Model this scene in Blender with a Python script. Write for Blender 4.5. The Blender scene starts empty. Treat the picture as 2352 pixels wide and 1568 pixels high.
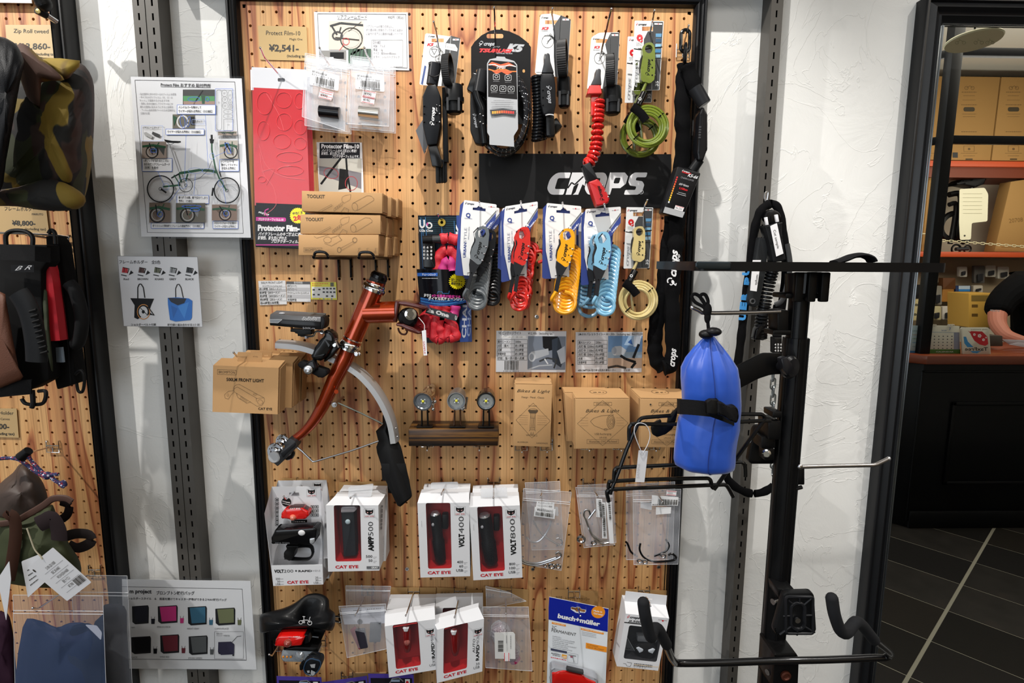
import bpy,bmesh,math,random,re
from mathutils import Vector,Matrix,noise
random.seed(4)
sc=bpy.context.scene
col=sc.collection
FOC=1302.68; A1,A2,A3=.140973,-.0232072,.0063
CAM=Vector((.47184,-1.1563,1.5))
def _rot(a,ax):return Matrix.Rotation(a,3,ax)
WB=Matrix(((1,0,0),(0,0,-1),(0,1,0)))
MC=_rot(A3,'Z')@_rot(A1,'X')@_rot(A2,'Y')@WB
cd=bpy.data.cameras.new('camera'); cam=bpy.data.objects.new('camera',cd); col.objects.link(cam)
cd.sensor_width=36; cd.lens=36*FOC/2352; cd.clip_start=.01
R3=Matrix((MC[0],-MC[1],-MC[2])).transposed()
cam.matrix_world=Matrix.Translation(CAM)@R3.to_4x4()
sc.camera=cam
sc.view_settings.view_transform='Standard'; sc.view_settings.look='None'
sc.view_settings.exposure=0.0; sc.view_settings.gamma=1.0; sc.view_settings.use_curve_mapping=False
w=bpy.data.worlds.new('world'); sc.world=w; w.use_nodes=True
w.node_tree.nodes['Background'].inputs[0].default_value=(.86,.92,1,1)
w.node_tree.nodes['Background'].inputs[1].default_value=.42
try:
 sc.cycles.max_bounces=6; sc.cycles.transparent_max_bounces=24; sc.cycles.glossy_bounces=4
 sc.cycles.caustics_reflective=False; sc.cycles.caustics_refractive=False; sc.cycles.sample_clamp_indirect=3
except Exception:pass
def spot(loc,aim,power,ang,blend=.25,rad=.014,c=(1,.965,.91)):
 l=bpy.data.lights.new('spot_lamp','SPOT'); l.energy=power; l.spot_size=math.radians(ang); l.spot_blend=blend
 l.shadow_soft_size=rad; l.color=c
 o=bpy.data.objects.new('spot_lamp',l); col.objects.link(o); o.location=loc
 o.rotation_euler=(Vector(aim)-Vector(loc)).to_track_quat('-Z','Y').to_euler(); return o
SPOTS=[((-1.29,-.8,2.8),(.1,0,1.12),138,66,.5),((-.5,-.8,2.8),(-.42,0,1.75),34,44,.4),
((.42,-.72,2.8),(.56,0,1.70),94,60,.6),((1.75,-.8,2.8),(1.25,0,.75),66,62,.9)]
for s in SPOTS:spot(*s)
def area(loc,size,power,c,aim=(0,0,-1)):
 l=bpy.data.lights.new('fill_light','AREA'); l.shape='RECTANGLE'; l.size,l.size_y=size; l.energy=power; l.color=c
 o=bpy.data.objects.new('fill_light',l); col.objects.link(o); o.location=loc
 o.rotation_euler=Vector(aim).to_track_quat('-Z','Y').to_euler()
area((.6,-2.3,2.9),(3.6,1.2),36,(1,.98,.95))  # added soft overhead fill that lifts the shadows, no fixture built
area((3.7,-1.7,2.9),(2.4,.5),30,(1,.92,.80))  # added warm fill over the counter to brighten the mirrored shop
area((3.9,-2.15,2.05),(1.8,.3),15,(1,.93,.8),(0,-1,-.1))  # added unseen fill facing the shelves to lift their dark interior
area((3.3,-2.0,2.5),(1.8,.4),7,(1,.96,.88),(0,0,1))  # added upward fill to brighten the ceiling in the mirror
area((-1.2,-4.4,1.6),(2.6,2.0),46,(.84,.92,1),(.3,1,0))  # added cool fill standing in for daylight from an assumed shop window
MT=MC.transposed()
def ray(px,py):return MT@Vector(((px-1176)/FOC,(py-784)/FOC,1))
def at(px,py,Y=0.0):
 d=ray(px,py); return CAM+d*((Y-CAM.y)/d.y)
class PL:
 def __init__(s,a,b,c):
  a,b,c=at(*a),at(*b),at(*c); s.p=a; s.n=(b-a).cross(c-a).normalized()
  if s.n.y>0:s.n=-s.n
 def at(s,px,py,lift=0):
  d=ray(px,py); q=s.p+s.n*lift; return CAM+d*((q-CAM).dot(s.n)/d.dot(s.n))
class PY:
 def __init__(s,Y):s.Y=Y; s.n=Vector((0,-1,0))
 def at(s,px,py,lift=0):return at(px,py,s.Y-lift)
def lin(h):
 h=h.lstrip('#'); r=[]
 for i in(0,2,4):
  v=int(h[i:i+2],16)/255; r.append(v/12.92 if v<=.04045 else((v+.055)/1.055)**2.4)
 return(*r,1)
MATS={}
def C(h,rough=.5,metal=0.0,spec=.5,alpha=1.0,coat=0.0,bump=0,bs=400,trans=0.0):
 if spec==.5 and metal==0 and sum(lin(h)[:3])<.06:spec=.16; coat*=.6
 k=(h,rough,metal,spec,alpha,coat,bump,bs,trans)
 if k in MATS:return MATS[k]
 m=bpy.data.materials.new('paint'); m.use_nodes=True; MATS[k]=m
 p=m.node_tree.nodes['Principled BSDF']; I=p.inputs
 I['Base Color'].default_value=lin(h); I['Roughness'].default_value=rough; I['Metallic'].default_value=metal
 I['Specular IOR Level'].default_value=spec; I['Alpha'].default_value=alpha; I['Coat Weight'].default_value=coat
 I['Coat Roughness'].default_value=.08; I['Transmission Weight'].default_value=trans
 nt=m.node_tree; t=nt.nodes.new('ShaderNodeTexNoise'); t.inputs['Scale'].default_value=bs if bump else 60
 g=nt.nodes.new('ShaderNodeTexCoord'); nt.links.new(g.outputs['Object'],t.inputs['Vector'])
 if bump:
  b=nt.nodes.new('ShaderNodeBump'); b.inputs['Strength'].default_value=bump; b.inputs['Distance'].default_value=.001
  nt.links.new(t.outputs['Fac'],b.inputs['Height']); nt.links.new(b.outputs['Normal'],I['Normal'])
 else:
  mr=nt.nodes.new('ShaderNodeMapRange'); mr.inputs[3].default_value=max(0,rough-.04); mr.inputs[4].default_value=min(1,rough+.05)
  nt.links.new(t.outputs['Fac'],mr.inputs[0]); nt.links.new(mr.outputs[0],I['Roughness'])
 return m
def NT(name):
 m=bpy.data.materials.new(name); m.use_nodes=True; nt=m.node_tree
 return m,nt,nt.nodes['Principled BSDF'],(lambda t,**k:_nn(nt,t,k)),nt.links.new
def _nn(nt,t,k):
 n=nt.nodes.new('ShaderNode'+t)
 for a,b in k.items():
  if a[0]=='_':n.inputs[int(a[1:])].default_value=b
  else:setattr(n,a,b)
 return n
def ramp(nd,stops,interp='LINEAR'):
 r=nd('ValToRGB'); e=r.color_ramp; e.interpolation=interp
 while len(e.elements)<len(stops):e.elements.new(.5)
 for q,(p,h)in zip(e.elements,stops):q.position=p; q.color=lin(h)
 return r
def wood(name,lo,mid,hi,scale=(9,9,.9),bands=9,knots=True,rough=.55,rot=None,dark=None):
 m,nt,p,nd,ln=NT(name)
 g=nd('TexCoord'); mp=nd('Mapping'); mp.inputs['Scale'].default_value=scale
 if rot:mp.inputs['Rotation'].default_value=rot
 ln(g.outputs['Object'],mp.inputs['Vector'])
 n1=nd('TexNoise',_2=1.0,_3=2.0); ln(mp.outputs[0],n1.inputs['Vector'])
 mul=nd('Math',operation='MULTIPLY',_1=float(bands)); ln(n1.outputs['Fac'],mul.inputs[0])
 fr=nd('Math',operation='FRACT'); ln(mul.outputs[0],fr.inputs[0])
 mp2=nd('Mapping'); mp2.inputs['Scale'].default_value=(scale[0]*28,scale[1]*28,scale[2]*5)
 if rot:mp2.inputs['Rotation'].default_value=rot
 ln(g.outputs['Object'],mp2.inputs['Vector'])
 n2=nd('TexNoise',_2=1.0,_3=4.0); ln(mp2.outputs[0],n2.inputs['Vector'])
 r=ramp(nd,[(0,mid),(.3,lo),(.66,mid),(.84,hi),(.93,dark or hi),(.97,hi),(1,mid)]); ln(fr.outputs[0],r.inputs[0])
 r2=ramp(nd,[(.3,'#9a8878'),(.55,'#ffffff'),(1,'#ffffff')]); ln(n2.outputs['Fac'],r2.inputs[0])
 mx=nd('MixRGB',blend_type='MULTIPLY',_0=.55); ln(r.outputs[0],mx.inputs[1]); ln(r2.outputs[0],mx.inputs[2])
 out=mx.outputs[0]
 if knots:
  v=nd('TexVoronoi',feature='F1'); mp3=nd('Mapping'); mp3.inputs['Scale'].default_value=(3.6,0,2.7)
  ln(g.outputs['Object'],mp3.inputs['Vector']); ln(mp3.outputs[0],v.inputs['Vector']); v.inputs['Scale'].default_value=1
  kr=ramp(nd,[(0,'#7a5030'),(.02,'#a5703f'),(.035,'#c99a68'),(.05,'#8a5a34'),(.056,'#e8c8a0'),(.072,'#b98a5c'),(.078,'#f0dcc0'),(.1,'#d9b48a'),(.106,'#ffffff'),(1,'#ffffff')]); ln(v.outputs['Distance'],kr.inputs[0])
  m2=nd('MixRGB',blend_type='MULTIPLY',_0=.8); ln(out,m2.inputs[1]); ln(kr.outputs[0],m2.inputs[2]); out=m2.outputs[0]
 ln(out,p.inputs['Base Color']); p.inputs['Roughness'].default_value=rough
 b=nd('Bump',_0=.12); b.inputs['Distance'].default_value=.001; ln(n2.outputs['Fac'],b.inputs['Height']); ln(b.outputs[0],p.inputs['Normal'])
 return m
def plaster():
 m,nt,p,nd,ln=NT('white_plaster'); g=nd('TexCoord')
 n1=nd('TexNoise',_2=7.0,_3=8.0); n1.inputs['Roughness'].default_value=.62; n1.inputs['Distortion'].default_value=1.6
 n2=nd('TexNoise',_2=260.0,_3=3.0)
 mus=nd('TexNoise',_2=5.0,_3=5.0); mus.inputs['Distortion'].default_value=2.5
 for n in(n1,n2,mus):ln(g.outputs['Object'],n.inputs['Vector'])
 cr=ramp(nd,[(.485,'#000000'),(.5,'#ffffff'),(.505,'#000000')]); ln(mus.outputs['Fac'],cr.inputs[0])
 a=nd('Math',operation='MULTIPLY_ADD',_1=.02); ln(n2.outputs['Fac'],a.inputs[0])
 b2=nd('Math',operation='MULTIPLY_ADD',_1=.6); ln(n1.outputs['Fac'],b2.inputs[0])
 c2=nd('Math',operation='MULTIPLY',_1=.13); ln(cr.outputs[0],c2.inputs[0]); ln(c2.outputs[0],b2.inputs[2]); ln(b2.outputs[0],a.inputs[2])
 b=nd('Bump',_0=.55); b.inputs['Distance'].default_value=.006; ln(a.outputs[0],b.inputs['Height']); ln(b.outputs[0],p.inputs['Normal'])
 p.inputs['Base Color'].default_value=lin('#dcdcda'); p.inputs['Roughness'].default_value=.85
 return m
PINE=wood('pegboard_pine','#cda06b','#c69560','#b4774a',scale=(11,11,.75),bands=7,dark='#8a4a28')
BLOCK=wood('stained_wood','#6e4a1c','#2c190b','#1a0e06',scale=(1.2,14,55),bands=5,knots=False,rough=.4,dark='#0d0704')
PLAST=plaster()
KRAFT=C('#b58d5f',.75,bump=.15,bs=900); KRAFT2=C('#a98256',.8); KRAFTD=C('#8a6a45',.85)
WHITE=C('#e4e4e6',.35,coat=.3); WCARD=C('#e2e2e2',.5); PAPER=C('#dcdde1',.6)
BLK=C('#09090a',.45,spec=.25); BLKG=C('#08080a',.22,spec=.35); BLKM=C('#0e0e10',.6,spec=.2); RUB=C('#0d0d0f',.5,spec=.3); BFAB=C('#08080a',.85,spec=.1,bump=.8,bs=1500)
GREY=C('#4a4c4f',.5); STEEL=C('#c9c9cc',.22,1.0); CHROME=C('#dcdde0',.08,1.0); ALU=C('#b9babd',.35,.9)
INK=C('#161616',.5); CLEAR=C('#888c92',.08,alpha=.10,spec=.8); FILM=C('#6c7076',.10,alpha=.05,spec=.8); BAG=C('#e6ebf4',.16,alpha=.26,spec=.7)
FRAMEB=C('#0c0d10',.36,spec=.4)
def V(p):return Vector(p)
class MB:
 def __init__(s):s.v=[]; s.f=[]; s.m=[]; s.mats=[]; s.sm=[]
 def mi(s,m):
  if m not in s.mats:s.mats.append(m)
  return s.mats.index(m)
 def add(s,vs,fs,m,smooth=True):
  o=len(s.v); s.v+=[tuple(x)for x in vs]; i=s.mi(m)
  for f in fs:s.f.append(tuple(a+o for a in f)); s.m.append(i); s.sm.append(smooth)
  return s
 def bm(s,b,m,smooth=True):
  b.verts.index_update(); s.add([v.co[:]for v in b.verts],[[v.index for v in f.verts]for f in b.faces],m,smooth); b.free(); return s
 def prism(s,pts,vec,m,bev=0,cap=True):
  pts=[V(p)for p in pts]; vec=V(vec); n=len(pts)
  b=bmesh.new(); a=[b.verts.new(p)for p in pts]; c=[b.verts.new(p+vec)for p in pts]
  if cap:b.faces.new(a); b.faces.new(c[::-1])
  for i in range(n):b.faces.new((a[i],c[i],c[(i+1)%n],a[(i+1)%n]))
  bmesh.ops.recalc_face_normals(b,faces=b.faces)
  if bev:bmesh.ops.bevel(b,geom=b.edges[:],offset=bev,segments=2,affect='EDGES',profile=.5)
  if cap and n>4:bmesh.ops.triangulate(b,faces=[f for f in b.faces if len(f.verts)>4])
  return s.bm(b,m,False)
 def box(s,a,c,m,bev=0):
  x0,y0,z0=a; x1,y1,z1=c
  return s.prism([(x0,y0,z0),(x1,y0,z0),(x1,y0,z1),(x0,y0,z1)],(0,y1-y0,0),m,bev)
 def tube(s,pts,r,m,seg=8,closed=False,caps=True,flat=None):
  pts=[V(p)for p in pts]; n=len(pts)
  if n<2:return s
  R=r if isinstance(r,(list,tuple))else[r]*n
  T=[]
  for i in range(n):
   if closed:t=pts[(i+1)%n]-pts[i-1]
   else:t=pts[min(i+1,n-1)]-pts[max(i-1,0)]
   if t.length<1e-9:t=Vector((0,0,1))
   T.append(t.normalized())
  u=T[0].orthogonal().normalized()if flat is None else(V(flat)-T[0]*V(flat).dot(T[0])).normalized()
  vs=[]
  for i in range(n):
   if flat is not None:u=V(flat)
   u=u-T[i]*u.dot(T[i])
   if u.length<1e-6:u=T[i].orthogonal()
   u.normalize(); w_=T[i].cross(u)
   ra,rb=(R[i]if isinstance(R[i],(tuple,list))else(R[i],R[i]))
   for k in range(seg):
    a=2*math.pi*k/seg; vs.append(pts[i]+u*(math.cos(a)*ra)+w_*(math.sin(a)*rb))
  fs=[]
  for i in range(n if closed else n-1):
   j=(i+1)%n
   for k in range(seg):fs.append((i*seg+k,i*seg+(k+1)%seg,j*seg+(k+1)%seg,j*seg+k))
  s.add(vs,fs,m)
  if caps and not closed:
   s.add([vs[k]for k in range(seg)][::-1],[tuple(range(seg))],m,False); s.add([vs[(n-1)*seg+k]for k in range(seg)],[tuple(range(seg))],m,False)
  return s
 def lathe(s,o,ax,prof,m,seg=20,caps=True):
  o=V(o); ax=V(ax).normalized(); u=ax.orthogonal().normalized(); w_=ax.cross(u); vs=[]; fs=[]; n=len(prof)
  for(d,r)in prof:
   for k in range(seg):
    a=2*math.pi*k/seg; vs.append(o+ax*d+u*(math.cos(a)*r)+w_*(math.sin(a)*r))
  for i in range(n-1):
   for k in range(seg):fs.append((i*seg+k,i*seg+(k+1)%seg,(i+1)*seg+(k+1)%seg,(i+1)*seg+k))
  s.add(vs,fs,m)
  for i in(0,n-1):
   if caps and prof[i][1]>1e-5:s.add(vs[i*seg:(i+1)*seg],[tuple(range(seg))],m,False)
  return s
 def ball(s,c,r,m,seg=12,rings=8):
  c=V(c); r=r if isinstance(r,(tuple,list))else(r,r,r); vs=[]; fs=[]
  for i in range(rings+1):
   t=math.pi*i/rings
   for k in range(seg):
    a=2*math.pi*k/seg; vs.append((c.x+r[0]*math.sin(t)*math.cos(a),c.y+r[1]*math.sin(t)*math.sin(a),c.z+r[2]*math.cos(t)))
  for i in range(rings):
   for k in range(seg):fs.append((i*seg+k,i*seg+(k+1)%seg,(i+1)*seg+(k+1)%seg,(i+1)*seg+k))
  return s.add(vs,fs,m)
 def grid(s,rows,m,close=False):
  n=len(rows[0]); vs=[p for r in rows for p in r]; fs=[]
  for i in range(len(rows)-1):
   for k in range(n if close else n-1):
    fs.append((i*n+k,i*n+(k+1)%n,(i+1)*n+(k+1)%n,(i+1)*n+k))
  return s.add(vs,fs,m)
 def build(s,name,parent=None,label=None,angle=38):
  me=bpy.data.meshes.new(name); org=Vector((0,0,0)); p=parent
  while p is not None:org+=p.location; p=p.parent
  me.from_pydata([(a-org.x,b-org.y,c-org.z)for a,b,c in s.v],[],s.f)
  for m in s.mats:me.materials.append(m)
  me.polygons.foreach_set('material_index',s.m); me.polygons.foreach_set('use_smooth',s.sm); me.update()
  try:me.set_sharp_from_angle(angle=math.radians(angle))
  except Exception:pass
  o=bpy.data.objects.new(name,me); col.objects.link(o); o.parent=parent
  if label:o['label']=label
  return o
def thing(name,label,cat,loc,group=None):
 o=bpy.data.objects.new(name,None); o.empty_display_size=.02; col.objects.link(o); o.location=loc; o['label']=label; o['category']=cat
 if group:o['group']=group
 return o
def tag(o,label,cat,group=None):
 o['label']=label; o['category']=cat
 if group:o['group']=group
 return o
def struct(o):o['kind']='structure'; return o
def copy_tree(o,delta=(0,0,0),label=None,group=None,rotz=0):
 def cp(a,par):
  c=a.copy(); col.objects.link(c); c.parent=par
  for ch in[x for x in a.children]:cp(ch,c)
  return c
 c=cp(o,None); c.location=o.location+V(delta); c.rotation_euler.z+=rotz
 if label:c['label']=label
 if group:c['group']=group
 return c
def spl(pts,n=6,closed=False):
 P=[V(p)for p in pts]; out=[]; L=len(P)
 for i in range(L if closed else L-1):
  g=(lambda k:P[k%L])if closed else(lambda k:P[max(0,min(L-1,k))])
  a,b,c,d=g(i-1),g(i),g(i+1),g(i+2)
  for k in range(n):
   t=k/n; out.append(.5*((2*b)+(c-a)*t+(2*a-5*b+4*c-d)*t*t+(3*b-a-3*c+d)*t**3))
 if not closed:out.append(P[-1])
 return out
def pxs(pts,Y):return[at(p[0],p[1],p[2]if len(p)>2 else Y)for p in pts]
FC={}
def glyphs(s,bold,shear):
 k=(s,bold,shear)
 if k in FC:return FC[k]
 cu=bpy.data.curves.new('t','FONT'); cu.body=s; cu.size=1; cu.offset=bold; cu.shear=shear; cu.resolution_u=2; cu.fill_mode='FRONT'
 o=bpy.data.objects.new('t',cu); col.objects.link(o)
 me=bpy.data.meshes.new_from_object(o); vs=[v.co[:2]for v in me.vertices]; fs=[tuple(p.vertices)for p in me.polygons]
 bpy.data.objects.remove(o); bpy.data.meshes.remove(me); bpy.data.curves.remove(cu)
 FC[k]=(vs,fs); return FC[k]
class PR:
 def __init__(s,pl,quad=None,W=100,H=100,lift=.0003):s.pl=pl; s.q=quad; s.W=W; s.H=H; s.l=lift; s.mb=MB(); s.n=0
 def c(s,x,y):
  if s.q is None:return x,y
  u,v=x/s.W,y/s.H; a,b,c,d=s.q
  return tuple((a[i]*(1-u)+b[i]*u)*(1-v)+(d[i]*(1-u)+c[i]*u)*v for i in(0,1))
 def P(s,x,y,k):a,b=s.c(x,y); return s.pl.at(a,b,s.l*(1+k))
 def poly(s,pts,m,k=None):
  s.n+=1; k=s.n*.02 if k is None else k
  vs=[s.P(x,y,k)for x,y in pts]
  if len(vs)<=4:s.mb.add(vs,[tuple(range(len(vs)))],m,False)
  else:
   from mathutils.geometry import tessellate_polygon
   t=tessellate_polygon([[Vector((x,y,0))for x,y in pts]]); s.mb.add(vs,t,m,False)
  return s
 def rect(s,x0,y0,x1,y1,m):return s.poly([(x0,y0),(x1,y0),(x1,y1),(x0,y1)],m)
 def line(s,pts,w,m,closed=False):
  if closed:pts=list(pts)+[pts[0]]
  for(a,b),(c,d)in zip(pts,pts[1:]):
   L=math.hypot(c-a,d-b)or 1; nx,ny=-(d-b)/L*w/2,(c-a)/L*w/2
   s.poly([(a+nx,b+ny),(c+nx,d+ny),(c-nx,d-ny),(a-nx,b-ny)],m,s.n*.02)
  s.n+=1; return s
 def box(s,x0,y0,x1,y1,w,m):return s.line([(x0,y0),(x1,y0),(x1,y1),(x0,y1)],w,m,True)
 def ell(s,x,y,a,b,m,w=0,rot=0,n=18):
  cr,sr=math.cos(rot),math.sin(rot)
  p=[(x+a*math.cos(t)*cr-b*math.sin(t)*sr,y+a*math.cos(t)*sr+b*math.sin(t)*cr)for t in[2*math.pi*i/n for i in range(n)]]
  return s.line(p,w,m,True)if w else s.poly(p,m)
 def text(s,t,x,y,h,m,ang=0,w=None,bold=0,shear=0,mirror=False,align='l'):
  vs,fs=glyphs(t,bold,shear)
  if not vs:return s
  x0=min(v[0]for v in vs); x1=max(v[0]for v in vs); k=h/.72; kx=k if w is None else w/max(1e-6,x1-x0)
  ca,sa=math.cos(math.radians(ang)),math.sin(math.radians(ang)); s.n+=1
  off={'l':0,'c':-(x1-x0)*kx/2,'r':-(x1-x0)*kx}[align]; out=[]
  for a,b in vs:
   X=(a-x0)*kx+off; Y=-b*k
   if mirror:X=-X
   out.append(s.P(x+X*ca-Y*sa,y+X*sa+Y*ca,s.n*.02))
  s.mb.add(out,fs,m,False); return s
 def bars(s,x,y,w,h,m,n=24,ang=0,sd=1):
  r=random.Random(sd); ca,sa=math.cos(math.radians(ang)),math.sin(math.radians(ang)); t=0
  while t<w:
   b=r.choice((1,1,2,3))*w/n/2.2; q=[(t,0),(min(w,t+b),0),(min(w,t+b),h),(t,h)]
   s.poly([(x+a*ca-c*sa,y+a*sa+c*ca)for a,c in q],m,s.n*.02); t+=b+r.choice((1,1,2))*w/n/2
  s.n+=1; return s
 def greek(s,x,y,w,h,m,ang=0,sd=1):
  r=random.Random(sd+int(x*7+y)); t=0; ca,sa=math.cos(math.radians(ang)),math.sin(math.radians(ang))
  while t<w:
   b=min(r.uniform(.5,1.4)*h,w-t); q=[(t,-h*.38),(t+b,-h*.38),(t+b,h*.1),(t,h*.1)]
   s.poly([(x+a*ca-c*sa,y+a*sa+c*ca)for a,c in q],m,s.n*.02); t+=b+h*.35
  s.n+=1; return s
 def build(s,parent,name='print',label=None):
  if s.mb.v:return s.mb.build(name,parent,label)
def hole_ring(cx,cz,hw,hh,r,seg=8):
 pass
# ================================================================ SETTING
WY=.03
struct(MB().box((-3.2,WY,-.02),(7.0,WY+.12,3.0),PLAST).build('wall_back'))
def tiles():
 m,nt,p,nd,ln=NT('dark_floor_tile'); g=nd('TexCoord'); n=nd('TexNoise',_2=9.0,_3=6.0); ln(g.outputs['Object'],n.inputs['Vector'])
 r=ramp(nd,[(.3,'#1b1815'),(.6,'#26221f'),(.8,'#332822')]); ln(n.outputs['Fac'],r.inputs[0]); ln(r.outputs[0],p.inputs['Base Color'])
 p.inputs['Roughness'].default_value=.42; return m
TILE=tiles()
fl=struct(MB().box((-3.2,-5,-.08),(7.0,WY,-.0012),C('#8d8878',.8)).build('floor'))
CEILM=C('#cfccc2',.85)
struct(MB().box((-3.2,-5,2.95),(7.0,WY+.1,3.02),CEILM).build('ceiling'))
struct(MB().box((-3.2,-5.1,-.02),(7.0,-5,3.0),C('#bdb6a6',.85)).build('wall_front'))
struct(MB().box((7.0,-5.1,-.02),(7.1,.15,3.0),C('#bdb8ae',.85)).build('wall_right'))
def pegboard(name,label,x0,x1,z0,z1,hx,hz,P=.025,r=.0028,vis=None):
 root=thing(name,label,'pegboard',((x0+x1)/2,0,z0))
 b=MB(); vs=[]; fs=[]; idx={}
 def vert(x,z,y=0.0):
  k=(round(x,5),round(z,5),round(y,5))
  if k not in idx:idx[k]=len(vs); vs.append((x,y,z))
  return idx[k]
 i0=math.ceil((x0-hx)/P+.2); i1=math.floor((x1-hx)/P-.2); j0=math.ceil((hz-z1)/P+.2); j1=math.floor((hz-z0)/P-.2)
 H=P/2
 for i in range(i0,i1+1):
  for j in range(j0,j1+1):
   cx,cz=hx+i*P,hz-j*P
   sq=[(1,0),(1,1),(0,1),(-1,1),(-1,0),(-1,-1),(0,-1),(1,-1)]
   o=[vert(cx+a*H,cz+c*H)for a,c in sq]
   q=[vert(cx+r*math.cos(k*math.pi/4),cz+r*math.sin(k*math.pi/4))for k in range(8)]
   d=[vert(cx+r*math.cos(k*math.pi/4),cz+r*math.sin(k*math.pi/4),.009)for k in range(8)]
   for k in range(8):
    n=(k+1)%8; fs.append((o[k],q[k],q[n],o[n])); fs.append((q[k],d[k],d[n],q[n]))
 a,c,e,g=hx+(i0-.5)*P,hx+(i1+.5)*P,hz-(j1+.5)*P,hz-(j0-.5)*P
 def quad(xa,xb,za,zb):fs.append((vert(xa,za),vert(xb,za),vert(xb,zb),vert(xa,zb)))
 quad(x0,a,z0,z1); quad(c,x1,z0,z1); quad(a,c,z0,e); quad(a,c,g,z1)
 b.add(vs,fs,PINE,False); b.build('board',root,'pine plywood sheet drilled with rows of holes')
 MB().box((x0,.0095,z0),(x1,.018,z1),C('#1b130c',.9)).build('hole_shade',root)  # near-black sheet, shade of the space behind the holes put into colour
 return root
PROF=[(0,.03),(0,-.004),(.003,-.008),(.006,-.008),(.007,-.004),(.010,-.002),(.014,-.009),(.018,-.012),(.021,-.008),(.0225,-.010),(.0245,-.006),(.026,0),(.026,.03)]
def moulding(mb,prof,a,b,inn,cut0=1,cut1=1,k=1.0,m=None):
 a,b,inn=V(a),V(b),V(inn); t=(b-a).normalized(); rows=[]
 for(p,c)in((a,cut0),(b,-cut1)):
  rows.append([p+inn*(x*k)+Vector((0,y,0))+t*(x*k*c)for x,y in prof])
 mb.grid(rows,m or FRAMEB)
def frame(root,x0,x1,z0,z1,prof=PROF,k=1.0,name='frame_rail',sides='LRTB',m=None,dx=0):
 wd=prof[-1][0]*k; X0,X1,Z0,Z1=x0-wd,x1+wd,z0-wd,z1+wd
 S={'L':((X0,0,Z0),(X0,0,Z1),(1,0,0)),'R':((X1,0,Z0),(X1,0,Z1),(-1,0,0)),'T':((X0,0,Z1),(X1,0,Z1),(0,0,-1)),'B':((X0,0,Z0),(X1,0,Z0),(0,0,1))}
 for q in sides:
  b=MB(); moulding(b,prof,*S[q],k=k,m=m); b.build(name,root)
bx0=at(551,0).x; bx1=at(1592,30).x; bz1=at(1100,12).z
pb=pegboard('pegboard','tall pine pegboard in a black moulded frame covered with bicycle locks and lights',bx0,bx1,.25,bz1,0,1.96198)
frame(pb,bx0,bx1,.25,bz1)
lx1=at(121,60).x
lh=at(76.5,44)
pl_=pegboard('pegboard','pine pegboard in black frame behind the camouflage bag and hanging bags',-1.5,lx1,.25,2.12,lh.x,lh.z)
frame(pl_,-1.5,lx1,.25,2.12)
def rail(parent,xa,xb,y,slot_x,zs,name='channel',z0=.02,z1=2.6,m=None,hole=None):
 m=m or C('#4e4b47',.5,.2); b=MB(); sw,sh=.0017,.0062; zz=z1; P=.025
 k=int((z1-zs)/P); z=zs+k*P; zt=z1; cx=slot_x
 while z>z0+.02:
  b.add([(xa,y,z+sh),(xb,y,z+sh),(xb,y,zt),(xa,y,zt)],[(0,1,2,3)],m,False)
  b.add([(xa,y,z-sh),(cx-sw,y,z-sh),(cx-sw,y,z+sh),(xa,y,z+sh)],[(0,1,2,3)],m,False)
  b.add([(cx+sw,y,z-sh),(xb,y,z-sh),(xb,y,z+sh),(cx+sw,y,z+sh)],[(0,1,2,3)],m,False)
  for(p,q)in(((cx-sw,z-sh),(cx-sw,z+sh)),((cx-sw,z+sh),(cx+sw,z+sh)),((cx+sw,z+sh),(cx+sw,z-sh)),((cx+sw,z-sh),(cx-sw,z-sh))):
   b.add([(p[0],y,p[1]),(q[0],y,q[1]),(q[0],y+.0016,q[1]),(p[0],y+.0016,p[1])],[(0,1,2,3)],m,False)
  zt=z-sh; z-=P
 b.add([(xa,y,z0),(xb,y,z0),(xb,y,zt),(xa,y,zt)],[(0,1,2,3)],m,False)
 for x in(xa,xb):b.add([(x,y,z0),(x,WY,z0),(x,WY,z1),(x,y,z1)],[(0,1,2,3)],m,False)
 b.build(name,parent)
 MB().box((xa+.001,y+.012,z0),(xb-.001,y+.014,z1),C('#050505',.9)).build('slot_shade',parent)  # near-black strip painting the shade inside the rail slots
RY_=-.01
t=thing('slotted_rail','grey steel double slotted wall rail behind the white laminated posters','rail',(at(335,0,RY_).x,WY,.02))
xa,xm,xb=at(303,0,RY_).x,at(332,0,RY_).x,at(362,0,RY_).x
z_=at(315,38,RY_).z
rail(t,xa,xm-.0008,RY_,(xa+xm)/2-.001,z_); rail(t,xm+.0008,xb,RY_,(xb+xm)/2+.001,z_)
t=thing('slotted_rail','single slotted wall rail between the pegboard and the mirror','rail',(at(1786,0,RY_).x,WY,.02))
rail(t,at(1773,0,RY_).x,at(1800,0,RY_).x,RY_,at(1786,0,RY_).x,at(1784,64,RY_).z,m=C('#4d4a46',.5,.25))
tag(MB().box((at(395,0,0).x,-.03,2.018),(at(1760,0,0).x,WY,2.035),C('#3a3a3c',.5)).build('ledge_strip'),'dark shelf strip on the wall just above the pegboard','shelf')
MP=[(0,.03),(0,.004),(.003,0),(.007,0),(.009,.005),(.013,.002),(.020,-.002),(.026,.004),(.031,.006),(.034,.003),(.038,.007),(.043,.012),(.046,.016),(.046,.03)]
MY=.016
mx0=at(2164,58,MY).x; mz1=at(2170,57,MY).z; mx1=mx0+.62; mz0=.25
mr=thing('wall_mirror','tall wall mirror in black moulded frame reflecting the shop counter','mirror',((mx0+mx1)/2,WY,mz0))
frame(mr,mx0,mx1,mz0,mz1,prof=MP)
MB().add([(mx0,MY,mz0),(mx1,MY,mz0),(mx1,MY,mz1),(mx0,MY,mz1)],[(0,1,2,3)],C('#e8ece9',.0,1.0),False).build('mirror_glass',mr)
b=MB()
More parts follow.
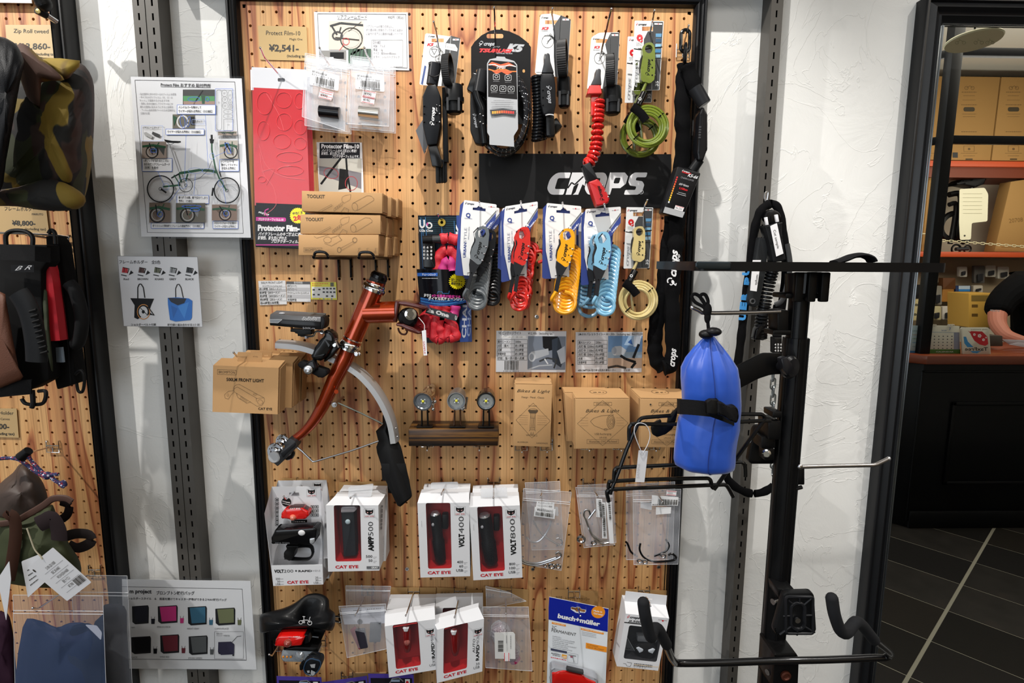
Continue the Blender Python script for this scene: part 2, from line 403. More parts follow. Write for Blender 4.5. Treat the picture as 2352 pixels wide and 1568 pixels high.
for(q)in(((mx0,MY,mz0),(mx0,MY,mz1),(1,0,0)),((mx0,MY,mz1),(mx1,MY,mz1),(0,0,-1))):
 moulding(b,[(0,-.0005),(.0022,-.003),(.0028,-.003)],*q,m=C('#dfe6ea',.05,1.0))
b.build('bevel_edge',mr)
MM=bpy.data.materials
for k_,m_ in list(MATS.items()):
 if k_[0]=='#e8ece9':
  for n_ in list(m_.node_tree.links):
   if n_.to_socket.name=='Roughness':m_.node_tree.links.remove(n_)
  m_.node_tree.nodes['Principled BSDF'].inputs['Roughness'].default_value=0
# ================================================================ HELPERS FOR GOODS
from mathutils.geometry import tessellate_polygon
def sheet(parent,name,pts,pl,m,th=.0006,label=None,holes=(),lift=0,mb=None,back=None):
 loops=[list(pts)]+[list(h)for h in holes]
 f=[[pl.at(x,y,lift)for x,y in L]for L in loops]; bk=[[p-pl.n*th for p in L]for L in f]
 b=mb or MB(); flat=[[Vector((x,y,0))for x,y in L]for L in loops]; t=tessellate_polygon(flat)
 fv=[p for L in f for p in L]; bv=[p for L in bk for p in L]
 b.add(fv,t,m,False); b.add(bv,t,back or m,False)
 for a,c in zip(f,bk):
  n=len(a); b.add(a+c,[(i,(i+1)%n,n+(i+1)%n,n+i)for i in range(n)],m,False)
 return None if mb else b.build(name,parent,label)
def rr(x0,y0,x1,y1,r,n=4):
 o=[]
 for cx,cy,a in((x1-r,y0+r,-90),(x1-r,y1-r,0),(x0+r,y1-r,90),(x0+r,y0+r,180)):
  for i in range(n+1):
   t=math.radians(a+90*i/n); o.append((cx+r*math.cos(t),cy+r*math.sin(t)))
 return o
def rq(q,r,n=4):
 o=[]; L=len(q)
 for i in range(L):
  p,a,c=Vector(q[i]),Vector(q[i-1]),Vector(q[(i+1)%L]); u=(a-p); v=(c-p)
  R=r[i]if isinstance(r,(list,tuple))else r
  if R<=0:o.append(tuple(p)); continue
  k=min(R,u.length*.45,v.length*.45); s_,e_=p+u.normalized()*k,p+v.normalized()*k
  for j in range(n+1):
   t=j/n; o.append(tuple(s_*(1-t)**2+p*(2*t*(1-t))+e_*t*t))
 return o
def bil(q,u,v):
 a,b,c,d=q
 return tuple((a[i]*(1-u)+b[i]*u)*(1-v)+(d[i]*(1-u)+c[i]*u)*v for i in(0,1))
def inq(q,x0,y0,x1,y1,r=0,n=4):
 p=[bil(q,x0,y0),bil(q,x1,y0),bil(q,x1,y1),bil(q,x0,y1)]
 return rq(p,r,n)if r else p
def hook(bx,by,tip,L,label,mid=None,r=.0016,kind=0,m=None,par=None,gx=None):
 m=m or CHROME; o=at(bx,by,0); t=thing('peg_hook',label,'hook',(o.x,0,o.z),'chrome pegboard hooks')if par is None else par
 b=MB(); mp=mid or((bx*.22+tip[0]*.78),(by*.22+tip[1]*.78)+3)
 p=[at(bx,by,-.004),at(mp[0],mp[1],-L*.84),at(tip[0],tip[1],-L)]
 b.tube([p[0],p[0].lerp(p[1],.5),p[0].lerp(p[1],.97),p[1].lerp(p[2],.12),p[2]],r,m,8); b.ball(p[2],r*1.25,m,8,6); b.build('prong',t)
 b=MB(); x,z=o.x,o.z; w_=.0125
 b.tube([(x-w_,.006,z+.012),(x-w_,-.003,z+.012),(x-w_,-.004,z-.012),(x+w_,-.004,z-.012),(x+w_,-.003,z+.012),(x+w_,.006,z+.012)],.0012,m,6)
 b.tube([(x-w_,-.004,z+.002),(x+w_,-.004,z+.002)],.0012,m,6); b.tube([(x,-.004,z+.002),(x,-.004,z-.012)],.0012,m,6); b.build('wire_bracket',t)
 return t
def crops(p,x,y,h,m,mi=None,ang=0,w=None,q=1):
 ca,sa=math.cos(math.radians(ang)),math.sin(math.radians(ang)); mi=mi or m
 def T(a,b):return(x+a*ca-b*sa,y+a*sa+b*ca)
 c=T(h*.42,-h*.35); p.ell(c[0],c[1],h*.3,h*.2,mi,rot=math.radians(ang-25),n=8)
 arc=[T(h*(.55+.38*math.cos(t)),-h*(.72+.38*math.sin(t)))for t in[k*.5-.6 for k in range(7)]]
 p.line(arc,h*.17,mi); p.line([T(h*.2,-h*.3),T(-h*.02,-h*.55),T(h*.12,-h*.75)],h*.14,mi)
 p.line([T(h*.2,-h*.2),T(-h*.02,h*.05),T(h*.3,h*.12)],h*.13,mi)
 X,Y=T(h*1.15,0); p.text('crops',X,Y,h,m,ang,w=w,bold=.035,shear=.35)
def cateye(p,x,y,s,ang=0):
 K,R=INK,C('#b3202c',.5); ca,sa=math.cos(math.radians(ang)),math.sin(math.radians(ang))
 T=lambda a,b:(x+(a*ca-b*sa)*s,y+(a*sa+b*ca)*s)
 p.line([T(0,0),T(1,0),T(1,.82),T(0,.82)],s*.02,C('#8a8a8c'),True)
 c=T(.5,.33); p.ell(c[0],c[1],s*.34,s*.2,K,rot=math.radians(ang))
 p.poly([T(.14,.38),T(.12,.06),T(.36,.16)],K); p.poly([T(.86,.38),T(.88,.06),T(.64,.16)],K); c=T(.5,.5); p.ell(c[0],c[1],s*.12,s*.07,K)
 p.poly([T(.26,.28),T(.44,.37),T(.3,.41)],C('#d9a0a0')); p.poly([T(.74,.28),T(.56,.37),T(.7,.41)],C('#d9a0a0'))
 a,b=T(.08,.76); p.text('CAT EYE',a,b,s*.12,R,ang,w=s*.84,bold=.02)
def bikepic(p,x0,y0,x1,y1,bg,fc,seed=1):
 r=random.Random(seed); W_,H_=x1-x0,y1-y0; p.rect(x0,y0,x1,y1,bg)
 D=C('#1d1f22')
 def cl(v,a,b):return max(a,min(b,v))
 for i in range(3):
  a=r.random(); p.poly([(x0+W_*a*.6,y0+H_*r.random()*.5),(x0+W_*(a*.6+.35),y0+H_*r.random()*.4),(x0+W_*(a*.6+.3),y1-H_*r.random()*.3)],C(r.choice(('#5a4a40','#3a3d3c','#8c7a6a','#6f7276'))))
 cx,cy,R=x0+W_*(.35+.3*r.random()),y0+H_*.62,min(W_,H_)*.36
 p.ell(cx,cy,R,R,D,w=R*.16); p.ell(cx,cy,R*.75,R*.75,C('#b9bcc0'),w=R*.07)
 p.line([(x0+W_*.02,y0+H_*.3),(x0+W_*.45,y0+H_*.22),(x1-W_*.03,y0+H_*.34)],H_*.12,fc)
 p.line([(x0+W_*.3,y0+H_*.1),(cx,cy)],H_*.06,D); p.line([(x0+W_*.7,y0+H_*.06),(cx+R*.2,cy)],H_*.05,fc)
def boxed(root,q,pl,depth,m,name='carton',bev=.0006,dv=None,label=None):
 b=MB(); b.prism([pl.at(x,y)for x,y in q],dv if dv is not None else-pl.n*depth,m,bev); return b.build(name,root,label)
def zipbag(root,q,pl,lift=0,n=7,seed=1,m=None,bul=.004,hole=True,name='clear_bag'):
 r=random.Random(seed); b=MB(); rows=[]; nr,nc=14,n; ph=r.random()*9
 for i in range(nr+1):
  row=[]
  for j in range(nc+1):
   u,v=j/nc,i/nr; a=bil(q,u,v); e=math.sin(math.pi*u)*(math.sin(math.pi*v)**.6)
   wv=noise.noise(Vector((u*4+ph,v*5,ph)))*.0035*(.3+v)
   row.append(pl.at(a[0],a[1],lift+bul*e*(0.15+v)+wv))
  rows.append(row)
 b.grid(rows,m or BAG); o=b.build(name,root,angle=180)
 b=MB()
 for v in(.13,.155):b.tube([pl.at(*bil(q,u/8,v),lift+.0012+(.004*math.sin(math.pi*u/8)*.3))for u in range(9)],.0005,C('#eef1f6',.25,alpha=.7),5)
 b.tube([pl.at(*bil(q,u,v),lift+.0005)for u,v in((0,0),(1,0))],.0004,C('#eef1f6',.25,alpha=.7),4)
 for u in(0.0,1.0):b.tube([rows[i][0 if u==0 else nc]for i in range(nr+1)],.0004,C('#eef1f6',.25,alpha=.6),4)
 b.tube([rows[nr][j]for j in range(nc+1)],.0005,C('#eef1f6',.25,alpha=.6),4)
 b.build('zip_seal',root); return o
# ================================================================ UPPER LEFT OF THE PEGBOARD
TAN=C('#b69a68',.5); INKC=C('#33302b',.5); RED=C('#c31320',.3,coat=.5); REDK=C('#c8232c',.5); BLUE=C('#2c62c4',.5); GRN=C('#1f6b40',.4)
t=thing('price_card','tan price card for the protective film, upper left of the pegboard','sign',at(650,138,0)); pl=PY(-.002)
sheet(t,'card',[(592.5,58.7),(704,61.3),(707,139.5),(597.3,137)],pl,TAN,.0012)
p=PR(pl); p.text('Protect Film-10',611,80,10.3,INKC,1,w=78.5); p.text('Magic One',665,92,5,INKC,1,w=29.5)
p.text('¥2,541-',617,117,15,INKC,1,w=69,bold=.03); p.text('(including tax)',659,131,6,INKC,1,w=46,bold=.015); p.build(t,'lettering')
t=thing('laminated_sheet','white laminated sheet with a folding bicycle photo behind two bags of guards','sign',at(830,160,0)); pl=PY(-.002)
sheet(t,'film',rq([(716,20),(943,19),(949,168),(722,162)],4),pl,FILM,.0004,lift=.0006)
q=[(721,27.5),(936.5,28.5),(939.8,161.5),(727,156)]; sheet(t,'paper_sheet',q,pl,PAPER,.0004)
p=PR(pl,lift=.0004); p.line([(729,31.5),(932.5,33),(935.5,156),(735,150)],.9,C('#555'),True)if 0 else p.line([(729,31.5),(932.5,33),(935.5,156),(735,150)],.9,INKC,True)
p.text('リアフレームガード',775,43,8,INKC,.4,w=68); p.line([(775,44.5),(843.5,45)],.7,INKC); p.text('990円（税込）',891,43,6,INKC,.4,w=37)
for i,s_ in enumerate(('リアフレームの傷つき防止に。','折り畳み時に前輪のフックがあたる部分','に貼付けるアルミ素材の粘着シートです。')):p.text(s_,841,63+i*8.5,5,C('#7b7b80'),.4,w=(63,84,86)[i])
p.box(854,92,925,153,.6,INKC)
for i,s_ in enumerate(('【仕様】','材質：アルミ','重量：1.5g','サイズ：縦30mm×横35mm','カラー：シルバー/ブラック')):p.text(s_,857.5,100+i*8.3,5,C('#6f6f74'),.4,w=(16,27,22,52,60)[i])
p.rect(755,48,835,114,C('#cfc4b6')); p.ell(807,89,25,25,INKC,3.2); p.ell(807,89,20,20,C('#9a9a9a'),1); p.line([(758,60),(782,53),(834,58)],5,C('#2b2d30')); p.line([(762,60),(774,80)],4,C('#2b2d30'))
p.ell(775,82,11,9,C('#3a3a3c'),4); p.line([(783,62),(779,76)],3,C('#2b2d30')); p.line([(830,50),(800,72)],1.2,INKC); p.line([(770,86),(825,92)],3,INKC); p.ell(794.5,95,7.5,8,REDK,1.1); p.line([(790,102),(771,127)],1.1,REDK)
p.rect(733,116,795,148,C('#7e7d7b')); p.rect(758,120,790,135,C('#1e1e20')); p.rect(757,131,766,136,PAPER); p.rect(800,112,852,148,C('#3f5a4a')); p.line([(806,125),(838,108)],5,C('#b9a58c'))
for k in range(5):p.line([(812+k*8,112),(806+k*9,140)],3,C('#22302a'))
p.build(t,'print')
t0=None
for k in range(4):
 d=(3,-5,8,13)[k]; Y=(-.030,-.024,-.018,-.012)[k]; pl=PY(Y)
 t=thing('film_pack',('front clear pack of red protective film with black label','second pack of red protective film behind the front one, edge at left','third pack of red protective film showing along the right edge','rearmost pack of red protective film on the hook')[k],'packet',at(640,565,Y),'red film packs')
 s=(0,-3,8,13)[k]; dy=(0,6,4,7)[k]
 Q=[(578+s,154+dy),(704+s,160+dy),(719+s*.8,566+dy),(586+s,561+dy)]
 sheet(t,'header_card',inq(Q,0.0,0,1,.115),pl,C('#d9dbe2',.25),.0005,holes=[inq(Q,.47,.055,.60,.075,3)]if k==0 else())
 sheet(t,'red_film',inq(Q,.03,.115,.97,.765),pl,RED,.0008)
 sheet(t,'label_card',inq(Q,.03,.765,.97,1.0),pl,C('#141316',.3),.0008)
 if k==0:
  b=MB()
  for(cx,cy,a,c_)in((608,237,18,26),(652,230,18,18),(688,232,11,18),(653,280,18,20),(690,292,14,17),(648,325,20,17),(690,330,14,14),(665,361,30,12),(667,392,30,11),(605,300,14,22),(602,412,9,7)):
   b.tube([pl.at(cx+a*math.cos(i*.35),cy+c_*math.sin(i*.35),.0004)for i in range(18)],.0006,C('#e0303a',.2,coat=.6),5,True)
  for cv in([(595,330),(612,380),(650,405),(700,412)],[(597,352),(606,400),(628,430),(634,470),(606,495)],[(612,215),(640,262),(652,300)],[(600,395),(630,388),(612,425)]):
   b.tube([pl.at(x,y,.0004)for x,y in[tuple(v[:2])for v in spl([(a,c_,0)for a,c_ in cv],5)]],.0004,C('#ee6a70',.2),4)
  b.build('embossed_outlines',t)
  sheet(t,'clear_sleeve',[(578,154),(712,160),(728,570),(585,563)],pl,C('#5c6066',.12,alpha=.05,spec=.9),.0003,lift=.0016)
  p=PR(pl,lift=.0005); WH=C('#e8e8ea'); PK=C('#c3268f'); YL=C('#f2e21c',.5)
  p.text('Magic',593,489,4.5,WH,8,w=18,bold=.02,shear=.3); p.text('One',606,494,4.5,WH,0,w=12,bold=.02,shear=.3)
  p.line([(617,479),(609,483),(608,489),(611,494),(616,496)],2.2,PK)
  p.poly(rq([(588,498),(657,499.5),(657,509),(588,507)],[0,5,5,0]),PK); p.text('プロテクターフィルム-10',593,506,5,WH,1,w=58,bold=.03)
  p.text('Protector Film-10',592,529,13,WH,1,w=112,bold=.06)
  p.text('バイクフレームのキズ防止に最適！',593,540,6.2,WH,1,w=108,bold=.04,shear=.2); p.text('耐候性、耐久性に優れた',592,549,6.2,WH,1,w=67,bold=.04,shear=.2); p.text('プロテクターフィルムです。',623,557,6.2,WH,1,w=84,bold=.04,shear=.2)
  st=[(684+(19 if i%2 else 16.5)*math.cos(i*math.pi/26),495+(19 if i%2 else 16.5)*math.sin(i*math.pi/26))for i in range(52)]
  p.poly(st,YL); p.text('変色保証',672,494,5,INKC,-10,w=26,bold=.03); p.text('2年',674,507,10,REDK,-6,w=24,bold=.06)
  p.rect(588,561,719,563.5,PK); p.build(t,'print')
hook(662,196,(598,110),.125,'chrome hook carrying the red film packs',mid=(607,131))
for g,(hx,hy,tx,ty)in enumerate(((770,168,734,110),(866,166,837,110))):
 hook(hx,hy,(tx,ty),.10,('chrome hook carrying the bags of black frame guards','chrome hook carrying the bags of silver frame guards')[g],mid=(tx+3.5,ty+12))
 for k in range(3):
  Y=(-.052,-.040,-.028)[k]; pl=PY(Y)
  Q=([[(701,122),(797,140),(792,300),(694,268)],[(704,128),(800,140),(803,304),(700,288)],[(707,134),(803,146),(807,308),(704,296)]],
[[(805,128),(896,138),(893,290),(797,284)],[(808,132),(903,146),(905,302),(802,292)],[(811,138),(908,152),(909,306),(806,298)]])[g][k]
  t=thing('zip_bag',('clear zip bag with %s frame guard, front one on its hook','clear zip bag with %s frame guard, second on its hook','clear zip bag with %s frame guard, rearmost on its hook')[k]%('a black','a silver')[g],'bag',pl.at(*bil(Q,.5,1)),'zip bags of frame guards')
  zipbag(t,Q,pl,seed=g*5+k)
  cx,cy=((757,257),(848,258))[g]; cx+=k*(5,4)[g]; cy+=k*14
  mt=(C('#101014',.18,coat=.6),C('#b6b3ae',.22,.9))[g]; a=pl.at(cx-23,cy-2,-.006 if k else-.001); c=pl.at(cx+23,cy+3,-.006 if k else-.001); b=MB()
  b.tube([a,c],.0105 if k==0 else.009,mt,20); b.build('rolled_guard',t)
  if k==0:
   o=(0,0)if g==0 else(102,9); sl=[(714,156),(780,174),(777,209),(711,194)]if g==0 else[(817,167),(882,173),(883,211),(816,204)]
   sheet(t,'barcode_sticker',rq(sl,4),pl,C('#dadce2',.4),.0002,lift=.004)
   p=PR(pl,sl,70,36,lift=.0046); p.text(('BPT-RFGUARD-BK','BPT-RFGUARD-SL')[g],4,8,4.3,INKC,w=36); p.text(('Rフレームガード Black','Rフレームガード Silver')[g],4,14,4,INKC,w=56)
   p.bars(13,15.5,46,14,INKC,30,sd=3+g); p.text(('4 560295 685895','4 560295 685888')[g],8,35,4.3,INKC,w=52)
   for i,(dx,dy)in enumerate(((0,0),(-5,14))):
    s2=([(733,208),(763,216),(761,231),(731,223)],[(834,206),(864,212),(862,226),(832,220)])[g]; s2=[(x+dx*(g*2-1)*.6,y+dy*(1 if g else-.3))for x,y in s2]
    sheet(t,'price_sticker',s2,pl,C('#dedde0',.4),.0002,lift=.004+(1-i)*.0008)
    p2=PR(pl,s2,30,15,lift=.0046+(1-i)*.0008); p2.text('¥990',4,11,7,INKC,w=16); p2.rect(1,1,29,2,REDK); p2.rect(1,13,29,14,REDK); p2.build(t,'lettering')
   p.build(t,'lettering')
t=thing('film_card','small card with black heading and circled bicycle frame photo above the toolkit boxes','sign',at(780,441,0)); pl=PY(-.003)
sheet(t,'card',[(727,326.3),(831.5,327.3),(835.5,446),(733,444)],pl,C('#d9d9dc',.35),.001)
p=PR(pl); p.rect(734,328,826.5,363.5,C('#17151a')); WH=C('#dedee2')
p.text('Protector Film-10',738,340,9.5,WH,.5,w=87,bold=.045); p.text('バイクフレームのキズ防止に最適！',738.5,348.5,5.3,WH,.5,w=81,bold=.02,shear=.2); p.text('耐候性、耐久性に優れた',738,355,5.3,WH,.5,w=54,bold=.02,shear=.2); p.text('プロテクターフィルムです。',763,361.8,5.3,WH,.5,w=62,bold=.02,shear=.2)
p.rect(733,364,830,444,C('#b5b4ac')); p.poly([(733,381),(790,389),(830,397),(830,434),(790,420),(733,400)],C('#6d6a70')); p.line([(783,363),(758,395),(737,423)],5,INK); p.line([(795,363),(797,395),(805,441)],4.5,INK)
p.poly([(780,387),(800,390),(798,432),(777,436)],INK); p.ell(760.5,398,17,12,C('#a3222b'),1.3,rot=.25); p.ell(807,421,14,16,C('#a3222b'),1.3); p.build(t,'print')
def toolbox(x0,x1,yt,yb,Y,D,top,k):
 pl=PY(Y); q=[(x0,yt[0]),(x1,yt[1]),(x1,yb[1]),(x0,yb[0])]
 t=thing('toolkit_box',('topmost front kraft TOOLKIT box on the stack','middle front kraft TOOLKIT box in the stack','lowest front kraft TOOLKIT box resting on the black brackets')[top]if k==0 else 'kraft toolkit box in the %s row, %s of the stack'%(('','second','rear')[k],('top','middle','bottom')[top]),'box',pl.at(*bil(q,.5,1)),'kraft toolkit boxes')
 b=MB(); F4=[pl.at(*v)for v in q]; b.prism(F4,(0,D,0),KRAFT,.0007); b.build('carton',t)
 b=MB(); e=.0005
 b.prism([F4[1]+V((e*.6,.004,-.003)),F4[2]+V((e*.6,.004,.003)),F4[2]+V((e*.6,D-.004,.003)),F4[1]+V((e*.6,D-.004,-.003))],(.0006,0,0),KRAFT2,0); b.build('end_flap',t)
 return t,pl,q
FB=[(704-12,885,438,442,480,487),(692-2,878,492,493,536,537),(685,870,539,539,586,587)]
FB=[((693,878),(438,443),(485,490)),((690,874),(492,493),(537,538)),((685.5,869.5),(538.5,539),(586,587))]
bt=[None]*3
for top,(xs,yt,yb)in enumerate(FB):
 Yf=(-.152,-.150,-.152)[top]
 t,pl,q=toolbox(xs[0],xs[1],yt,yb,Yf,.047,top,0)
 p=PR(pl,q,185,48)
 L=C('#6b563e',.7)
 if top<2:p.text('TOOLKIT',12,16,8.2,C('#4a3c2c'),w=41,bold=.02)
 if top<2:
  p.ell(122,34,6.5,9.5,L,.6,rot=-.2); p.line([(117,26),(150,7)],.6,L); p.line([(127,43),(165,18)],.6,L); p.line([(150,7),(160,8),(166,14),(165,19)],.6,L)
  p.line([(93,12),(99,8),(113,5),(111,18),(97,26),(92,20),(93,12)],.5,L)
  for i in range(5):p.ell(76+i*4,41-i*3.2,2,4.5,L,.5,rot=.3)
  p.line([(38,47),(68,30),(70,33),(46,47)],.6,L); p.line([(90,47),(98,36),(108,41),(106,47)],.7,L)
 else:
  p.line([(36,4),(42,8),(70,0)],.6,L); p.ell(67,12,9,7,L,.6); p.line([(60,20),(76,26),(100,12),(92,2)],.6,L); p.line([(74,8),(96,0)],.6,L)
  p.ell(94,35,4.5,6,L,1); p.ell(130,12,5,5.5,L,1); p.line([(97,31),(127,15)],.6,L); p.line([(99,36),(131,18)],.6,L)
  p.box(12,30,54,40,.6,L); p.text('BROMPTON',14.5,38,6,L,w=37)
  for i in range(3):p.ell(139+i*19,39,2,2,L,.5); p.line([(140+i*19,38),(139+i*19,31),(144+i*19,31)],.6,L)
 p.build(t,'print')
 for k in(1,2):
  Yk=Yf+.0485*k; a=pl.at(*q[0]); c=pl.at(*q[2]); off=V(((.006,.010)[k-1]*(1 if top!=1 else.4),.0485*k,(-.002,.001)[k-1]+.0003))
  F4=[pl.at(*v)+off for v in q]
  tk=thing('toolkit_box','kraft toolkit box in the %s row, %s of the stack'%(('','second','rear')[k],('top','middle','bottom')[top]),'box',(F4[3]+F4[2])/2,'kraft toolkit boxes')
  b=MB(); b.prism(F4,(0,.0475,0),KRAFT,.0007); b.build('carton',tk)
  b=MB(); b.prism([F4[1]+V((.0003,.004,-.003)),F4[2]+V((.0003,.004,.003)),F4[2]+V((.0003,.043,.003)),F4[1]+V((.0003,.043,-.003))],(.0006,0,0),KRAFT2,0); b.build('end_flap',tk)
for i,(xa,xb,xf)in enumerate(((779,807,(719,757)),(864,892,(822,862)))):
 t=thing('shelf_bracket',('black wire bracket under the toolkit boxes, nearer the red film','black wire bracket under the toolkit boxes, nearer the lock cards')[i],'bracket',at(xa,635,0)); b=MB()
 zt=at(740,588,-.152).z-.0035; A=at(xa,614,0); B=at(xb,614,0); fx0=at(xf[0]+3,588,-.168).x; fx1=at(xf[1]-3,588,-.168).x
 zl=at(A.x,0).z
 path=[(A.x,-.004,at(xa,637,0).z),(A.x,-.004,zt-.005),(A.x,-.012,zt),(fx0,-.160,zt),(fx0,-.168,zt+.004),(fx0+.004,-.170,zt+.010),(fx1-.006,-.170,zt+.010),(fx1,-.168,zt+.004),(fx1,-.160,zt),(B.x,-.012,zt),(B.x,-.004,zt-.005),(B.x,-.004,at(xb,637,0).z)]
 b.tube(spl(path,4),.0024,C('#111214',.3,coat=.4),8); b.build('wire_loop',t)
def minicard(lbl,q,fn,Y=-.002,m=None):
 t=thing('info_card',lbl,'sign',at(q[3][0],q[3][1],0)); pl=PY(Y); sheet(t,'card',q,pl,m or C('#d2d2d4',.4),.0006)
 p=PR(pl,q,q[1][0]-q[0][0],q[3][1]-q[0][1]); fn(p); p.build(t,'print')
def f1(p):
 p.rect(0,19.5,62,26.5,C('#b3b3b6')); p.text('500LM FRONT LIGHT',6,6.8,5,INKC,w=50); p.text('¥13,970-(including tax)',9,14,4,C('#777'),w=45)if 0 else p.text('¥13,970-(including tax)',9,14,4,C('#77777a'),w=45)
 for i,s_ in enumerate(('約1.5時間（500ルーメン）','約3時間（250ルーメン）','約5時間（500/250ルーメン）','約50時間（250ルーメン）','約4-8時間(USB充電)')):
  p.text(s_,1.5,21.5+i*8,4.6,INKC,w=(50,46,58,50,43)[i],bold=.02); p.line([(0,15+i*8),(62,15+i*8)],.5,C('#8a8a8c'))
def f2(p):
 p.rect(0,0,55,6,C('#4b4b4d')); p.text('使用時間',17,4.8,4,C('#dcdcdc'),w=20)
 for i,s_ in enumerate(('点灯(ハイ)','点灯(ロー)','デイタイムハイパーコンスタント','点滅','充電時間')):
  if i%2:p.rect(0,6+i*8,55,14+i*8,C('#b3b3b6'))
  p.text(s_,1.5,12.5+i*8,4.4,INKC,w=(22,22,50,10,20)[i],bold=.01)
def f3(p):
 p.rect(0,0,59,40,C('#d9d243')); p.rect(2,11,57,36,C('#d8d8d6')); p.text('Live Sale Reviews',3,4.5,3,REDK,w=38)if 0 else p.greek(3,4,38,3,REDK); p.greek(3,8,22,2.5,REDK); p.rect(45,1,53,10,C('#5b5b48'))
 for i,(x,y)in enumerate([(4,16),(17,15),(4,27),(15,27)]+[(27+8*a,13+8*c)for a in range(4)for c in range(2)]+[(34,30),(46,30)]):p.rect(x,y,x+5,y+3.6,C('#2a2a2e'))
 for i in range(4):p.ell(20+i*9,38,1.6,1.4,C(('#c96a3a','#3a6ac9','#c9a23a','#3a3ac9')[i]),n=6)
minicard('white table card listing front light run times beside the frame edge',[(593.2,645),(655.5,644),(659,698.5),(597,700.5)],f1)
minicard('grey and white table card with dark heading, middle of three small cards',[(657.5,646),(712,646.5),(713.5,693),(659.5,692)],f2)
minicard('yellow bordered small card picturing rows of lights',[(713.5,647.5),(772.5,647.5),(774,688),(714.5,687)],f3)
# ================================================================ LOCKS
def slab(parent,name,pts,Y,D,m,bev=.0012,label=None):
 b=MB(); b.prism([at(x,y,Y)for x,y in pts],(0,D,0),m,bev); return b.build(name,parent,label)
def cyl(mb,a,c,r0,r1,m,seg=16):return mb.tube([a,V(a).lerp(V(c),.02),V(a).lerp(V(c),.98),c],[r0*.9,r0,r1,r1*.9],m,seg)
S_=1/1230.
def helix(a,c,r,turns,n=14,sq=1.0,ph=0,rz=.35):
 a,c=V(a),V(c); out=[]; N=int(turns*n)
 for i in range(N+1):
  t=i/N; g=ph+2*math.pi*turns*t; o=a.lerp(c,t)
  out.append(o+Vector((r*math.cos(g),r*math.sin(g)*rz,r*sq*math.sin(g))))
 return out
def strapring(root,cx,cy,Y,R,wd,ang=14,name='rubber_strap'):
 o=at(cx,cy,Y); a=Vector((math.cos(math.radians(ang)),-math.sin(math.radians(ang)),.05)).normalized(); u=Vector((0,0,1)); u=(u-a*u.dot(a)).normalized(); v=a.cross(u)
 rows=[]; N=96
 for d,k in((-wd/2,0),(-wd/2,1),(wd/2,1),(wd/2,0),(-wd/2,0)):
  row=[]
  for i in range(N):
   t=2*math.pi*i/N; r=R*(.9+(.1 if k else 0)+(.035 if(k and i%2)else 0)); row.append(o+a*d+(u*math.cos(t)+v*math.sin(t)*.62)*r)
  rows.append(row)
 MB().grid(rows,RUB,True).build(name,root)
def mount(root,x0,x1,y0,y1,Y):
 b=MB(); xm=(x0+x1)/2; r=(x1-x0)/2*S_*.95; a,c=at(xm-1,y0,Y),at(xm+1,y1,Y)
 m=C('#151618',.42); prof=[(0,r*.92),(.002,r),(.45,r),(.46,r*1.08),(.6,r*1.08),(.61,r*.9),(.93,r*.86),(1,r*.6)]
 L=(c-a).length; b.lathe(a,c-a,[(d*L if d>.01 else d,q)for d,q in prof],m,14)
 for k in(-.5,.5):b.box((xm and a.x+k*r*1.2-.002,a.y-r*.95,c.z+L*.05),(a.x+k*r*1.2+.002,a.y-r*.8,c.z+L*.5),C('#2a2b2e',.4))
 b.build('frame_mount',root)
def lockcard(root,q,pl,slot,dark,div,mir=INK,name='hang_card',r=4,white=None):
 sheet(root,name,rq(q,r),pl,white or WCARD,.0007,holes=[slot])
 p=PR(pl); G=C('#3a3b3d',.55); p.poly(dark,G); p.line(div,.9,C('#c9cacc')); return p
def rect4(x0,y0,x1,y1):return[(x0,y0),(x1,y0),(x1,y1),(x0,y1)]
GLOSSB=C('#0d0e10',.25,coat=.5)
t=thing('cable_lock','black folding lock with white script on body, hanging left of the domed black card','lock',at(1010,420,-.05)); pl=PY(-.034)
p=lockcard(t,[(977,76),(1057.8,87),(1045,199.4),(963,195)],pl,rect4(991,88.5,1019.6,97),[(1024,98),(1036,82),(1057,87.5),(1044.8,198.6),(1014,197)],[(1035.6,81),(1033,130)],r=5)
crops(p,984,85,3.4,INK); p.text('K5',980.5,105,6,RED,w=16,bold=.05,shear=.3); p.ell(998.5,119,12,12,INK,.8,n=24); p.line([(991,112),(1004,113),(997,125),(991,112)],.9,INK); p.ell(1008,134,8.5,8.5,INK,.8); p.text('10',1003,137,5,INK)
p.text('COMPACT!',1001,104,4,INK,52,w=24,bold=.03); p.poly([(1025,99),(1045,102),(1051,112),(1050,118),(1023,113)],C('#dcdcde')); p.text('¥6600',1026,110,5,C('#8a8080'),6,w=19)
p.rect(1040,89,1054,93,WCARD); p.ell(1047,91,1.5,1.5,RED,n=8); p.poly([(967,192),(975,150),(979,152),(971,194)],C('#3b4f86')); p.build(t,'print')
slab(t,'lock_body',[(970.6,219.8),(981,195.6),(1001,193),(1011,218.5),(1011.4,285),(1004,330.7),(981,333.3),(970.6,287.4)],-.082,.026,C('#15171b',.4),.0022)
b=MB(); cyl(b,at(1000,146,-.066),at(992,196,-.066),.0115,.0105,C('#222327',.35)); cyl(b,at(985,150,-.07),at(1012,146,-.07),.005,.004,BLK)
b.tube([at(984+27*k/8,171+5*math.sin(k*.4),-.079+.004*abs(k-4)/4)for k in range(9)],.0008,BLK,5); b.build('shackle_sleeve',t)
slab(t,'latch_block',[(983,336),(1004,333),(1016,376),(1014,384),(992,382)],-.078,.022,BLKG,.0015)
for k in range(4):slab(t,'folding_link',rq([(1000+k*6,372-k*3),(1008+k*6,372-k*3),(1009+k*6,420-k),(1001+k*6,421)],3),-.074+k*.006,.0055,C('#111214',.4),.0006)
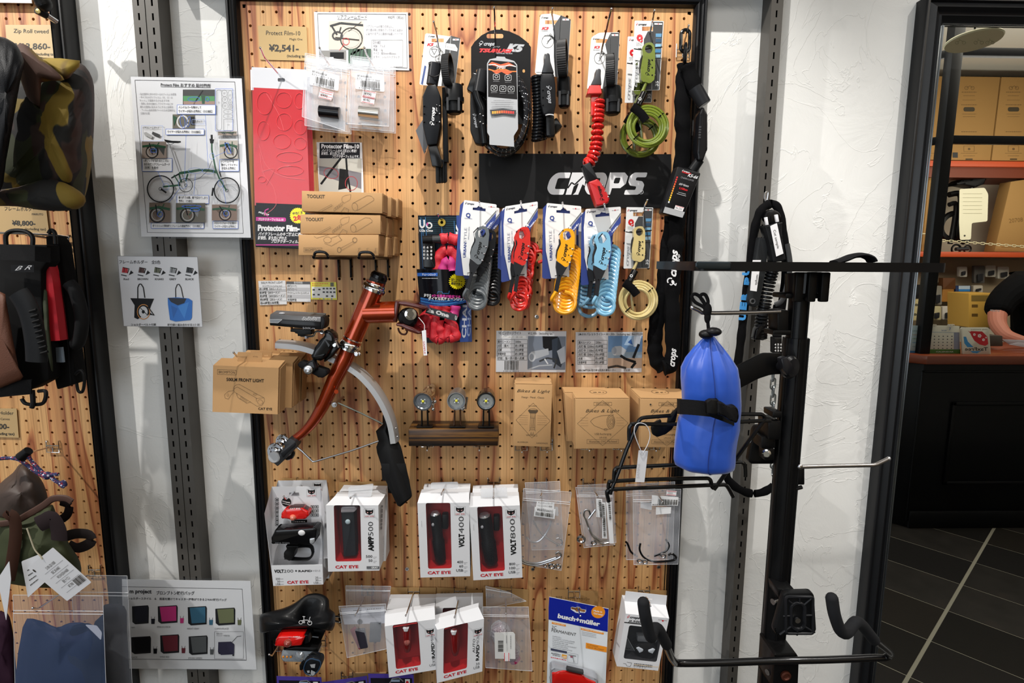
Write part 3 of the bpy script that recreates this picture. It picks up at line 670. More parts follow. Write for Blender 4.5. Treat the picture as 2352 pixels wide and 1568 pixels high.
slab(t,'folding_blade',[(1015,200),(1026,200),(1030,372),(1018,372)],-.06,.012,C('#101113',.45),.001)
b=MB()
for i,y in enumerate((243,261,280)):
 for x in(974,1003,1010):b.ball(at(x,y,-.083),.0015,C('#08080a',.2)if x!=1010 else STEEL,8,6)
b.build('code_dial_dots',t)
p=PR(PY(-.0822),[(989,322-44),(1001,322-90+6),(1001,240),(989,286)]and None); p=PR(PY(-.0824)); crops(p,996,287,8,C('#d8d8da'),ang=-86,w=32); p.text('pro',1003.5,256,4,C('#d8d8da'),-86,w=16,shear=.4); p.build(t,'lettering')
sheet(t,'hang_tag',[(955,300),(971,275),(983,333),(974.5,353.7)],PY(-.05),C('#55565a',.4),.0006)
strapring(t,1028,160,-.075,34*S_*.95,.014); mount(t,1021,1065,196,262,-.058)
hook(1014,150,(996,50),.105,'chrome hook carrying the black folding lock',mid=(1001,68))
t=thing('cable_lock','black coiled cable lock on domed black card with red lettering','lock',at(1148,356,-.04)); pl=PY(-.036)
dome=[(1082,285),(1082,108),(1090,96),(1106,81),(1124,71.5),(1137,68),(1151,68),(1170,72),(1192,82),(1209,95),(1219.5,108),(1217,285)]
sheet(t,'backing_card',dome,pl,C('#0e0e10',.5),.0008,holes=[rr(1117.7,77.5,1156,88,4)])
p=PR(pl); GY=C('#a9abb0'); crops(p,1101,104.5,9,GY,w=25); p.text('pro',1132,109,4.5,GY,w=16,shear=.5); p.text('K5',1162,116,16,GY,4,w=42,bold=.07,shear=.35); p.text('TSURUGI',1101,119.5,8,C('#d3272b'),1,w=77,bold=.06,shear=.4); p.text('DETAILED BLADE',1139,123.5,2.6,GY,1,w=38,bold=.02)
for x in(1097,1203):p.ell(x,163,3,4,C('#b98a4e'))
p.build(t,'print')
CB=C('#232427',.15,coat=.9); b=MB(); strands=MB()
for k in range(6):
 cx,cy,rx,ry=1152+k*1.2,252+k*1.8,(64,60,56,52,58,50)[k],(98,95,92,88,96,86)[k]; Y=-.034-(k%3)*.009-k*.002
 pts=[at(cx+rx*math.cos(g),cy+ry*math.sin(g),Y-.004*math.sin(g*2+k))for g in[i*2*math.pi/40 for i in range(40)]]
 b.tube(pts,.0042,CB,8,True)
 sp=[]
 for i in range(160):
  f=i/4; a0=pts[int(f)%40]; a1=pts[(int(f)+1)%40]; o=a0.lerp(a1,f-int(f)); tn=(a1-a0).normalized(); u=tn.cross(Vector((0,1,0))); g=i*1.3
  sp.append(o+(u*math.cos(g)+Vector((0,1,0))*math.sin(g))*.0039)
 if k<6:strands.tube(sp,.0011,C('#9a9da2',.25,.7),4,True)
b.build('coiled_cable',t); strands.build('steel_strands',t)
b=MB(); cyl(b,at(1111,163,-.078),at(1101,214,-.078),.0125,.0115,C('#1d1e21',.35)); b.build('cable_end_sleeve',t)
slab(t,'lock_head',[(1086,166),(1103,172),(1090,216),(1072,204)],-.08,.02,BLKG,.0015)
b=MB(); b.tube(spl(pxs([(1093,211),(1097,228),(1106,250),(1108,280),(1113,330)],-.082),4),.0075,GLOSSB,10)
for y in(262,280):b.ball(at(1103,y,-.09),.0016,STEEL,8,6); b.ball(at(1110,y+4,-.09),.0016,STEEL,8,6)
b.build('combination_barrel',t)
slab(t,'lock_body',rq([(1080,212),(1095,214),(1104,300),(1112,333),(1092,330),(1080,300)],5),-.074,.018,BLK,.002)
p=PR(PY(-.0745)); crops(p,1086,262,6,C('#8f9196'),ang=78,w=26); p.build(t,'lettering')
pl=PY(-.094); q=rq([(1118.5,146),(1124,136),(1140,133),(1140,129.5),(1160,130.5),(1161,134),(1181,140),(1188,149),(1190,296),(1180,312),(1181,337),(1124,332),(1124,312),(1119,304)],2,3)
sheet(t,'info_tag',q,pl,C('#a7a9ad',.4),.0008)
p=PR(pl); p.poly([(1121,146),(1127,138),(1180,143),(1186,150),(1188,228),(1121,222)],C('#1b1a1b')); OR=C('#c8552a'); OR2=C('#e0772c')
p.poly([(1122,147),(1130,142),(1150,148),(1168,143),(1184,152),(1165,152),(1150,155),(1134,151)],OR); p.line([(1122,149),(1136,148),(1145,152),(1160,152),(1170,149),(1185,153)],2,WCARD); p.line([(1122,159),(1137,163),(1145,159),(1162,160),(1172,164),(1186,164)],2.6,OR2); p.poly([(1130,163),(1140,170),(1152,165),(1165,172),(1178,165),(1160,160)],OR)
crops(p,1141,157,4,WCARD,w=16)
for x,y in((1140,176),(1167,178),(1135,202),(1155,203),(1174,204)):p.line(rr(x-7,y-6,x+7,y+7,2),.9,C('#c9cacd'),True); p.ell(x,y,3.5,3.2,C('#c9cacd'),1,n=10); p.greek(x-7,y+11,14,2,C('#8a8a8e'))
for y,w_ in((231,40),(235,52),(240,34),(244,48),(248,50),(252,40)):p.greek(1154-w_/2,y,w_,2.2,C('#6a6b70'))
p.poly([(1125,252),(1155,249),(1186,253),(1183,266),(1155,262),(1129,266)],C('#35363a'))
for i in range(10):p.rect(1130+i*5.2,253.5+abs(i-4.5)*.4,1134+i*5.2,259.5+abs(i-4.5)*.4,C(('#e0a338','#e0a338','#dd8a35','#dd7a35','#d96433','#d75533','#d34a30','#cf4030','#c93530','#c22f2f')[i]))
p.build(t,'print')
hook(1138,112,(1135,17),.115,'chrome hook carrying the domed black card',mid=(1136,32))
def coil_lock(t,X,Yc,sx,colr,card):
 pass
t=thing('cable_lock','black lock with tight side coil and white script, on white and grey card','lock',at(1255,331,-.05)); pl=PY(-.04)
p=lockcard(t,[(1241,33),(1270,31),(1311.5,44),(1302.7,180),(1228.5,169.6)],pl,rect4(1252,46.5,1281.5,55.5),[(1272,60),(1288.5,35),(1311,44.5),(1302.4,179),(1276,176),(1272,130)],[(1288.5,34),(1284,105)],r=6)
crops(p,1244,42,3.6,INK); p.text('K3',1243.5,68,6,RED,w=17,bold=.05,shear=.3); p.greek(1243,71,15,2,INK); p.ell(1258,95,13.5,14.5,INK,.8,n=24); p.line([(1250,82),(1267,83),(1256,101)],1,INK); p.line([(1257,95),(1268,88)],1,INK)
p.text('COMPACT',1261,79,4.4,INK,50,w=26,bold=.03); p.rect(1292,43,1307,47,WCARD); p.ell(1299,45,1.6,1.6,RED,n=8); p.greek(1232,166,20,2.5,C('#55565a')); p.build(t,'print')
slab(t,'nozzle',[(1250,124),(1253,121),(1260,121),(1263,124),(1264,140),(1273,167),(1244,167),(1250,142)],-.085,.02,C('#2a2b2e',.3),.002)
slab(t,'lock_body',rq([(1243,168),(1272,168),(1276,192),(1277,240),(1272,264),(1249,264),(1242,235),(1241,190)],5),-.09,.026,C('#141518',.42),.0022)
slab(t,'plug',rq([(1254,266),(1273,265),(1275,312),(1255,313)],4),-.086,.02,BLKG,.0016)
b=MB(); b.tube([at(1253+19*k/6,265-math.sin(k*.5)*2,-.092)for k in range(7)],.0012,C('#b8b9bc',.3),6); b.build('silver_ring',t)
b=MB()
for cx,n,ph in((1233,20,0),(1241,16,.5)):
 for i in range(n):
  y=178+i*(150/n); o=at(cx+4*math.sin(i*.16),y,-.07+(cx-1233)*.002); r=10.5*S_
  b.tube([o+Vector((r*math.cos(g),r*math.sin(g),.0012*math.cos(g)+ph*.001))for g in[k*.5236 for k in range(12)]],.0028,GLOSSB,7,True)
b.build('coiled_cable',t); slab(t,'cable_bundle',[(1262,285),(1278,268),(1293,290),(1270,312)],-.062,.025,GLOSSB,.003)
p=PR(PY(-.0905)); crops(p,1256,198,9,C('#8e9096'),ang=84,w=30); p.build(t,'lettering')
for y in(206,223,241):MB().ball(at(1247,y,-.091),.0015,BLKG,8,6).build('code_dial',t)
strapring(t,1292,134,-.078,40*S_*.95,.016); mount(t,1279,1311,178,248,-.06)
hook(1277,112,(1269,19),.115,'chrome hook carrying the black coil lock',mid=(1268,34))
t=thing('cable_lock','red coil lock dangling down over the black banner','lock',at(1388,474,-.05)); pl=PY(-.04)
p=lockcard(t,[(1358,86),(1376,75),(1423.5,74),(1417,202),(1348,205)],pl,rect4(1368.7,89.5,1395,98.5),[(1390,102),(1402.5,75),(1423,75.5),(1416.6,201),(1384,203),(1396,130)],[(1402.5,74),(1401.5,128)],r=5)
crops(p,1362,91,3.4,INK); p.text('K3',1364,111,5.5,RED,w=14,bold=.05,shear=.3); p.greek(1363,115,14,2,INK); p.ell(1377,134,12,13,INK,.8,n=24); p.line([(1370,122),(1386,123),(1375,141)],1,INK); p.line([(1376,134),(1384,127)],1,INK)
p.text('COMPACT',1380,118,4,INK,45,w=20,bold=.03); p.rect(1405,78.5,1420,82.5,WCARD); p.ell(1412,80.5,1.6,1.6,RED,n=8); p.build(t,'print')
slab(t,'nozzle',[(1369,160),(1372,157),(1379,157),(1381,160),(1380,172),(1382,195),(1357,195),(1367,174)],-.085,.018,C('#3a3a3d',.35),.002)
RG=C('#c9201c',.22,coat=.7); slab(t,'red_cap',rq([(1355,195),(1380,195),(1383,215),(1349,216)],3),-.088,.024,C('#d23a38',.35),.0018)
slab(t,'key_blade',[(1358,218),(1374,218),(1376,236),(1373,240),(1376,246),(1372,252),(1375,262),(1358,265)],-.08,.012,RG,.001)
b=MB()
C_=spl([(1375,222,0),(1374,262,0),(1372,300,0),(1369,335,0),(1363,358,0),(1352,375,0),(1344,379,0)],8); N=len(C_)
acc=0; last=C_[0]
for i in range(1,N):
 acc+=(C_[i]-last).length; last=C_[i]
 if acc>9.6:
  acc=0; a=(C_[i]-C_[i-1]).normalized(); d=at(C_[i].x+a.x,C_[i].y+a.y,-.072)-at(C_[i].x,C_[i].y,-.072); d.normalize(); u=Vector((0,1,0)); v=d.cross(u); o=at(C_[i].x,C_[i].y,-.072)
  b.tube([o+(u*math.sin(g)+v*math.cos(g))*(10.5*S_)+d*.001*math.sin(g)for g in[k*.5236 for k in range(12)]],.0037,RG,8,True)
b.build('coiled_cable',t)
slab(t,'plug',rq([(1337.6,379),(1355.5,372),(1373.4,410),(1351.7,418.6)],2),-.086,.024,C('#1b1c1f',.45),.002)
slab(t,'lock_body',rq([(1351.7,418),(1373.4,410),(1388.7,430),(1401,455.6),(1397,467),(1371,474)],4),-.09,.028,C('#b8181c',.35),.0025)
p=PR(PY(-.0905)); crops(p,1386,463,7,INK,ang=-110,w=26)if 0 else crops(p,1387,459,7,INK,ang=-107,w=27); p.build(t,'lettering')
b=MB()
for x,y in((1384,425),(1390,439),(1397,452)):b.ball(at(x,y,-.089),.0017,STEEL,8,6)
b.build('code_dials',t)
strapring(t,1402,161,-.078,35*S_*.95,.015); mount(t,1384,1428,200,264,-.06)
hook(1368,175,(1404,20),.13,'chrome hook carrying the red coil lock',mid=(1399,42))
def qlock(lbl,ox,oy,sx,sy,hexc,dY,back=False,grp=None,ncoil=4):
 X=lambda x:ox+(x-1458)*sx; Yy=lambda y:oy+(y-47.4)*sy; P=lambda L:[(X(a),Yy(c))for a,c in L]
 t=thing('cable_lock',lbl,'lock',at(X(1487),Yy(340),dY-.02),grp); pl=PY(dY)
 p=lockcard(t,P([(1458,47.4),(1524.6,48.4),(1514.7,207),(1450.5,208)]),pl,P(rect4(1474.7,61,1508,71)),P([(1500,50),(1523,50),(1513.6,206),(1475,207),(1479,90),(1488,72),(1500,72)]),P([(1500.6,50),(1497,205)]),r=2)
 K=C(hexc,.28,coat=.5); h=sy
 x,y=P([(1461,58)])[0]; crops(p,x,y,4.6*h,INK,RED,w=19*sx); x,y=P([(1462,93)])[0]; p.text('Q',x,y,13*h,RED,w=15*sx,bold=.11)
 for i in range(3):x,y=P([(1461,99+i*3)])[0]; p.greek(x,y,14*sx,1.8,C('#77777a'))
 x,y=P([(1465,114)])[0]; p.text('#4',x,y,5*h,INK,w=7,bold=.02); q=P([(1503,53),(1521,53.5),(1520.6,57),(1503,56.5)]); p.poly(q,WCARD); x,y=P([(1512,55)])[0]; p.ell(x,y,1.6,1.4,RED,n=8)
 for i in range(5):p.poly(P([(1506-i*.4,77+i*12),(1520-i*.6,77+i*12),(1519-i*.6,85+i*12),(1506-i*.4,85+i*12)]),C(('#5a8fb5','#274a66','#7fb2d0','#3d7ba5','#86a9bd')[i])); x,y=P([(1507,88.5+i*12)])[0]; p.greek(x,y,12*sx,1.6,C('#9a9a9e'))
 p.text('crops',*P([(1463,200)])[0],9*h,C('#a8a9ac'),-87,w=52*h,bold=.02,shear=.3); p.text('35',*P([(1512,198)])[0],7*h,C('#d0d0d2'),-87,w=12,bold=.03); p.build(t,'print')
 lx=4*sx
 body=P([(1477,128),(1472,158),(1472,182),(1477,188),(1484,188),(1489,191),(1495,190),(1503,183),(1505,160),(1504.5,112),(1503,105),(1498,98),(1491,97),(1483,99),(1476.5,106),(1475.5,114)])
 hl=P([(1490.5+9*math.cos(a),112.5+10*math.sin(a))for a in[k*.5236 for k in range(12)]])
 bb=PY(dY-.022)
 sheet(t,'lock_body',rq(body,1.5,2),bb,K,.013,holes=[hl]); sheet(t,'rubber_grip',P([(1476,124),(1472,135),(1470,155),(1471,170),(1476,186),(1480,150)]),PY(dY-.018),RUB,.009)
 p=PR(bb); x,y=P([(1491,173)])[0]; crops(p,x,y,7.5*h,INK,ang=-86,w=29*h); p.build(t,'lettering')
 b=MB()
 for yy in(138,155,172.5):
  x,y=P([(1498,yy)])[0]; b.ball(at(x,y,dY-.022),.0015,INK,6,4); x,y=P([(1503.5,yy)])[0]; b.ball(at(x,y,dY-.02),.0016,STEEL,8,6)
 b.build('code_dials',t)
 b=MB(); b.tube(spl(pxs(P([(1456,112),(1470,114),(1478,113),(1490,112),(1506,109),(1521,108)]),dY-.012),3),.0009,BLK,6); b.build('cable_tie',t)
 cx,cy=X(1487.4),Yy(290.5); R=45*sx
 b=MB(); b.tube(spl(pxs(P([(1486,184),(1479,203),(1470,222),(1464,240)]),dY-.018),4),.0029,K,8)
 for k in range(ncoil):
  rr_=(R+1-k*5.2*sx)*1.0; pts=[at(cx+rr_*math.cos(g)-k*.5,cy+rr_*1.01*math.sin(g)+k*.9,dY-.028-.004*math.sin(g+k)-(k%2)*.003)for g in[i*2*math.pi/36 for i in range(36)]]
  b.tube(pts,.00285,K,8,True)
 b.tube(spl(pxs([(cx-19*sx,cy-34*sx),(cx-17*sx,cy-5*sx),(cx-14*sx,cy+20*sx),(cx-14*sx,cy+33*sx)],dY-.016),4),.0029,K,8); b.build('looped_cable',t)
 b=MB(); cyl(b,at(*P([(1479,214)])[0],dY-.018),at(*P([(1465,243)])[0],dY-.026),.0068,.0062,BLKG,12); b.build('cable_boot',t)
 p=PR(PY(dY-.030)); x,y=P([(1470,227)])[0]; p.ell(x,y,3.6,3.6,WCARD,n=12); p.ell(x,y,1.8,1.8,INK,n=10); p.build(t,'boot_emblem')
 b=MB(); f=BFAB; a=[at(*v,dY-.038)for v in P([(1452,245),(1462,252),(1474,263),(1484,277)])]; b.tube(spl(a,4),[(.008,.0035)]*13,f,8,flat=(1,0,.6)); b.build('hook_strap',t)
 b=MB()
 for g in(-.7,2.4):
  o=(cx+(R-8*sx)*math.cos(g),cy+(R-8*sx)*math.sin(g)); d=(math.cos(g)*10*sx,math.sin(g)*10*sx); b.tube([at(o[0]-d[0],o[1]-d[1],dY-.030),at(o[0],o[1],dY-.036),at(o[0]+d[0],o[1]+d[1],dY-.030)],.0013,BLKG,6)
 b.build('cable_ties',t); return t
qlock('olive green looped cable lock, rear one half hidden by its twin',1442,83.6,.96,.95,'#535f18',-.018,ncoil=3)
qlock('olive green looped cable lock, front one with full body showing',1458,47.4,1,1,'#66741f',-.040)
hook(1488,100,(1503,24),.10,'chrome hook carrying the olive green locks',mid=(1499,45))
qlock('beige looped cable lock hanging below the black banner',1438.9,475.5,.923,.878,'#c4b179',-.040)
hook(1474,505,(1487,459),.09,'chrome hook carrying the beige lock',mid=(1482,470))
t=thing('chain_lock','long black fabric covered chain lock at the upper right corner of the pegboard','lock',at(1530,852,-.04))
def sleeve(mb,pts,r,m=BFAB,seg=12,seed=0,n=8,amp=.12):
 P=spl(pts,n); R=[r*(1+amp*noise.noise(Vector((i*.45,seed,0)))+amp*.6*math.sin(i*1.1))for i in range(len(P))]
 return mb.tube(P,[(a,a*.72)for a in R],m,seg,flat=(1,0,0))
b=MB(); sleeve(b,pxs([(1575,148),(1570,190),(1567,260),(1569,330),(1562,400),(1548,480),(1533,580),(1524,660),(1510,730),(1504,785),(1508,825),(1524,845)],-.045),.0150,seed=1); b.build('fabric_sleeve',t)
b=MB(); sleeve(b,pxs([(1524,845),(1540,838),(1546,800),(1543,720),(1546,640),(1552,570),(1556,500),(1568,440),(1588,392)],-.062),.0150,seed=5); b.build('fabric_sleeve',t)
b=MB(); sleeve(b,pxs([(1577,148),(1585,170),(1598,208)],-.062),.0135,seed=3,n=5); b.build('fabric_sleeve',t)
def link(mb,c,ax,nrm,L,W,r,m):
 c,ax,nrm=V(c),V(ax).normalized(),V(nrm).normalized(); pts=[]
 for i in range(20):
  g=2*math.pi*i/20; pts.append(c+ax*((L-W)*(1 if math.sin(g)>0 else-1)+W*math.sin(g))+nrm*W*math.cos(g))
 mb.tube(pts,r,m,8,True)
for i,(x,y,L,nv)in enumerate(((1574,94,.019,(1,.1,0)),(1573.5,124,.017,(.25,1,0)))):
 b=MB(); link(b,at(x,y,-.06),(0,0,1),nv,L,.0085,.0032,GLOSSB); b.build('chain_link',t)
b=MB(); cyl(b,at(1596,202,-.066),at(1618,240,-.07),.0135,.0125,C('#1a1b1e',.4)); b.build('end_sleeve',t); b=MB(); cyl(b,at(1608,366,-.072),at(1590,392,-.066),.0085,.0095,C('#17181a',.4)); b.build('end_sleeve',t)
slab(t,'combination_body',rq([(1617,246),(1626,262),(1626,342),(1616,368),(1604,368),(1602,350),(1607,262),(1611,250)],3),-.085,.03,C('#101114',.3,coat=.4),.003)
b=MB()
for k in range(5):b.box((at(1620,0,-.085).x,-.0862,at(1620,292+k*6,-.085).z-.0015),(at(1625,0,-.085).x,-.084,at(1620,292+k*6,-.085).z+.0015),C('#35363a',.3))
b.build('code_dials',t)
pl=PY(-.088); Q=[(1556,380.4),(1611.9,396.4),(1568.5,502.3),(1520.8,489.3)]; b=MB(); b.prism([pl.at(*v)for v in Q],(0,.03,0),C('#141416',.35),.004); b.build('info_tube_tag',t)
p=PR(PY(-.0886),Q,58,114); W9=C('#c9c9cc'); p.poly([(2,98),(56,98),(56,112),(2,112)],C('#9fa0a3')); p.text('TSURUGI',14,12,4,RED,w=22,bold=.05,shear=.3); p.text('K5-66',30,17,7,W9,w=24,bold=.03,shear=.3); crops(p,14,9,3.4,W9,w=14)
p.text('CHAIN LOCK',16,25,4,C('#8a8b8f'),w=32); p.text('∅6×6mm',17,41,6,W9,w=24,shear=.2); p.text('L100cm',21,50,5,RED,w=21,bold=.03,shear=.2); p.greek(22,58,20,2.2,W9); p.greek(20,62,24,2.2,W9)
for i in range(12):p.rect(6,24+i*5.4,9.5,28+i*5.4,C(('#c2222a','#c93028','#d0402a','#d6552a','#dc6c2a','#e0802a','#e3932c','#e6a52e','#e8b430','#eac232','#ecd036','#e4e4e6')[i]))
p.poly([(27,88),(50,88),(50,98),(27,98)],C('#dcdadc')); p.text('¥6,050',29,96,5.5,INK,w=18); p.rect(28,88.6,49,89.6,REDK); p.build(t,'print')
p=PR(PY(-.0755)); crops(p,1551,655,17,C('#dcdcde'),ang=-86,w=62); p.text('pro',1560,606,7,C('#dcdcde'),-84,w=22,shear=.4,bold=.02); p.text('crops',1549,842,15,C('#dcdcde'),-84,w=42,bold=.035,shear=.35); p.build(t,'lettering')
hook(1567,118,(1582,58),.075,'chrome hook carrying the black chain lock, its wire bracket showing',mid=(1577,75),gx=1552)
t=thing('banner','black rectangular sign with white italic lettering beneath the lock row','sign',at(1320,477,0)); pl=PY(-.006)
sheet(t,'panel',[(1100,352.3),(1541.7,354),(1541,477.8),(1100.4,476)],pl,C('#1a1a1b',.42),.004)
WB_=C('#e6e6e8',.45); p=PR(pl)
Sx=lambda x,y:(x+(447-y)*.30,y)
def gl(loops):p.poly([Sx(*v)for v in loops],WB_)
B0,T0=447,396
gl(rq([(1252,B0-14),(1252,T0+14),(1264,T0),(1296,T0),(1296,T0+13),(1270,T0+13),(1270,B0-13),(1294,B0-13),(1294,B0),(1264,B0)],[6,8,8,3,2,4,4,2,3,8],3))
gl([(1299,B0),(1299,T0),(1335,T0),(1344,T0+10),(1336,T0+20),(1324,T0+20),(1312,B0-19),(1312,B0)])
p.poly([(1316,447),(1322,441),(1329,422),(1324,418),(1345,406),(1343,427),(1338,423),(1328,447)],WB_)
p.line([(1304,432),(1313,419),(1320,424),(1340,405)],3.2,C('#1a1a1b'))
o=rq([(1338,B0-14),(1338,T0+14),(1350,T0),(1374,T0),(1384,T0+12),(1384,B0-14),(1374,B0),(1350,B0)],6,3); gl(o); p.poly([Sx(*v)for v in rq([(1354,B0-13),(1354,T0+13),(1368,T0+13),(1368,B0-13)],3)],C('#1a1a1b'))
gl([(1386,B0),(1386,T0),(1420,T0),(1430,T0+9),(1430,T0+26),(1420,T0+36),(1401,T0+36),(1401,B0)]); p.poly([Sx(*v)for v in rq([(1401,T0+25),(1401,T0+12),(1414,T0+12),(1414,T0+25)],3)],C('#1a1a1b'))
gl(rq([(1433,B0),(1433,B0-11),(1456,B0-11),(1456,B0-19),(1440,B0-21),(1434,B0-30),(1434,T0+8),(1442,T0),(1472,T0),(1472,T0+11),(1450,T0+11),(1450,T0+18),(1466,T0+20),(1473,T0+28),(1473,B0-8),(1465,B0)],3,3))
p.ell(1472.5,440.5,5,5,WB_,.9); p.text('R',1470,443.2,5.4,WB_,w=4.6); p.build(t,'lettering')
# ================================================================ COIL LOCK ROW
def Zf(ox,oy,k):return lambda L:[(ox+x/k,oy+y/k)for x,y in L]
NAVY=C('#2c3f86',.45)
def kraftlabel(q,lbl,lines=(),Y=-.004,grp='kraft paper price labels'):
 t=thing('kraft_label',lbl,'label',at(*bil(q,.5,1)),grp); pl=PY(Y); sheet(t,'paper',q,pl,C('#b08a58',.8),.0004)
 p=PR(pl,q,100,78)
 for s_,x,y,h,w_ in lines:p.text(s_,x,y,h,C('#3b3020'),w=w_,shear=.1)
 p.build(t,'handwriting'); return t
kraftlabel([(1048,487),(1160,489),(1158,571),(1052,569)],'kraft paper label behind the grey coil lock',[('商品名：',80,25,9,30)])
kraftlabel([(1232,479),(1338,480),(1337,574),(1236,571)],'kraft paper label between the red and yellow coil locks',[('商品名：',3,29,9,26),('入荷',3,60,8,12),('しば',3,78,8,12)])
def coil_card(lbl,TL,TR,D,hexc,cf,cb,R,turns,Yf,lean=0,coil=None,dark=False,sd=0,gap=0):
 ux,uy=(TR[0]-TL[0])/343,(TR[1]-TL[1])/343; vx,vy=D[0]/755,D[1]/755
 f=lambda L:[(TL[0]+(x-115)*ux+(y-115)*vx,TL[1]+(x-115)*uy+(y-115)*vy)for x,y in L]
 f1=lambda x,y:f([(x,y)])[0]
 t=thing('coil_lock',lbl,'lock',at(cf[0],cf[1]+R,Yf-.04),'coil cable locks on white cards')
 ang=math.degrees(math.atan2(uy,ux)); K=C(hexc,.3,coat=.5); pl=PY(Yf)
 sheet(t,'backing_card',f(rq([(75,170),(120,120),(400,200),(330,870),(80,880),(60,870)],8)),PY(Yf+.004),NAVY,.0006)
 sheet(t,'hang_card',f(rq([(115,115),(458,130),(457,215),(330,420),(330,870),(150,870),(100,600),(95,300)],[14,14,6,6,6,6,4,4])),pl,WCARD,.0007,holes=[f([(210,183),(252,180),(270,160),(298,160),(314,182),(345,182),(345,210),(210,207)])])
 p=PR(pl); p.poly(f([(456,216),(455,292),(372,402),(320,470),(300,420)]),NAVY); p.line(f([(457,200),(300,400)]),3.2,C('#8b8d93')); p.line(f([(457,194),(290,402)]),1,INK)
 x,y=f1(128,155); crops(p,x,y,4.2,C('#2b2c3c'),ang=ang,w=16); x,y=f1(140,285); p.text('Q',x,y,10,NAVY,ang,w=11,bold=.04); x,y=f1(130,303); p.text('COCON',x,y,2.6,NAVY,ang,w=17)
 x,y=f1(372,160); p.greek(x,y,16,2.5,C('#b9a5a8'),ang); x,y=f1(402,158); p.ell(x,y,1.6,1.6,RED,n=6)
 tx=12*D[1]/173*2.6; va=math.degrees(math.atan2(-vy,-vx)); x,y=f1(163,690); p.text('URBAN',x,y,6.3,NAVY,va,w=34*D[1]/173,bold=.02); x,y=f1(160,540); p.text('STYLE',x,y,6.3,C('#8d90a0'),va,w=34*D[1]/173); x,y=f1(187,510); p.text('advance cable',x,y,3,C('#555a70'),va,w=30)
 x,y=f1(345,372); p.text('4',x,y,8,WHITE,-50,bold=.05); x,y=f1(370,380); p.greek(x,y,18,4,C('#c9cbd8'),-52); x,y=f1(385,372); p.greek(x,y,18,4,C('#c9cbd8'),-52)
 p.build(t,'print')
 g=lambda L:f([(x+lean*(1-(y-350)/500.),y)for x,y in L]); Yb=Yf-.03; pb=PY(Yb)
 body=g([(268,385),(285,367),(320,359),(362,368),(380,388),(390,430),(386,560),(345,690),(318,745),(290,752),(205,690),(216,600),(252,520),(240,440)])
 sheet(t,'lock_body',rq(body,2,3),pb,K,.014,holes=[g(rq([(272,410),(300,385),(340,392),(357,440),(335,470),(300,482),(276,465)],3,2))])
 sheet(t,'rubber_grip',g(rq([(235,470),(250,500),(250,540),(222,600),(208,680),(202,640),(212,580),(236,520)],3,2)),PY(Yb+.001),RUB,.014)
 sheet(t,'cable_boot',g(rq([(205,695),(290,755),(312,752),(255,850),(250,855),(216,1012),(180,1012),(213,850),(200,760)],2,2)),PY(Yb-.0005),C('#232427',.5),.013)
 p=PR(pb); x,y=g([(290,690)])[0]; crops(p,x,y,8,INK if not dark else C('#0a0a0b'),ang=va+10-(0 if lean else 0),w=30); p.build(t,'lettering')
 b=MB()
 for(x,y)in((367,567),(352,637),(337,706)):
  x_,y_=g([(x,y)])[0]; b.ball(at(x_,y_,Yb),.002,STEEL,8,6); x_,y_=g([(x-26,y-8)])[0]; b.ball(at(x_,y_,Yb),.0012,INK,6,4)
 b.build('code_dials',t)
 b=MB(); A,B_=f1(190,845),f1(305,845); b.tube([at(*A,Yf-.001),at(*g([(230,838)])[0],Yb-.003),at(*B_,Yf-.001)],.0009,BLK,5); A,B_=f1(232,430),f1(275,380); b.tube([at(*A,Yf-.001),at(*B_,Yb-.003)],.001,BLK,5); b.build('cable_ties',t)
 a,c=at(cb[0],cb[1],Yf+.022),at(cf[0],cf[1],Yf-.012); r=R*S_*.93; b=MB(); rt=.0036 if R>20 else.003
 H=helix(a,c,r,turns,16,sq=(coil or 1),ph=1.57,rz=.22)
 if sd:H=[h+Vector((noise.noise(Vector((i*.12,sd,0)))*.008,noise.noise(Vector((i*.1,3,sd)))*.006,noise.noise(Vector((sd,i*.11,2)))*.007))for i,h in enumerate(H)]
 b.tube(H,rt,K,8); e0=at(*g([(198,1005)])[0],Yb-.004)
 last=H[-1]; b.tube(spl([e0,e0.lerp(c,.2)+Vector((-r*.55,0,-r*.5)),c+Vector((-r,-.003,0)),c+Vector((-r*.72,-.004,-r*.72)),c+Vector((0,-.004,-r)),c+Vector((r*.72,-.004,-r*.72)),c+Vector((r,-.003,0)),c+Vector((r*.7,-.002,r*.7)),c+Vector((0,0,r))],5),rt,K,8)
 b.build('coiled_cable',t); return t
coil_card('black coil lock half hidden right behind the grey one',(1075,470),(1147,474),(0,168),'#17181b',(1131,684),(1139,570),17,15,-.036,lean=40,sd=0)
coil_card('slate grey coil lock on white card beside the blister pack',(1066,459),(1141,466),(-9,172),'#5d6266',(1095,688),(1108,590),23,13,-.062,lean=8)
coil_card('second red coil lock card behind the front red one, mostly hidden',(1154,478),(1226,464),(0,168),'#c2231c',(1200,694),(1217,560),17,12,-.036,lean=0,sd=4)
coil_card('bright red coil lock with tangled coil, second from the blister pack',(1160,474),(1235,459),(3,170),'#c9241c',(1192,694),(1216,565),19,15,-.062,lean=-20,sd=2)
coil_card('yellow coil lock with its open coil facing the room',(1256,466),(1335,470),(2,172),'#efa311',(1296.6,694),(1311,580),27,15,-.062)
coil_card('pale blue coil lock card behind the front pale blue lock, wide coil at left',(1332,489),(1402,478),(2,168),'#6f9cb8',(1352,702),(1350,575),27,13,-.036,lean=-30,coil=.34)
coil_card('pale blue coil lock at the front, nearest the beige lock',(1345,480),(1426,471),(2,172),'#7db4d2',(1390,702),(1404,575),22,14,-.062,lean=-45)
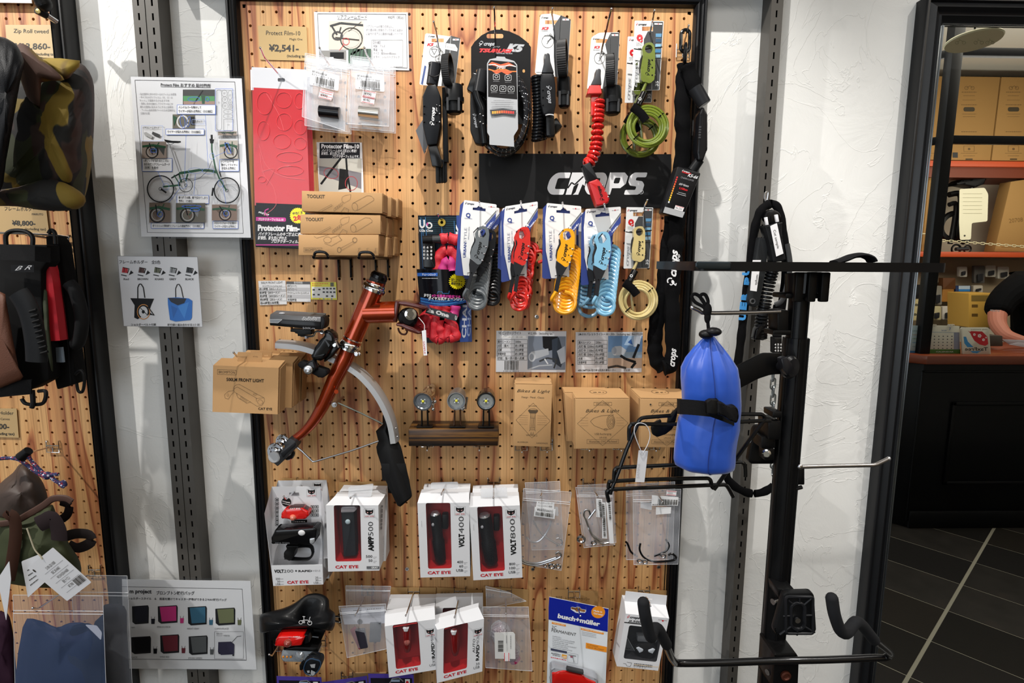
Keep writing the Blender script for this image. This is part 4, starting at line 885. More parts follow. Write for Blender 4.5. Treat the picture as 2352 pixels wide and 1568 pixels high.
MB().tube(spl(pxs([(1232,578),(1244,577),(1250,588),(1248,598),(1236,603)],-.05),4),.0032,C('#c9241c',.3,coat=.5),8).build('cable_loop',[o for o in bpy.data.objects if o.get('label','').startswith('bright red coil')][0])
for x,y,s_ in((1104,462,'grey'),(1199,461,'red'),(1295,464,'yellow'),(1391,467,'pale blue')):
 hook(x+3,y+28,(x-3,y+1),.10,'chrome hook carrying the %s coil locks'%s_,mid=(x-2,y+10))
t=thing('chain_lock','pink and red fabric chain lock on a black and blue card','lock',at(1020,786,-.02)); pl=PY(-.02); Z=Zf(930,440,4.3556)
cq=Z([(130,238),(640,236),(672,1502),(200,1512),(165,1100)]); sheet(t,'backing_card',cq,pl,C('#0d1420',.35),.0008)
p=PR(pl); p.poly(Z([(515,238),(639,238),(671,1500),(552,1504)]),C('#1f3f86')); BL2=C('#3f86c9')
for i in range(9):p.line(Z([(135+i*3,262+i*19),(515,262+i*19)]),.5,C('#1f6b7c'))
for x in(158,175,205,362,492,548,590,615):p.line(Z([(x,250+(x%50)),(x+25,700+x%90)]),.9,BL2)
p.text('CHAI',*Z([(610,1465)])[0],10,C('#c4cad6'),-88,w=76,bold=.03); p.text('CHAI',*Z([(655,1450)])[0],8,C('#8b9cc0'),-88,w=72,bold=.02); p.text('K',*Z([(560,430)])[0],12,WCARD,-88,w=26,bold=.04)
p.line(Z([(150,280),(152,340),(172,362),(195,340),(192,280)]),4,WCARD); p.ell(*Z([(243,338)])[0],6,6,WCARD,3.4,n=14); p.ell(*Z([(225,325)])[0],2,4,C('#c3368f'),n=8); p.text('U2a One',*Z([(145,400)])[0],5.2,WCARD,0,w=31,bold=.04,shear=.2); p.build(t,'print')
b=MB(); b.lathe(at(*Z([(370,308)])[0],-.022),(0,-1,0),[(0,.0075),(.002,.0075),(.002,.003),(0,.003)],C('#a58a3a',.3,.9),16); b.build('brass_eyelet',t)
b=MB(); cyl(b,at(*Z([(185,485)])[0],-.04),at(*Z([(280,480)])[0],-.042),.0085,.0085,BLK,12); b.build('lock_end',t); b=MB(); cyl(b,at(*Z([(275,478)])[0],-.042),at(*Z([(358,475)])[0],-.042),.0075,.0085,C('#2c2d30',.4),12); b.build('end_sleeve',t)
slab(t,'combination_body',rq(Z([(172,500),(300,505),(308,765),(185,765)]),3),-.045,.02,BLKG,.002)
p=PR(PY(-.0455))
for i in range(4):
 for j,s_ in enumerate('069' if i==0 else '068'):p.text(s_,*Z([(182+j*36,568+i*36)])[0],5.2,WCARD,w=4.4,bold=.02)
p.build(t,'dial_numbers')
PNK=C('#c8202e',.5,bump=.6,bs=900,coat=.1); PK2=C('#c4327e',.5)
def sl2(pts,Y,r=.009,m=PNK,seed=0):b=MB(); sleeve(b,pxs(Z(pts),Y),r,m=m,seed=seed,n=6,amp=.18); b.build('fabric_sleeve',t)
sl2([(358,478),(430,465),(500,480),(560,500)],-.042,.0105,seed=2); sl2([(335,790),(330,680),(380,600),(450,590),(510,650),(520,790)],-.038,.0105,seed=3); sl2([(372,790),(400,720),(450,690),(470,790)],-.044,.009,seed=7,m=PK2)
sl2([(300,1140),(215,1240),(140,1330),(180,1370),(215,1440)],-.048,.0095,seed=4); sl2([(250,1240),(235,1350),(215,1450)],-.046,.0095,seed=9); sl2([(330,1140),(300,1300),(290,1440),(330,1480),(370,1460),(350,1380),(340,1290)],-.05,.0095,seed=5)
sl2([(420,1140),(400,1200),(440,1260),(480,1340),(510,1440),(450,1465),(420,1440),(450,1330)],-.05,.0095,seed=6); sl2([(505,1140),(490,1220),(450,1230)],-.046,.010,m=PK2,seed=8)
rows=[]
Bq=Z([(118,775),(640,782),(655,1128),(150,1122)])
for i in range(9):
 rows.append([at(*bil(Bq,j/12,i/8),-.024-.030*math.sin(math.pi*min(1,j/11)))for j in range(13)])
MB().grid(rows,C('#0b0c12',.22,coat=.4)).build('wrap_band',t)
class CU:
 def at(s,x,y,lift=0):
  u=(x-Bq[0][0])/(Bq[1][0]-Bq[0][0]); return at(x,y,-.0245-.030*math.sin(math.pi*min(1,max(0,u*12/11)))-lift)
p=PR(CU(),lift=.0012)
for j in range(12):p.rect(Z([(124+j*17,812)])[0][0],Z([(0,812)])[0][1],Z([(141+j*17,812)])[0][0],Z([(0,845)])[0][1],C('#2a62b8'))
for i in range(7):
 for j in range(14):p.line(Z([(155+j*33,1058+i*9+30*math.sin(j/13*3.14)),(188+j*33,1058+i*9+30*math.sin((j+1)/13*3.14))]),1.2+(i%3)*.5,C(('#2a62b8','#3f8fd6','#1d3f7d')[i%3]))
p.text('チェーンロック',*Z([(172,838)])[0],4.4,WCARD,1,w=31,bold=.03); p.greek(*Z([(172,868)])[0],36,2.6,WCARD); p.text('好きな',*Z([(190,1048)])[0],5.6,WCARD,3,w=17,bold=.03); p.text('4ケタ番号が設定でき',*Z([(268,1052)])[0],5.6,C('#d03a9a'),3,w=66,bold=.03); p.text('ダイヤル式チェーンロック',*Z([(232,1082)])[0],6.2,WCARD,1,w=86,bold=.03)
p.line(Z([(325,1020),(330,1000),(372,1000),(378,1018),(440,1018),(444,990)]),.8,BL2)
p.poly([(1050+(20 if i%2 else 16.5)*math.cos(i*math.pi/24),646+(19 if i%2 else 16)*math.sin(i*math.pi/24))for i in range(48)],C('#e8d81c')); p.text('ばんごうを',1036,644,5,INKC,12,w=26,bold=.03); p.text('設定できる',1036,652,5,INKC,10,w=26,bold=.03); p.build(t,'print')
pl=PL((977,704,-.065),(1049,721,-.065),(979,726,-.062)); q=Z([(222,1152),(522,1232),(514,1298),(204,1212)]); sheet(t,'woven_label',q,pl,C('#3b3d42',.7),.0012)
p=PR(pl,q,72,16); p.text('2a One',2,11.5,9.5,WCARD,w=52,bold=.06); p.text('U',68,12,9,WCARD,w=5,bold=.05); p.build(t,'lettering')
hook(1017,508,(1006,492),.06,'chrome hook carrying the pink chain lock',mid=(1009,500))
# ================================================================ ORANGE FORK DISPLAY
Z=Zf(470,600,4.3547); Y8=Zf(560,900,5.227)
def orange():
 m,nt,p,nd,ln=NT('orange_lacquer'); p.inputs['Base Color'].default_value=lin('#a8380a'); p.inputs['Metallic'].default_value=.75; p.inputs['Roughness'].default_value=.22
 p.inputs['Coat Weight'].default_value=.9; p.inputs['Coat Roughness'].default_value=.05; n=nd('TexNoise',_2=900.0); mr=nd('MapRange',_3=.18,_4=.3); ln(n.outputs['Fac'],mr.inputs[0]); ln(mr.outputs[0],p.inputs['Roughness']); return m
ORG=orange(); BRN=C('#4d140a',.3,.4,coat=.6)
FY=-.085
t=thing('bicycle_fork','glossy orange bicycle head tube and fork with silver mudguard mounted on the pegboard','bicycle part',at(700,1070,-.05))
b=MB(); b.tube(spl(pxs([(864,646),(858,666),(835,720),(812,774),(806,790)],FY),5),.0185,ORG,28); b.build('head_tube',t)
b=MB(); a,c=at(838,718,FY),at(910,716,FY); b.tube([a,a.lerp(c,.5),c],[.0205,.0205,.0205],ORG,28); b.build('main_tube',t)
b=MB(); d=(at(860,660,FY)-at(812,774,FY)).normalized(); o=at(859,664,FY)
b.lathe(o,d,[(-.004,.0185),(-.003,.0225),(.002,.0228),(.005,.0215),(.007,.0195),(.010,.0195),(.012,.0185)],CHROME,28); b.build('headset_cup',t)
b=MB(); b.lathe(o+d*.012,d,[(0,.0175),(.009,.0175),(.012,.015)],C('#3b3b3e',.25,.8),6); b.lathe(o+d*.022,d,[(0,.0165),(.006,.0165),(.011,.0125),(.0115,0)],BLKG,18); b.build('top_nut',t)
b=MB(); o2=at(811,777,FY); b.lathe(o2,-d,[(-.001,.0190),(.001,.0195),(.003,.0175),(.006,.0175),(.007,.0185),(.011,.021),(.015,.0215),(.018,.0185),(.019,.0225),(.022,.0225),(.024,.018)],CHROME,28); b.build('crown_race',t)
b=MB(); b.tube(spl(pxs([(803,796),(797,812),(783,842),(768,872),(748,917),(727,957),(702,988),(672,1012)],FY),4),[.0165,.0165,.0165,.0163,.016,.016,.016,.0158,.0155,.0153,.015,.0148,.0145,.014,.0138,.0134,.013,.0126,.012,.0115,.011,.0105,.010,.0095,.009,.0088,.0085,.0083,.0080],ORG,22); b.build('fork_blade',t)
slab(t,'hinge_flange',Z([(1905,392),(1948,400),(1915,610),(1885,605)]),FY-.018,.036,BRN,.001)
for q,nm in(([(1935,400),(2000,398),(2110,425),(2215,455),(2240,480),(2170,482),(2080,460),(1990,445),(1935,430)],'hinge_arm'),([(1912,620),(1990,628),(2080,660),(2150,700),(2205,690),(2190,722),(2130,730),(2040,700),(1960,655),(1915,645)],'hinge_arm')):
 slab(t,nm,Z(q),FY-.024,.045,BRN,.0016)
b=MB(); o=at(939.6,727,FY+.012); b.lathe(o,(0.1,-1,0),[(0,.016),(.012,.019),(.020,.0195),(.028,.0175),(.032,.011)],C('#0e0e10',.25,coat=.4),18); b.build('hinge_knob',t)
b=MB(); o=at(943,721,FY-.022); b.lathe(o,(.15,-1,0),[(0,.0105),(.006,.0108),(.0065,.0065),(-.002,.006)],CHROME,20); b.build('steel_bushing',t)
b=MB(); b.tube(spl(pxs(Z([(1935,665),(1948,705),(1975,728),(2010,728),(2025,700),(2010,680)]),FY),4),.0018,BRN,8); b.build('cable_hook',t)
pl=PY(FY-.03); sheet(t,'sample_tag',Z([(2172,695),(2214,685),(2226,940),(2190,942)]),pl,C('#dcdce0',.5),.0006); MB().tube(spl(pxs(Z([(2196,700),(2200,650),(2190,620),(2140,560)]),FY-.028),4),.0007,C('#d9d9dc',.5),6).build('tag_string',t)
p=PR(pl); p.text('SAMPLE',*Z([(2183,800)])[0],4,C('#c24a50'),85,w=29); p.build(t,'lettering')
b=MB(); P=spl(pxs([(640,790),(688,794),(730,806),(780,828),(822,852),(856,886),(882,926),(899,968),(907,1012)],-.07),6); ctr=at(700,1000,-.07)
rows=[]
for i,q in enumerate(P):
 tn=(P[min(i+1,len(P)-1)]-P[max(i-1,0)]).normalized(); n_=tn.cross(Vector((0,1,0))).normalized()
 if n_.dot(q-ctr)<0:n_=-n_
 rows.append([q+n_*a+Vector((0,y,0))for a,y in((-.0055,-.018),(.0045,-.018),(.0075,-.012),(.0085,0),(.0075,.012),(.0045,.018),(-.0055,.018),(-.0045,.017),(.004,.017),(.0065,.011),(.0075,0),(.0065,-.011),(.004,-.017),(-.0045,-.017))])
b.grid(rows,C('#b5b5b6',.42,.55),True); b.build('mudguard',t,'satin silver curved mudguard')
b=MB(); rv=C('#aaaaac',.3,.9)
for v in((1826,435),(1845,535)):b.ball(at(*Y8([v])[0],-.089),.0022,rv,8,6)
b.build('rivets',t)
rows=[]; fl_=Y8([(1665,280),(1665,390),(1585,470),(1615,590),(1590,660),(1600,730),(1650,880),(1700,1060),(1850,1370)]); fr_=Y8([(1700,290),(1745,400),(1780,480),(1850,590),(1880,650),(1900,720),(1945,900),(1985,1060),(2015,1250)])
for i,(a,c)in enumerate(zip(fl_,fr_)):
 rows.append([at(a[0]+(c[0]-a[0])*k/5,a[1]+(c[1]-a[1])*k/5,-.060-.012*math.sin(math.pi*k/5)-.003*i)for k in range(6)])
b=MB(); b.grid(rows,C('#101011',.55)); b.grid([[q+Vector((0,.0025,0))for q in r]for r in rows],C('#101011',.55)); b.build('mud_flap',t)
slab(t,'flap_panel',rq(Y8([(1640,860),(1700,1060),(1840,1360),(1878,1382),(2018,1262),(2012,1200),(1960,960),(1940,860)]),[0,0,4,4,4,4,0,0]),-.088,.003,C('#111112',.5),.0008)
slab(t,'inner_flap',Y8([(1650,880),(1660,1060),(1720,1068),(1730,1210),(1780,1220),(1720,1060)]),-.05,.003,BLK,.0005)
b=MB(); b.tube(pxs(Y8([(625,650),(700,710),(822,828),(835,835),(860,832),(1290,705),(1620,588)]),-.085),.0019,STEEL,8); b.build('mudguard_stay',t)
b=MB(); b.tube(pxs(Y8([(1130,130),(1400,250),(1670,382)]),-.075),.0017,C('#8c9188',.3,.8),8); b.build('rear_stay',t)
b=MB(); o=at(768.5,928.7,-.082); b.lathe(o,(0,-1,0),[(-.06,.003),(0,.003),(0,.0058),(.002,.0058),(.003,.005),(.003,.003),(.007,.003)],STEEL,12); b.build('stay_bolt',t)
b=MB(); b.lathe(at(774,898,FY-.012),(0,-1,0),[(0,.0028),(.003,.0042),(.005,.0042),(.005,.0022)],ORG,12); b.build('threaded_boss',t)
b=MB()
for(x,y,r,yy)in((650,1014,.0150,-.070),(634,1037,.0180,-.085),(662,1037,.0165,-.076)):
 b.lathe(at(x,y,yy),(-.25,-1,.1),[(0,r*.98),(.002,r),(.0035,r*.92),(.003,r*.55),(.006,r*.5),(.007,r*.42),(.0075,0)],CHROME,24)
 for k in range(7):b.ball(at(x,y,yy-.0035)+Vector((math.cos(k*.9)*r*.74,0,math.sin(k*.9)*r*.74)),.0013,C('#4a3a30',.4),6,4)
b.build('chrome_discs',t)
slab(t,'hook_clamp',rq(Y8([(350,850),(400,892),(420,880),(500,800),(640,655),(622,590),(545,552),(480,620),(490,660),(430,740)]),[1,2,2,2,4,3,3,3,2,2]),-.104,.026,C('#26272a',.5),.0016)
slab(t,'clamp_rib',Y8([(440,740),(470,720),(610,610),(620,640),(500,750),(470,790)]),-.107,.004,C('#1b1c1f',.5),.0006)
b=MB(); b.lathe(at(631,1049,-.100),(-.1,-1,0),[(0,.0115),(.003,.0115),(.005,.0095),(.005,0)],C('#b2b4b8',.5),20); b.build('grey_cap',t,'pale grey plastic cap')
slab(t,'brake_arm',rq(Z([(1062,960),(1095,860),(1150,780),(1195,745),(1190,705),(1235,690),(1290,735),(1300,790),(1270,860),(1215,950),(1150,1000),(1085,985)]),5),-.125,.03,C('#101012',.2,coat=.7),.0045)
slab(t,'brake_link',rq(Z([(1200,880),(1300,800),(1345,860),(1270,960),(1190,1010)]),4),-.112,.018,BLKG,.002)
slab(t,'brake_arm',rq(Z([(1020,1010),(1090,980),(1130,1080),(1050,1135),(1000,1125),(985,1075)]),6),-.128,.016,C('#0f0f11',.25,coat=.5),.003)
slab(t,'brake_pad',rq(Z([(925,1030),(960,995),(1225,1090),(1228,1130),(1180,1168),(1140,1160),(940,1060)]),4),-.12,.02,C('#141416',.6),.002)
b=MB(); o=at(*Z([(1037,1085)])[0],-.128); b.lathe(o,(0,-1,0),[(0,.0085),(.002,.0085),(.003,.007),(.003,.0058),(.006,.0055),(.0065,.003),(.004,.0028),(.004,0)],STEEL,18)
for x,y in((1235,840),(1305,835),(1522,925),(1180,705)):
 b.lathe(at(*Z([(x,y)])[0],-.118),(0,-1,0),[(0,.0042),(.005,.0042),(.006,.003),(.006,0)],STEEL,12)
b.build('brake_bolts',t)
b=MB(); b.tube(spl(pxs(Z([(1500,925),(1545,920),(1550,935)]),-.1),3),.003,STEEL,8); b.build('pivot_nut',t)
b=MB(); b.tube(spl(pxs(Z([(960,745),(1060,750),(1090,740),(1110,705),(1140,700),(1200,712)]),-.125),4),.0018,STEEL,8); cyl(b,at(*Z([(1020,745)])[0],-.125),at(*Z([(1022,770)])[0],-.125),.0038,.0038,STEEL,6); b.tube(spl(pxs(Z([(1270,740),(1310,800),(1340,860)]),-.118),3),.002,STEEL,8); b.build('light_bracket',t,'bent steel wire bracket')
t=thing('front_light','long black and grey bicycle light mounted above the silver mudguard end','bicycle light',at(680,770,-.12)); Yl=-.14
b=MB(); b.prism([at(x,y,Yl)for x,y in Z([(648,572),(1160,602),(1158,686),(650,642)])],(0,.03,.003),C('#0e0e10',.25,coat=.4),.0015); b.build('lamp_body',t)
b=MB(); a=[at(x,y,Yl-.0004)for x,y in Z([(646,530),(1162,560),(1160,606),(648,574)])]; b.prism([a[3],a[2],a[1]+V((0,.004,0)),a[0]+V((0,.004,0))],(0,.03,.0045),C('#5a5b5e',.35,.3),.001); b.build('metal_top',t)
slab(t,'end_cap',rq(Z([(1158,548),(1190,560),(1202,600),(1195,660),(1160,688)]),4),Yl,.03,C('#1b1b1d',.4),.001)
sheet(t,'side_window',Z([(650,576),(775,580),(730,616),(652,610)]),PY(Yl-.0006),C('#2a2b2e',.1,coat=.8),.0005)
p=PR(PY(Yl-.0008)); p.line(Z([(652,578),(775,582),(732,616),(654,612)]),.9,C('#b9babd'),True); W1=C('#dcdcde')
for i in range(3):
 x,y=Z([(985+i*50,578)])[0]; p.ell(x,y,2.2,2.2,W1,.8,n=10); p.ell(x+6,y,2.2,2.2,W1,.8,n=10); p.line([(x,y-3),(x+1,y-5),(x+5,y-4)],.9,W1)
p.text('500Lm',*Z([(980,676)])[0],4.5,C('#9b9ca0'),1.5,w=28); p.build(t,'print')
b=MB(); b.ball(at(*Z([(772,520)])[0],Yl+.012),(.0055,.005,.002),C('#b5b6ba',.4)); b.build('power_button',t)
slab(t,'clamp',Z([(858,675),(1065,682),(1065,735),(990,740),(980,748),(930,748),(928,725),(905,720),(900,708),(856,705)]),Yl+.004,.02,BLK,.001)
for k in range(3):
 Yk=(-.150,-.108,-.068)[k]; pl=PY(Yk)
 F4=[at(x,y,-.150)+V(((0,.010,.012)[k],(0,.042,.082)[k],(0,.001,.002)[k]))for x,y in[(489.5,838.8),(640,844.6),(637.6,951.3),(488,945.6)]]
 t=thing('light_carton',('front kraft carton printed with a front light drawing','middle kraft front light carton behind the printed one','rearmost kraft front light carton against the board')[k],'box',(F4[3]+F4[2])/2,'kraft front light cartons')
 b=MB(); top=[F4[0],F4[1],F4[1]+V((.008,.030,.006)),F4[0]+V((.008,.030,.006))]
 body=[F4[0],F4[1],F4[2],F4[3]]; bk=[q+V((0,.032,0))for q in body]; bk[0]+=V((0,0,.008)); bk[1]+=V((0,0,.008))
 b.add(body+bk,[(0,3,2,1),(4,5,6,7),(0,1,5,4),(1,2,6,5),(2,3,7,6),(3,0,4,7)],KRAFT,False); b.build('carton',t)
 a=F4[1]+V((.0015,.002,-.002)); c=F4[2]+V((.0015,.002,.002)); MB().prism([a,c,c+V((0,.028,0)),a+V((0,.028,.006))],(.0008,0,0),KRAFT2,0).build('side_flap',t)
 Yt=Yk+.02; x0,y0=(545.8,575,596)[k],(808,805,803)[k]; w_=(57,50,48)[k]; tb=[(x0,y0),(x0+w_,y0+2),(x0+w_-2,y0+26),(x0,y0+24)]
 sheet(t,'hanging_tab',rq(tb,2,2),PY(Yt),KRAFT,.0008,holes=[rr(x0+w_*.62,y0+9.5,x0+w_*.82,y0+13,1.5,2)])
 if k==0:
  q=[(489.5,838.8),(640,844.6),(637.6,951.3),(488,945.6)]; p=PR(pl,q,150,107); L=C('#55432e',.7)
  p.box(10,9,53,20,.6,L); p.text('BROMPTON',13,17.4,6,L,w=37); p.text('500LM FRONT LIGHT',31,34.5,7.4,C('#2b2118'),w=86,bold=.03); p.text('CATEYE',105,98,5.5,C('#2b2118'),w=32,bold=.02)if 0 else p.text('CAT EYE',105,98,5.5,C('#2b2118'),w=32,bold=.02)
  for ln_ in([(48,48),(53,43),(60,41),(118,70),(119,78),(113,88),(102,90),(48,58),(48,48)],[(49,52),(56,47),(100,71),(100,80)],[(100,72),(117,70)],[(54,62),(58,72),(78,84),(88,80)],[(48,56),(36,58),(27,66),(28,74),(36,76),(42,66),(48,60)],[(64,68),(82,78)],[(63,70),(80,80)],[(62,73),(78,82)]):p.line(ln_,.55,L)
  p.ell(97,63,4.2,1.8,L,.5); p.ell(109,80,6,5.5,L,.5); p.ell(34.5,67,2,3,L,.5); p.build(t,'print')
hook(640,818,(536.5,809),.19,'long chrome hook carrying the kraft front light cartons',mid=(545,820))
# ================================================================ CARDS, SHELF LIGHTS AND KRAFT BOXES
def f1(p):
 p.text('V2 ビンテージライト',5,8,5.6,INKC,w=52,bold=.015); p.text('¥12,100-（including tax）',73,8,5.2,INKC,w=58,bold=.01); p.rect(10,11,68,17,C('#e4e4e4')); p.text('ブロンプトン装着はステー（別売）が必要',14,16,3,INKC,w=46)
 for i in range(6):p.line([(3,20+i*9.5),(72,20+i*9.5)],.6,INKC)
 for x in(3,42):p.line([(x,20),(x,58)],.6,INKC)
 p.line([(3,58),(3,67)],.6,INKC); p.line([(72,20),(72,67)],.6,INKC)
 for i,(a,c)in enumerate((('最大ルーメン','300lm'),('点灯（最大）','約11時間'),('点滅','約22時間'),('充電時間','約11時間'))):p.text(a,4,27.5+i*9.5,5,INKC,w=(28,26,9,18)[i],bold=.01); p.text(c,44,27.5+i*9.5,5,INKC,w=(13,19,19,19)[i],bold=.01)
 p.text('機能：強→中→弱→点滅',4,65.5,5,INKC,w=61,bold=.01); p.bars(20,69,33,21,INKC,26,sd=9); p.text('4 580120 223214',17,94,3,INKC,w=36)
 p.rect(73,12,160,89,C('#6d7684')); p.poly([(106,12),(142,12),(136,42),(120,46),(108,38)],C('#15161a')); p.poly([(128,20),(144,14),(158,60),(150,84),(130,70)],C('#1d2836')); p.poly([(140,46),(158,34),(160,70),(150,76)],C('#aab2bd'))
 p.poly([(80,48),(120,40),(122,54),(88,66)],C('#9fa5ad')); p.ell(83,60,8,11,C('#b9c0c8')); p.ell(82,60,5,7.5,C('#8a939e')); p.line([(100,70),(118,62),(140,66),(134,86)],4,C('#26292d')); p.line([(74,89),(100,80),(130,78)],3,C('#a4abb3')); p.line([(112,64),(120,76)],3,C('#c9ced3'))
def f2(p):
 p.text('LM-018 バレットライトー ¥11,550-（including tax）',6,7.5,5,INKC,w=120,bold=.012); p.text('Black ¥12,100',129,6.5,3.4,INKC,w=25,bold=.015)
 for i in range(7):p.line([(5,19+i*9.2),(73,19+i*9.2)],.6,INKC)
 for x in(5,44,73):p.line([(x,19),(x,74.2)],.6,INKC)
 for i,(a,c)in enumerate((('最大ルーメン','250lm'),('点灯 強（250lm）','約5時間'),('点灯 中（150lm）','約7時間'),('点灯 弱（50lm）','約8.5時間'),('点滅','約16時間'),('充電時間','約3.5時間'))):p.text(a,7,26.4+i*9.2,4.8,INKC,w=(28,36,36,34,9,18)[i],bold=.01); p.text(c,46,26.4+i*9.2,4.8,INKC,w=(13,17,17,20,19,20)[i],bold=.01)
 p.text('※BROMPTON 取付時は別売の専用ステー',6,90,4.2,INKC,w=88,bold=.012); p.text('が必要',113,90,4.2,INKC,w=14)
 p.rect(75,9,154,83,C('#5f83ac')); p.rect(75,46,154,62,C('#8296a8')); p.rect(75,60,154,83,C('#b39a86')); p.poly([(112,30),(122,9),(148,9),(140,32)],C('#9db9d6')); p.poly([(134,10),(152,9),(146,34),(134,34)],C('#d3dce8')); p.poly([(120,24),(128,16),(132,30)],C('#2d5a9c'))
 p.ell(92,44,8,10,C('#c2c7cd')); p.poly([(90,33),(104,32),(118,42),(112,52),(94,54)],C('#aab0b8')); p.ell(89,43,6,8.5,C('#8f98a4')); p.line([(104,54),(116,62),(140,70),(130,83)],6,C('#17181b')); p.line([(146,28),(134,60)],6,C('#202226')); p.line([(75,82),(96,78),(118,83)],5,C('#2c2622'))
minicard('white spec card with silver bike lamp photo, left of its neighbour card',[(1140,759.2),(1301,760.4),(1299,854.6),(1138.8,854)],f1,m=C('#cbccd0',.35))
minicard('white spec card with lamp photo on blue background',[(1322.3,762.4),(1476.5,762),(1473.5,854.4),(1321.8,855)],f2,m=C('#cbccd0',.35))
Z=Zf(920,740,5.059)
YB=-.062; q=Z([(90,1235),(1140,1240),(1132,1440),(94,1440)])
t=thing('display_block','dark stained wooden block carrying three small round lights','shelf',at(*bil(q,.5,1),YB/2)); b=MB(); b.prism([at(x,y,YB)for x,y in q],(0,.058,0),BLOCK,.0018); b.build('block',t)
for i,x in enumerate((981,1101)):hook(x+1,1012,(x,1034),.07,('chrome hook under the dark wooden block, near its end by the mud flap','chrome hook under the dark wooden block, near the tall kraft carton')[i],mid=(x+.5,1027))
zt=at(1040,984,YB).z+.001
LENS=C('#cfd6dd',.08,.6,coat=.9); LED=C('#c9c43a',.4)
for i,(cx,cy,mt,nm)in enumerate(((970.8,922.8,CHROME,'small chrome bicycle light with side clamp on the wooden block, nearest the mudguard'),(1048,921.3,C('#a9abaf',.3,.9),'silver bullet shaped light in the middle of the wooden block'),(1116.3,921.9,C('#0c0c0d',.15,coat=.9),'glossy black bullet shaped light on the wooden block'))):
 Yf=-.078; o=at(cx,cy,Yf); t=thing('bullet_light',nm,'bicycle light',(o.x,-.04,zt),'lights on the wooden block'); r=24*S_*.95
 ax=Vector((.02 if i else.12,1,.06 if i else.16)).normalized()
 b=MB()
 if i==0:b.lathe(o,ax,[(0,r*.86),(0,r),(.006,r*1.0),(.012,r*.8),(.020,r*.58),(.05,r*.56),(.052,r*.64),(.058,r*.64),(.06,r*.5),(.075,r*.5),(.076,0)],mt,32,False)
 else:b.lathe(o,ax,[(0,r*.86),(0,r*.97),(.004,r),(.012,r*1.0),(.014,r*.97),(.03,r*.95),(.045,r*.82),(.058,r*.55),(.066,r*.2),(.067,0)],mt,32,False)
 b.build('housing',t)
 b=MB(); b.lathe(o,ax,[(.001,r*.86),(.005,r*.72),(.006,r*.68)],C('#8f959c',.25,.8),32,False); b.build('inner_bezel',t)
 b=MB(); b.lathe(o+ax*.004,ax,[(0,r*.74),(.0006,0)],C('#bcc3ca',.12,.7,coat=.6),28)
 for k in range(8):b.ball(o+ax*.003+Vector((math.cos(k*.785)*r*.26,0,math.sin(k*.785)*r*.26)),(.0013,.0008,.0013),C(('#6d747c','#e9edf2')[k%2],.1,.5),6,4)
 b.build('lens',t); MB().ball(o+ax*.0025,(.0028,.001,.0028),LED,10,6).build('led',t)
 b=MB()
 for dx in(-.0055,.0055):b.tube([(o.x+dx,Yf+.026,o.z-r*.75),(o.x+dx*1.1,Yf+.028,zt+.004),(o.x+dx*1.8,Yf+.028,zt)],.0018,(BLK,BRN if 0 else C('#4a2e1a',.4),BLK)[i],8)
 b.box((o.x-.016,Yf+.018,zt),(o.x+.016,Yf+.038,zt+.0025),BLK,.001); b.build('stand',t)
 if i<2:b=MB(); b.ball((o.x+r*(1.22 if i==0 else.75),Yf+.012,o.z-r*(.1 if i==0 else.85)),.0038,CHROME,10,8); b.ball((o.x+r*(1.0 if i==0 else.6),Yf+.014,o.z-r*(.95 if i==0 else 1.0)),.004,CHROME,10,8); b.tube([(o.x+r*1.1,Yf+.02,o.z+r*.2),(o.x+r*.9,Yf+.02,o.z-r*1.1)],.0024,CHROME,8); b.build('clamp_screws',t)
def kbox(lbl,F4px,Yf,D,dv=None,flap=True,hdr=0):
 F4=[at(x,y,Yf)for x,y in F4px]; t=thing('kraft_carton',lbl,'box',(F4[3]+F4[2])/2,'kraft lamp cartons'); b=MB()
 b.prism(F4,dv or(0,D,0),KRAFT,.0008); b.build('carton',t)
 if flap:
  e=.0018; b=MB(); b.prism([F4[0]+V((-e,.001,.001)),F4[3]+V((-e,.001,0)),F4[3]+V((-e,.006,0)),F4[0]+V((-e,.006,.001))],(e*.8,0,0),KRAFT2,0); b.prism([F4[0]+V((.001,.001,.0008)),F4[1]+V((-.001,.001,.0008)),F4[1]+V((-.001,D-.003,.0008)),F4[0]+V((.001,D-.003,.0008))],(0,0,.0008),KRAFT,0); b.build('lid_flap',t)
 return t,PR(PY(Yf),F4px,F4px[1][0]-F4px[0][0],F4px[3][1]-F4px[0][1])
LK=C('#4b3b28',.7)
kbox('tall kraft lamp carton behind its printed twin',[(1184,874),(1268,876),(1264,1018),(1180,1014)],-.038,.034)
t,p=kbox('tall kraft carton printed with a vintage torch drawing',[(1182.9,882),(1268.9,884),(1264,1026.6),(1178,1023.7)],-.078,.036)
p.text('Bikes & Light',5,18,7,LK,w=76,shear=.35); p.text('Design . Metal . Classic',16,31,4,LK,w=52); p.text('300 LUMENS',32,50,2.6,LK,w=20); p.text('VINTAGE 2',29,118,4.2,LK,w=26); p.text('ALUMINUM',10,134,3.4,LK,w=24); p.text('HANDMADE',54,135,3.4,LK,w=26)
p.line([(43,42),(5,82),(43,122),(84,82),(43,42)],.5,LK); p.poly([(32,58),(55,58),(54,62),(50,66),(37,66),(33,62)],LK); p.ell(43.5,57,9,2,LK,.6); p.line([(38,67),(38,104),(36,106)],.7,LK); p.line([(49,67),(49,104),(51,106)],.7,LK)
for x in(41,44,46.5):p.line([(x,76),(x,98)],.7,LK)
for y in(69,73,76,99,103):p.line([(38,y),(49,y)],.7,LK)
for i in range(5):p.line([(12,71+i*5),(32,71+i*5)],.35,LK); p.line([(54,71+i*5),(76,71+i*5)],.35,LK)
p.line([(41,108),(40,113),(46,113),(45,108)],.7,LK); p.build(t,'print')
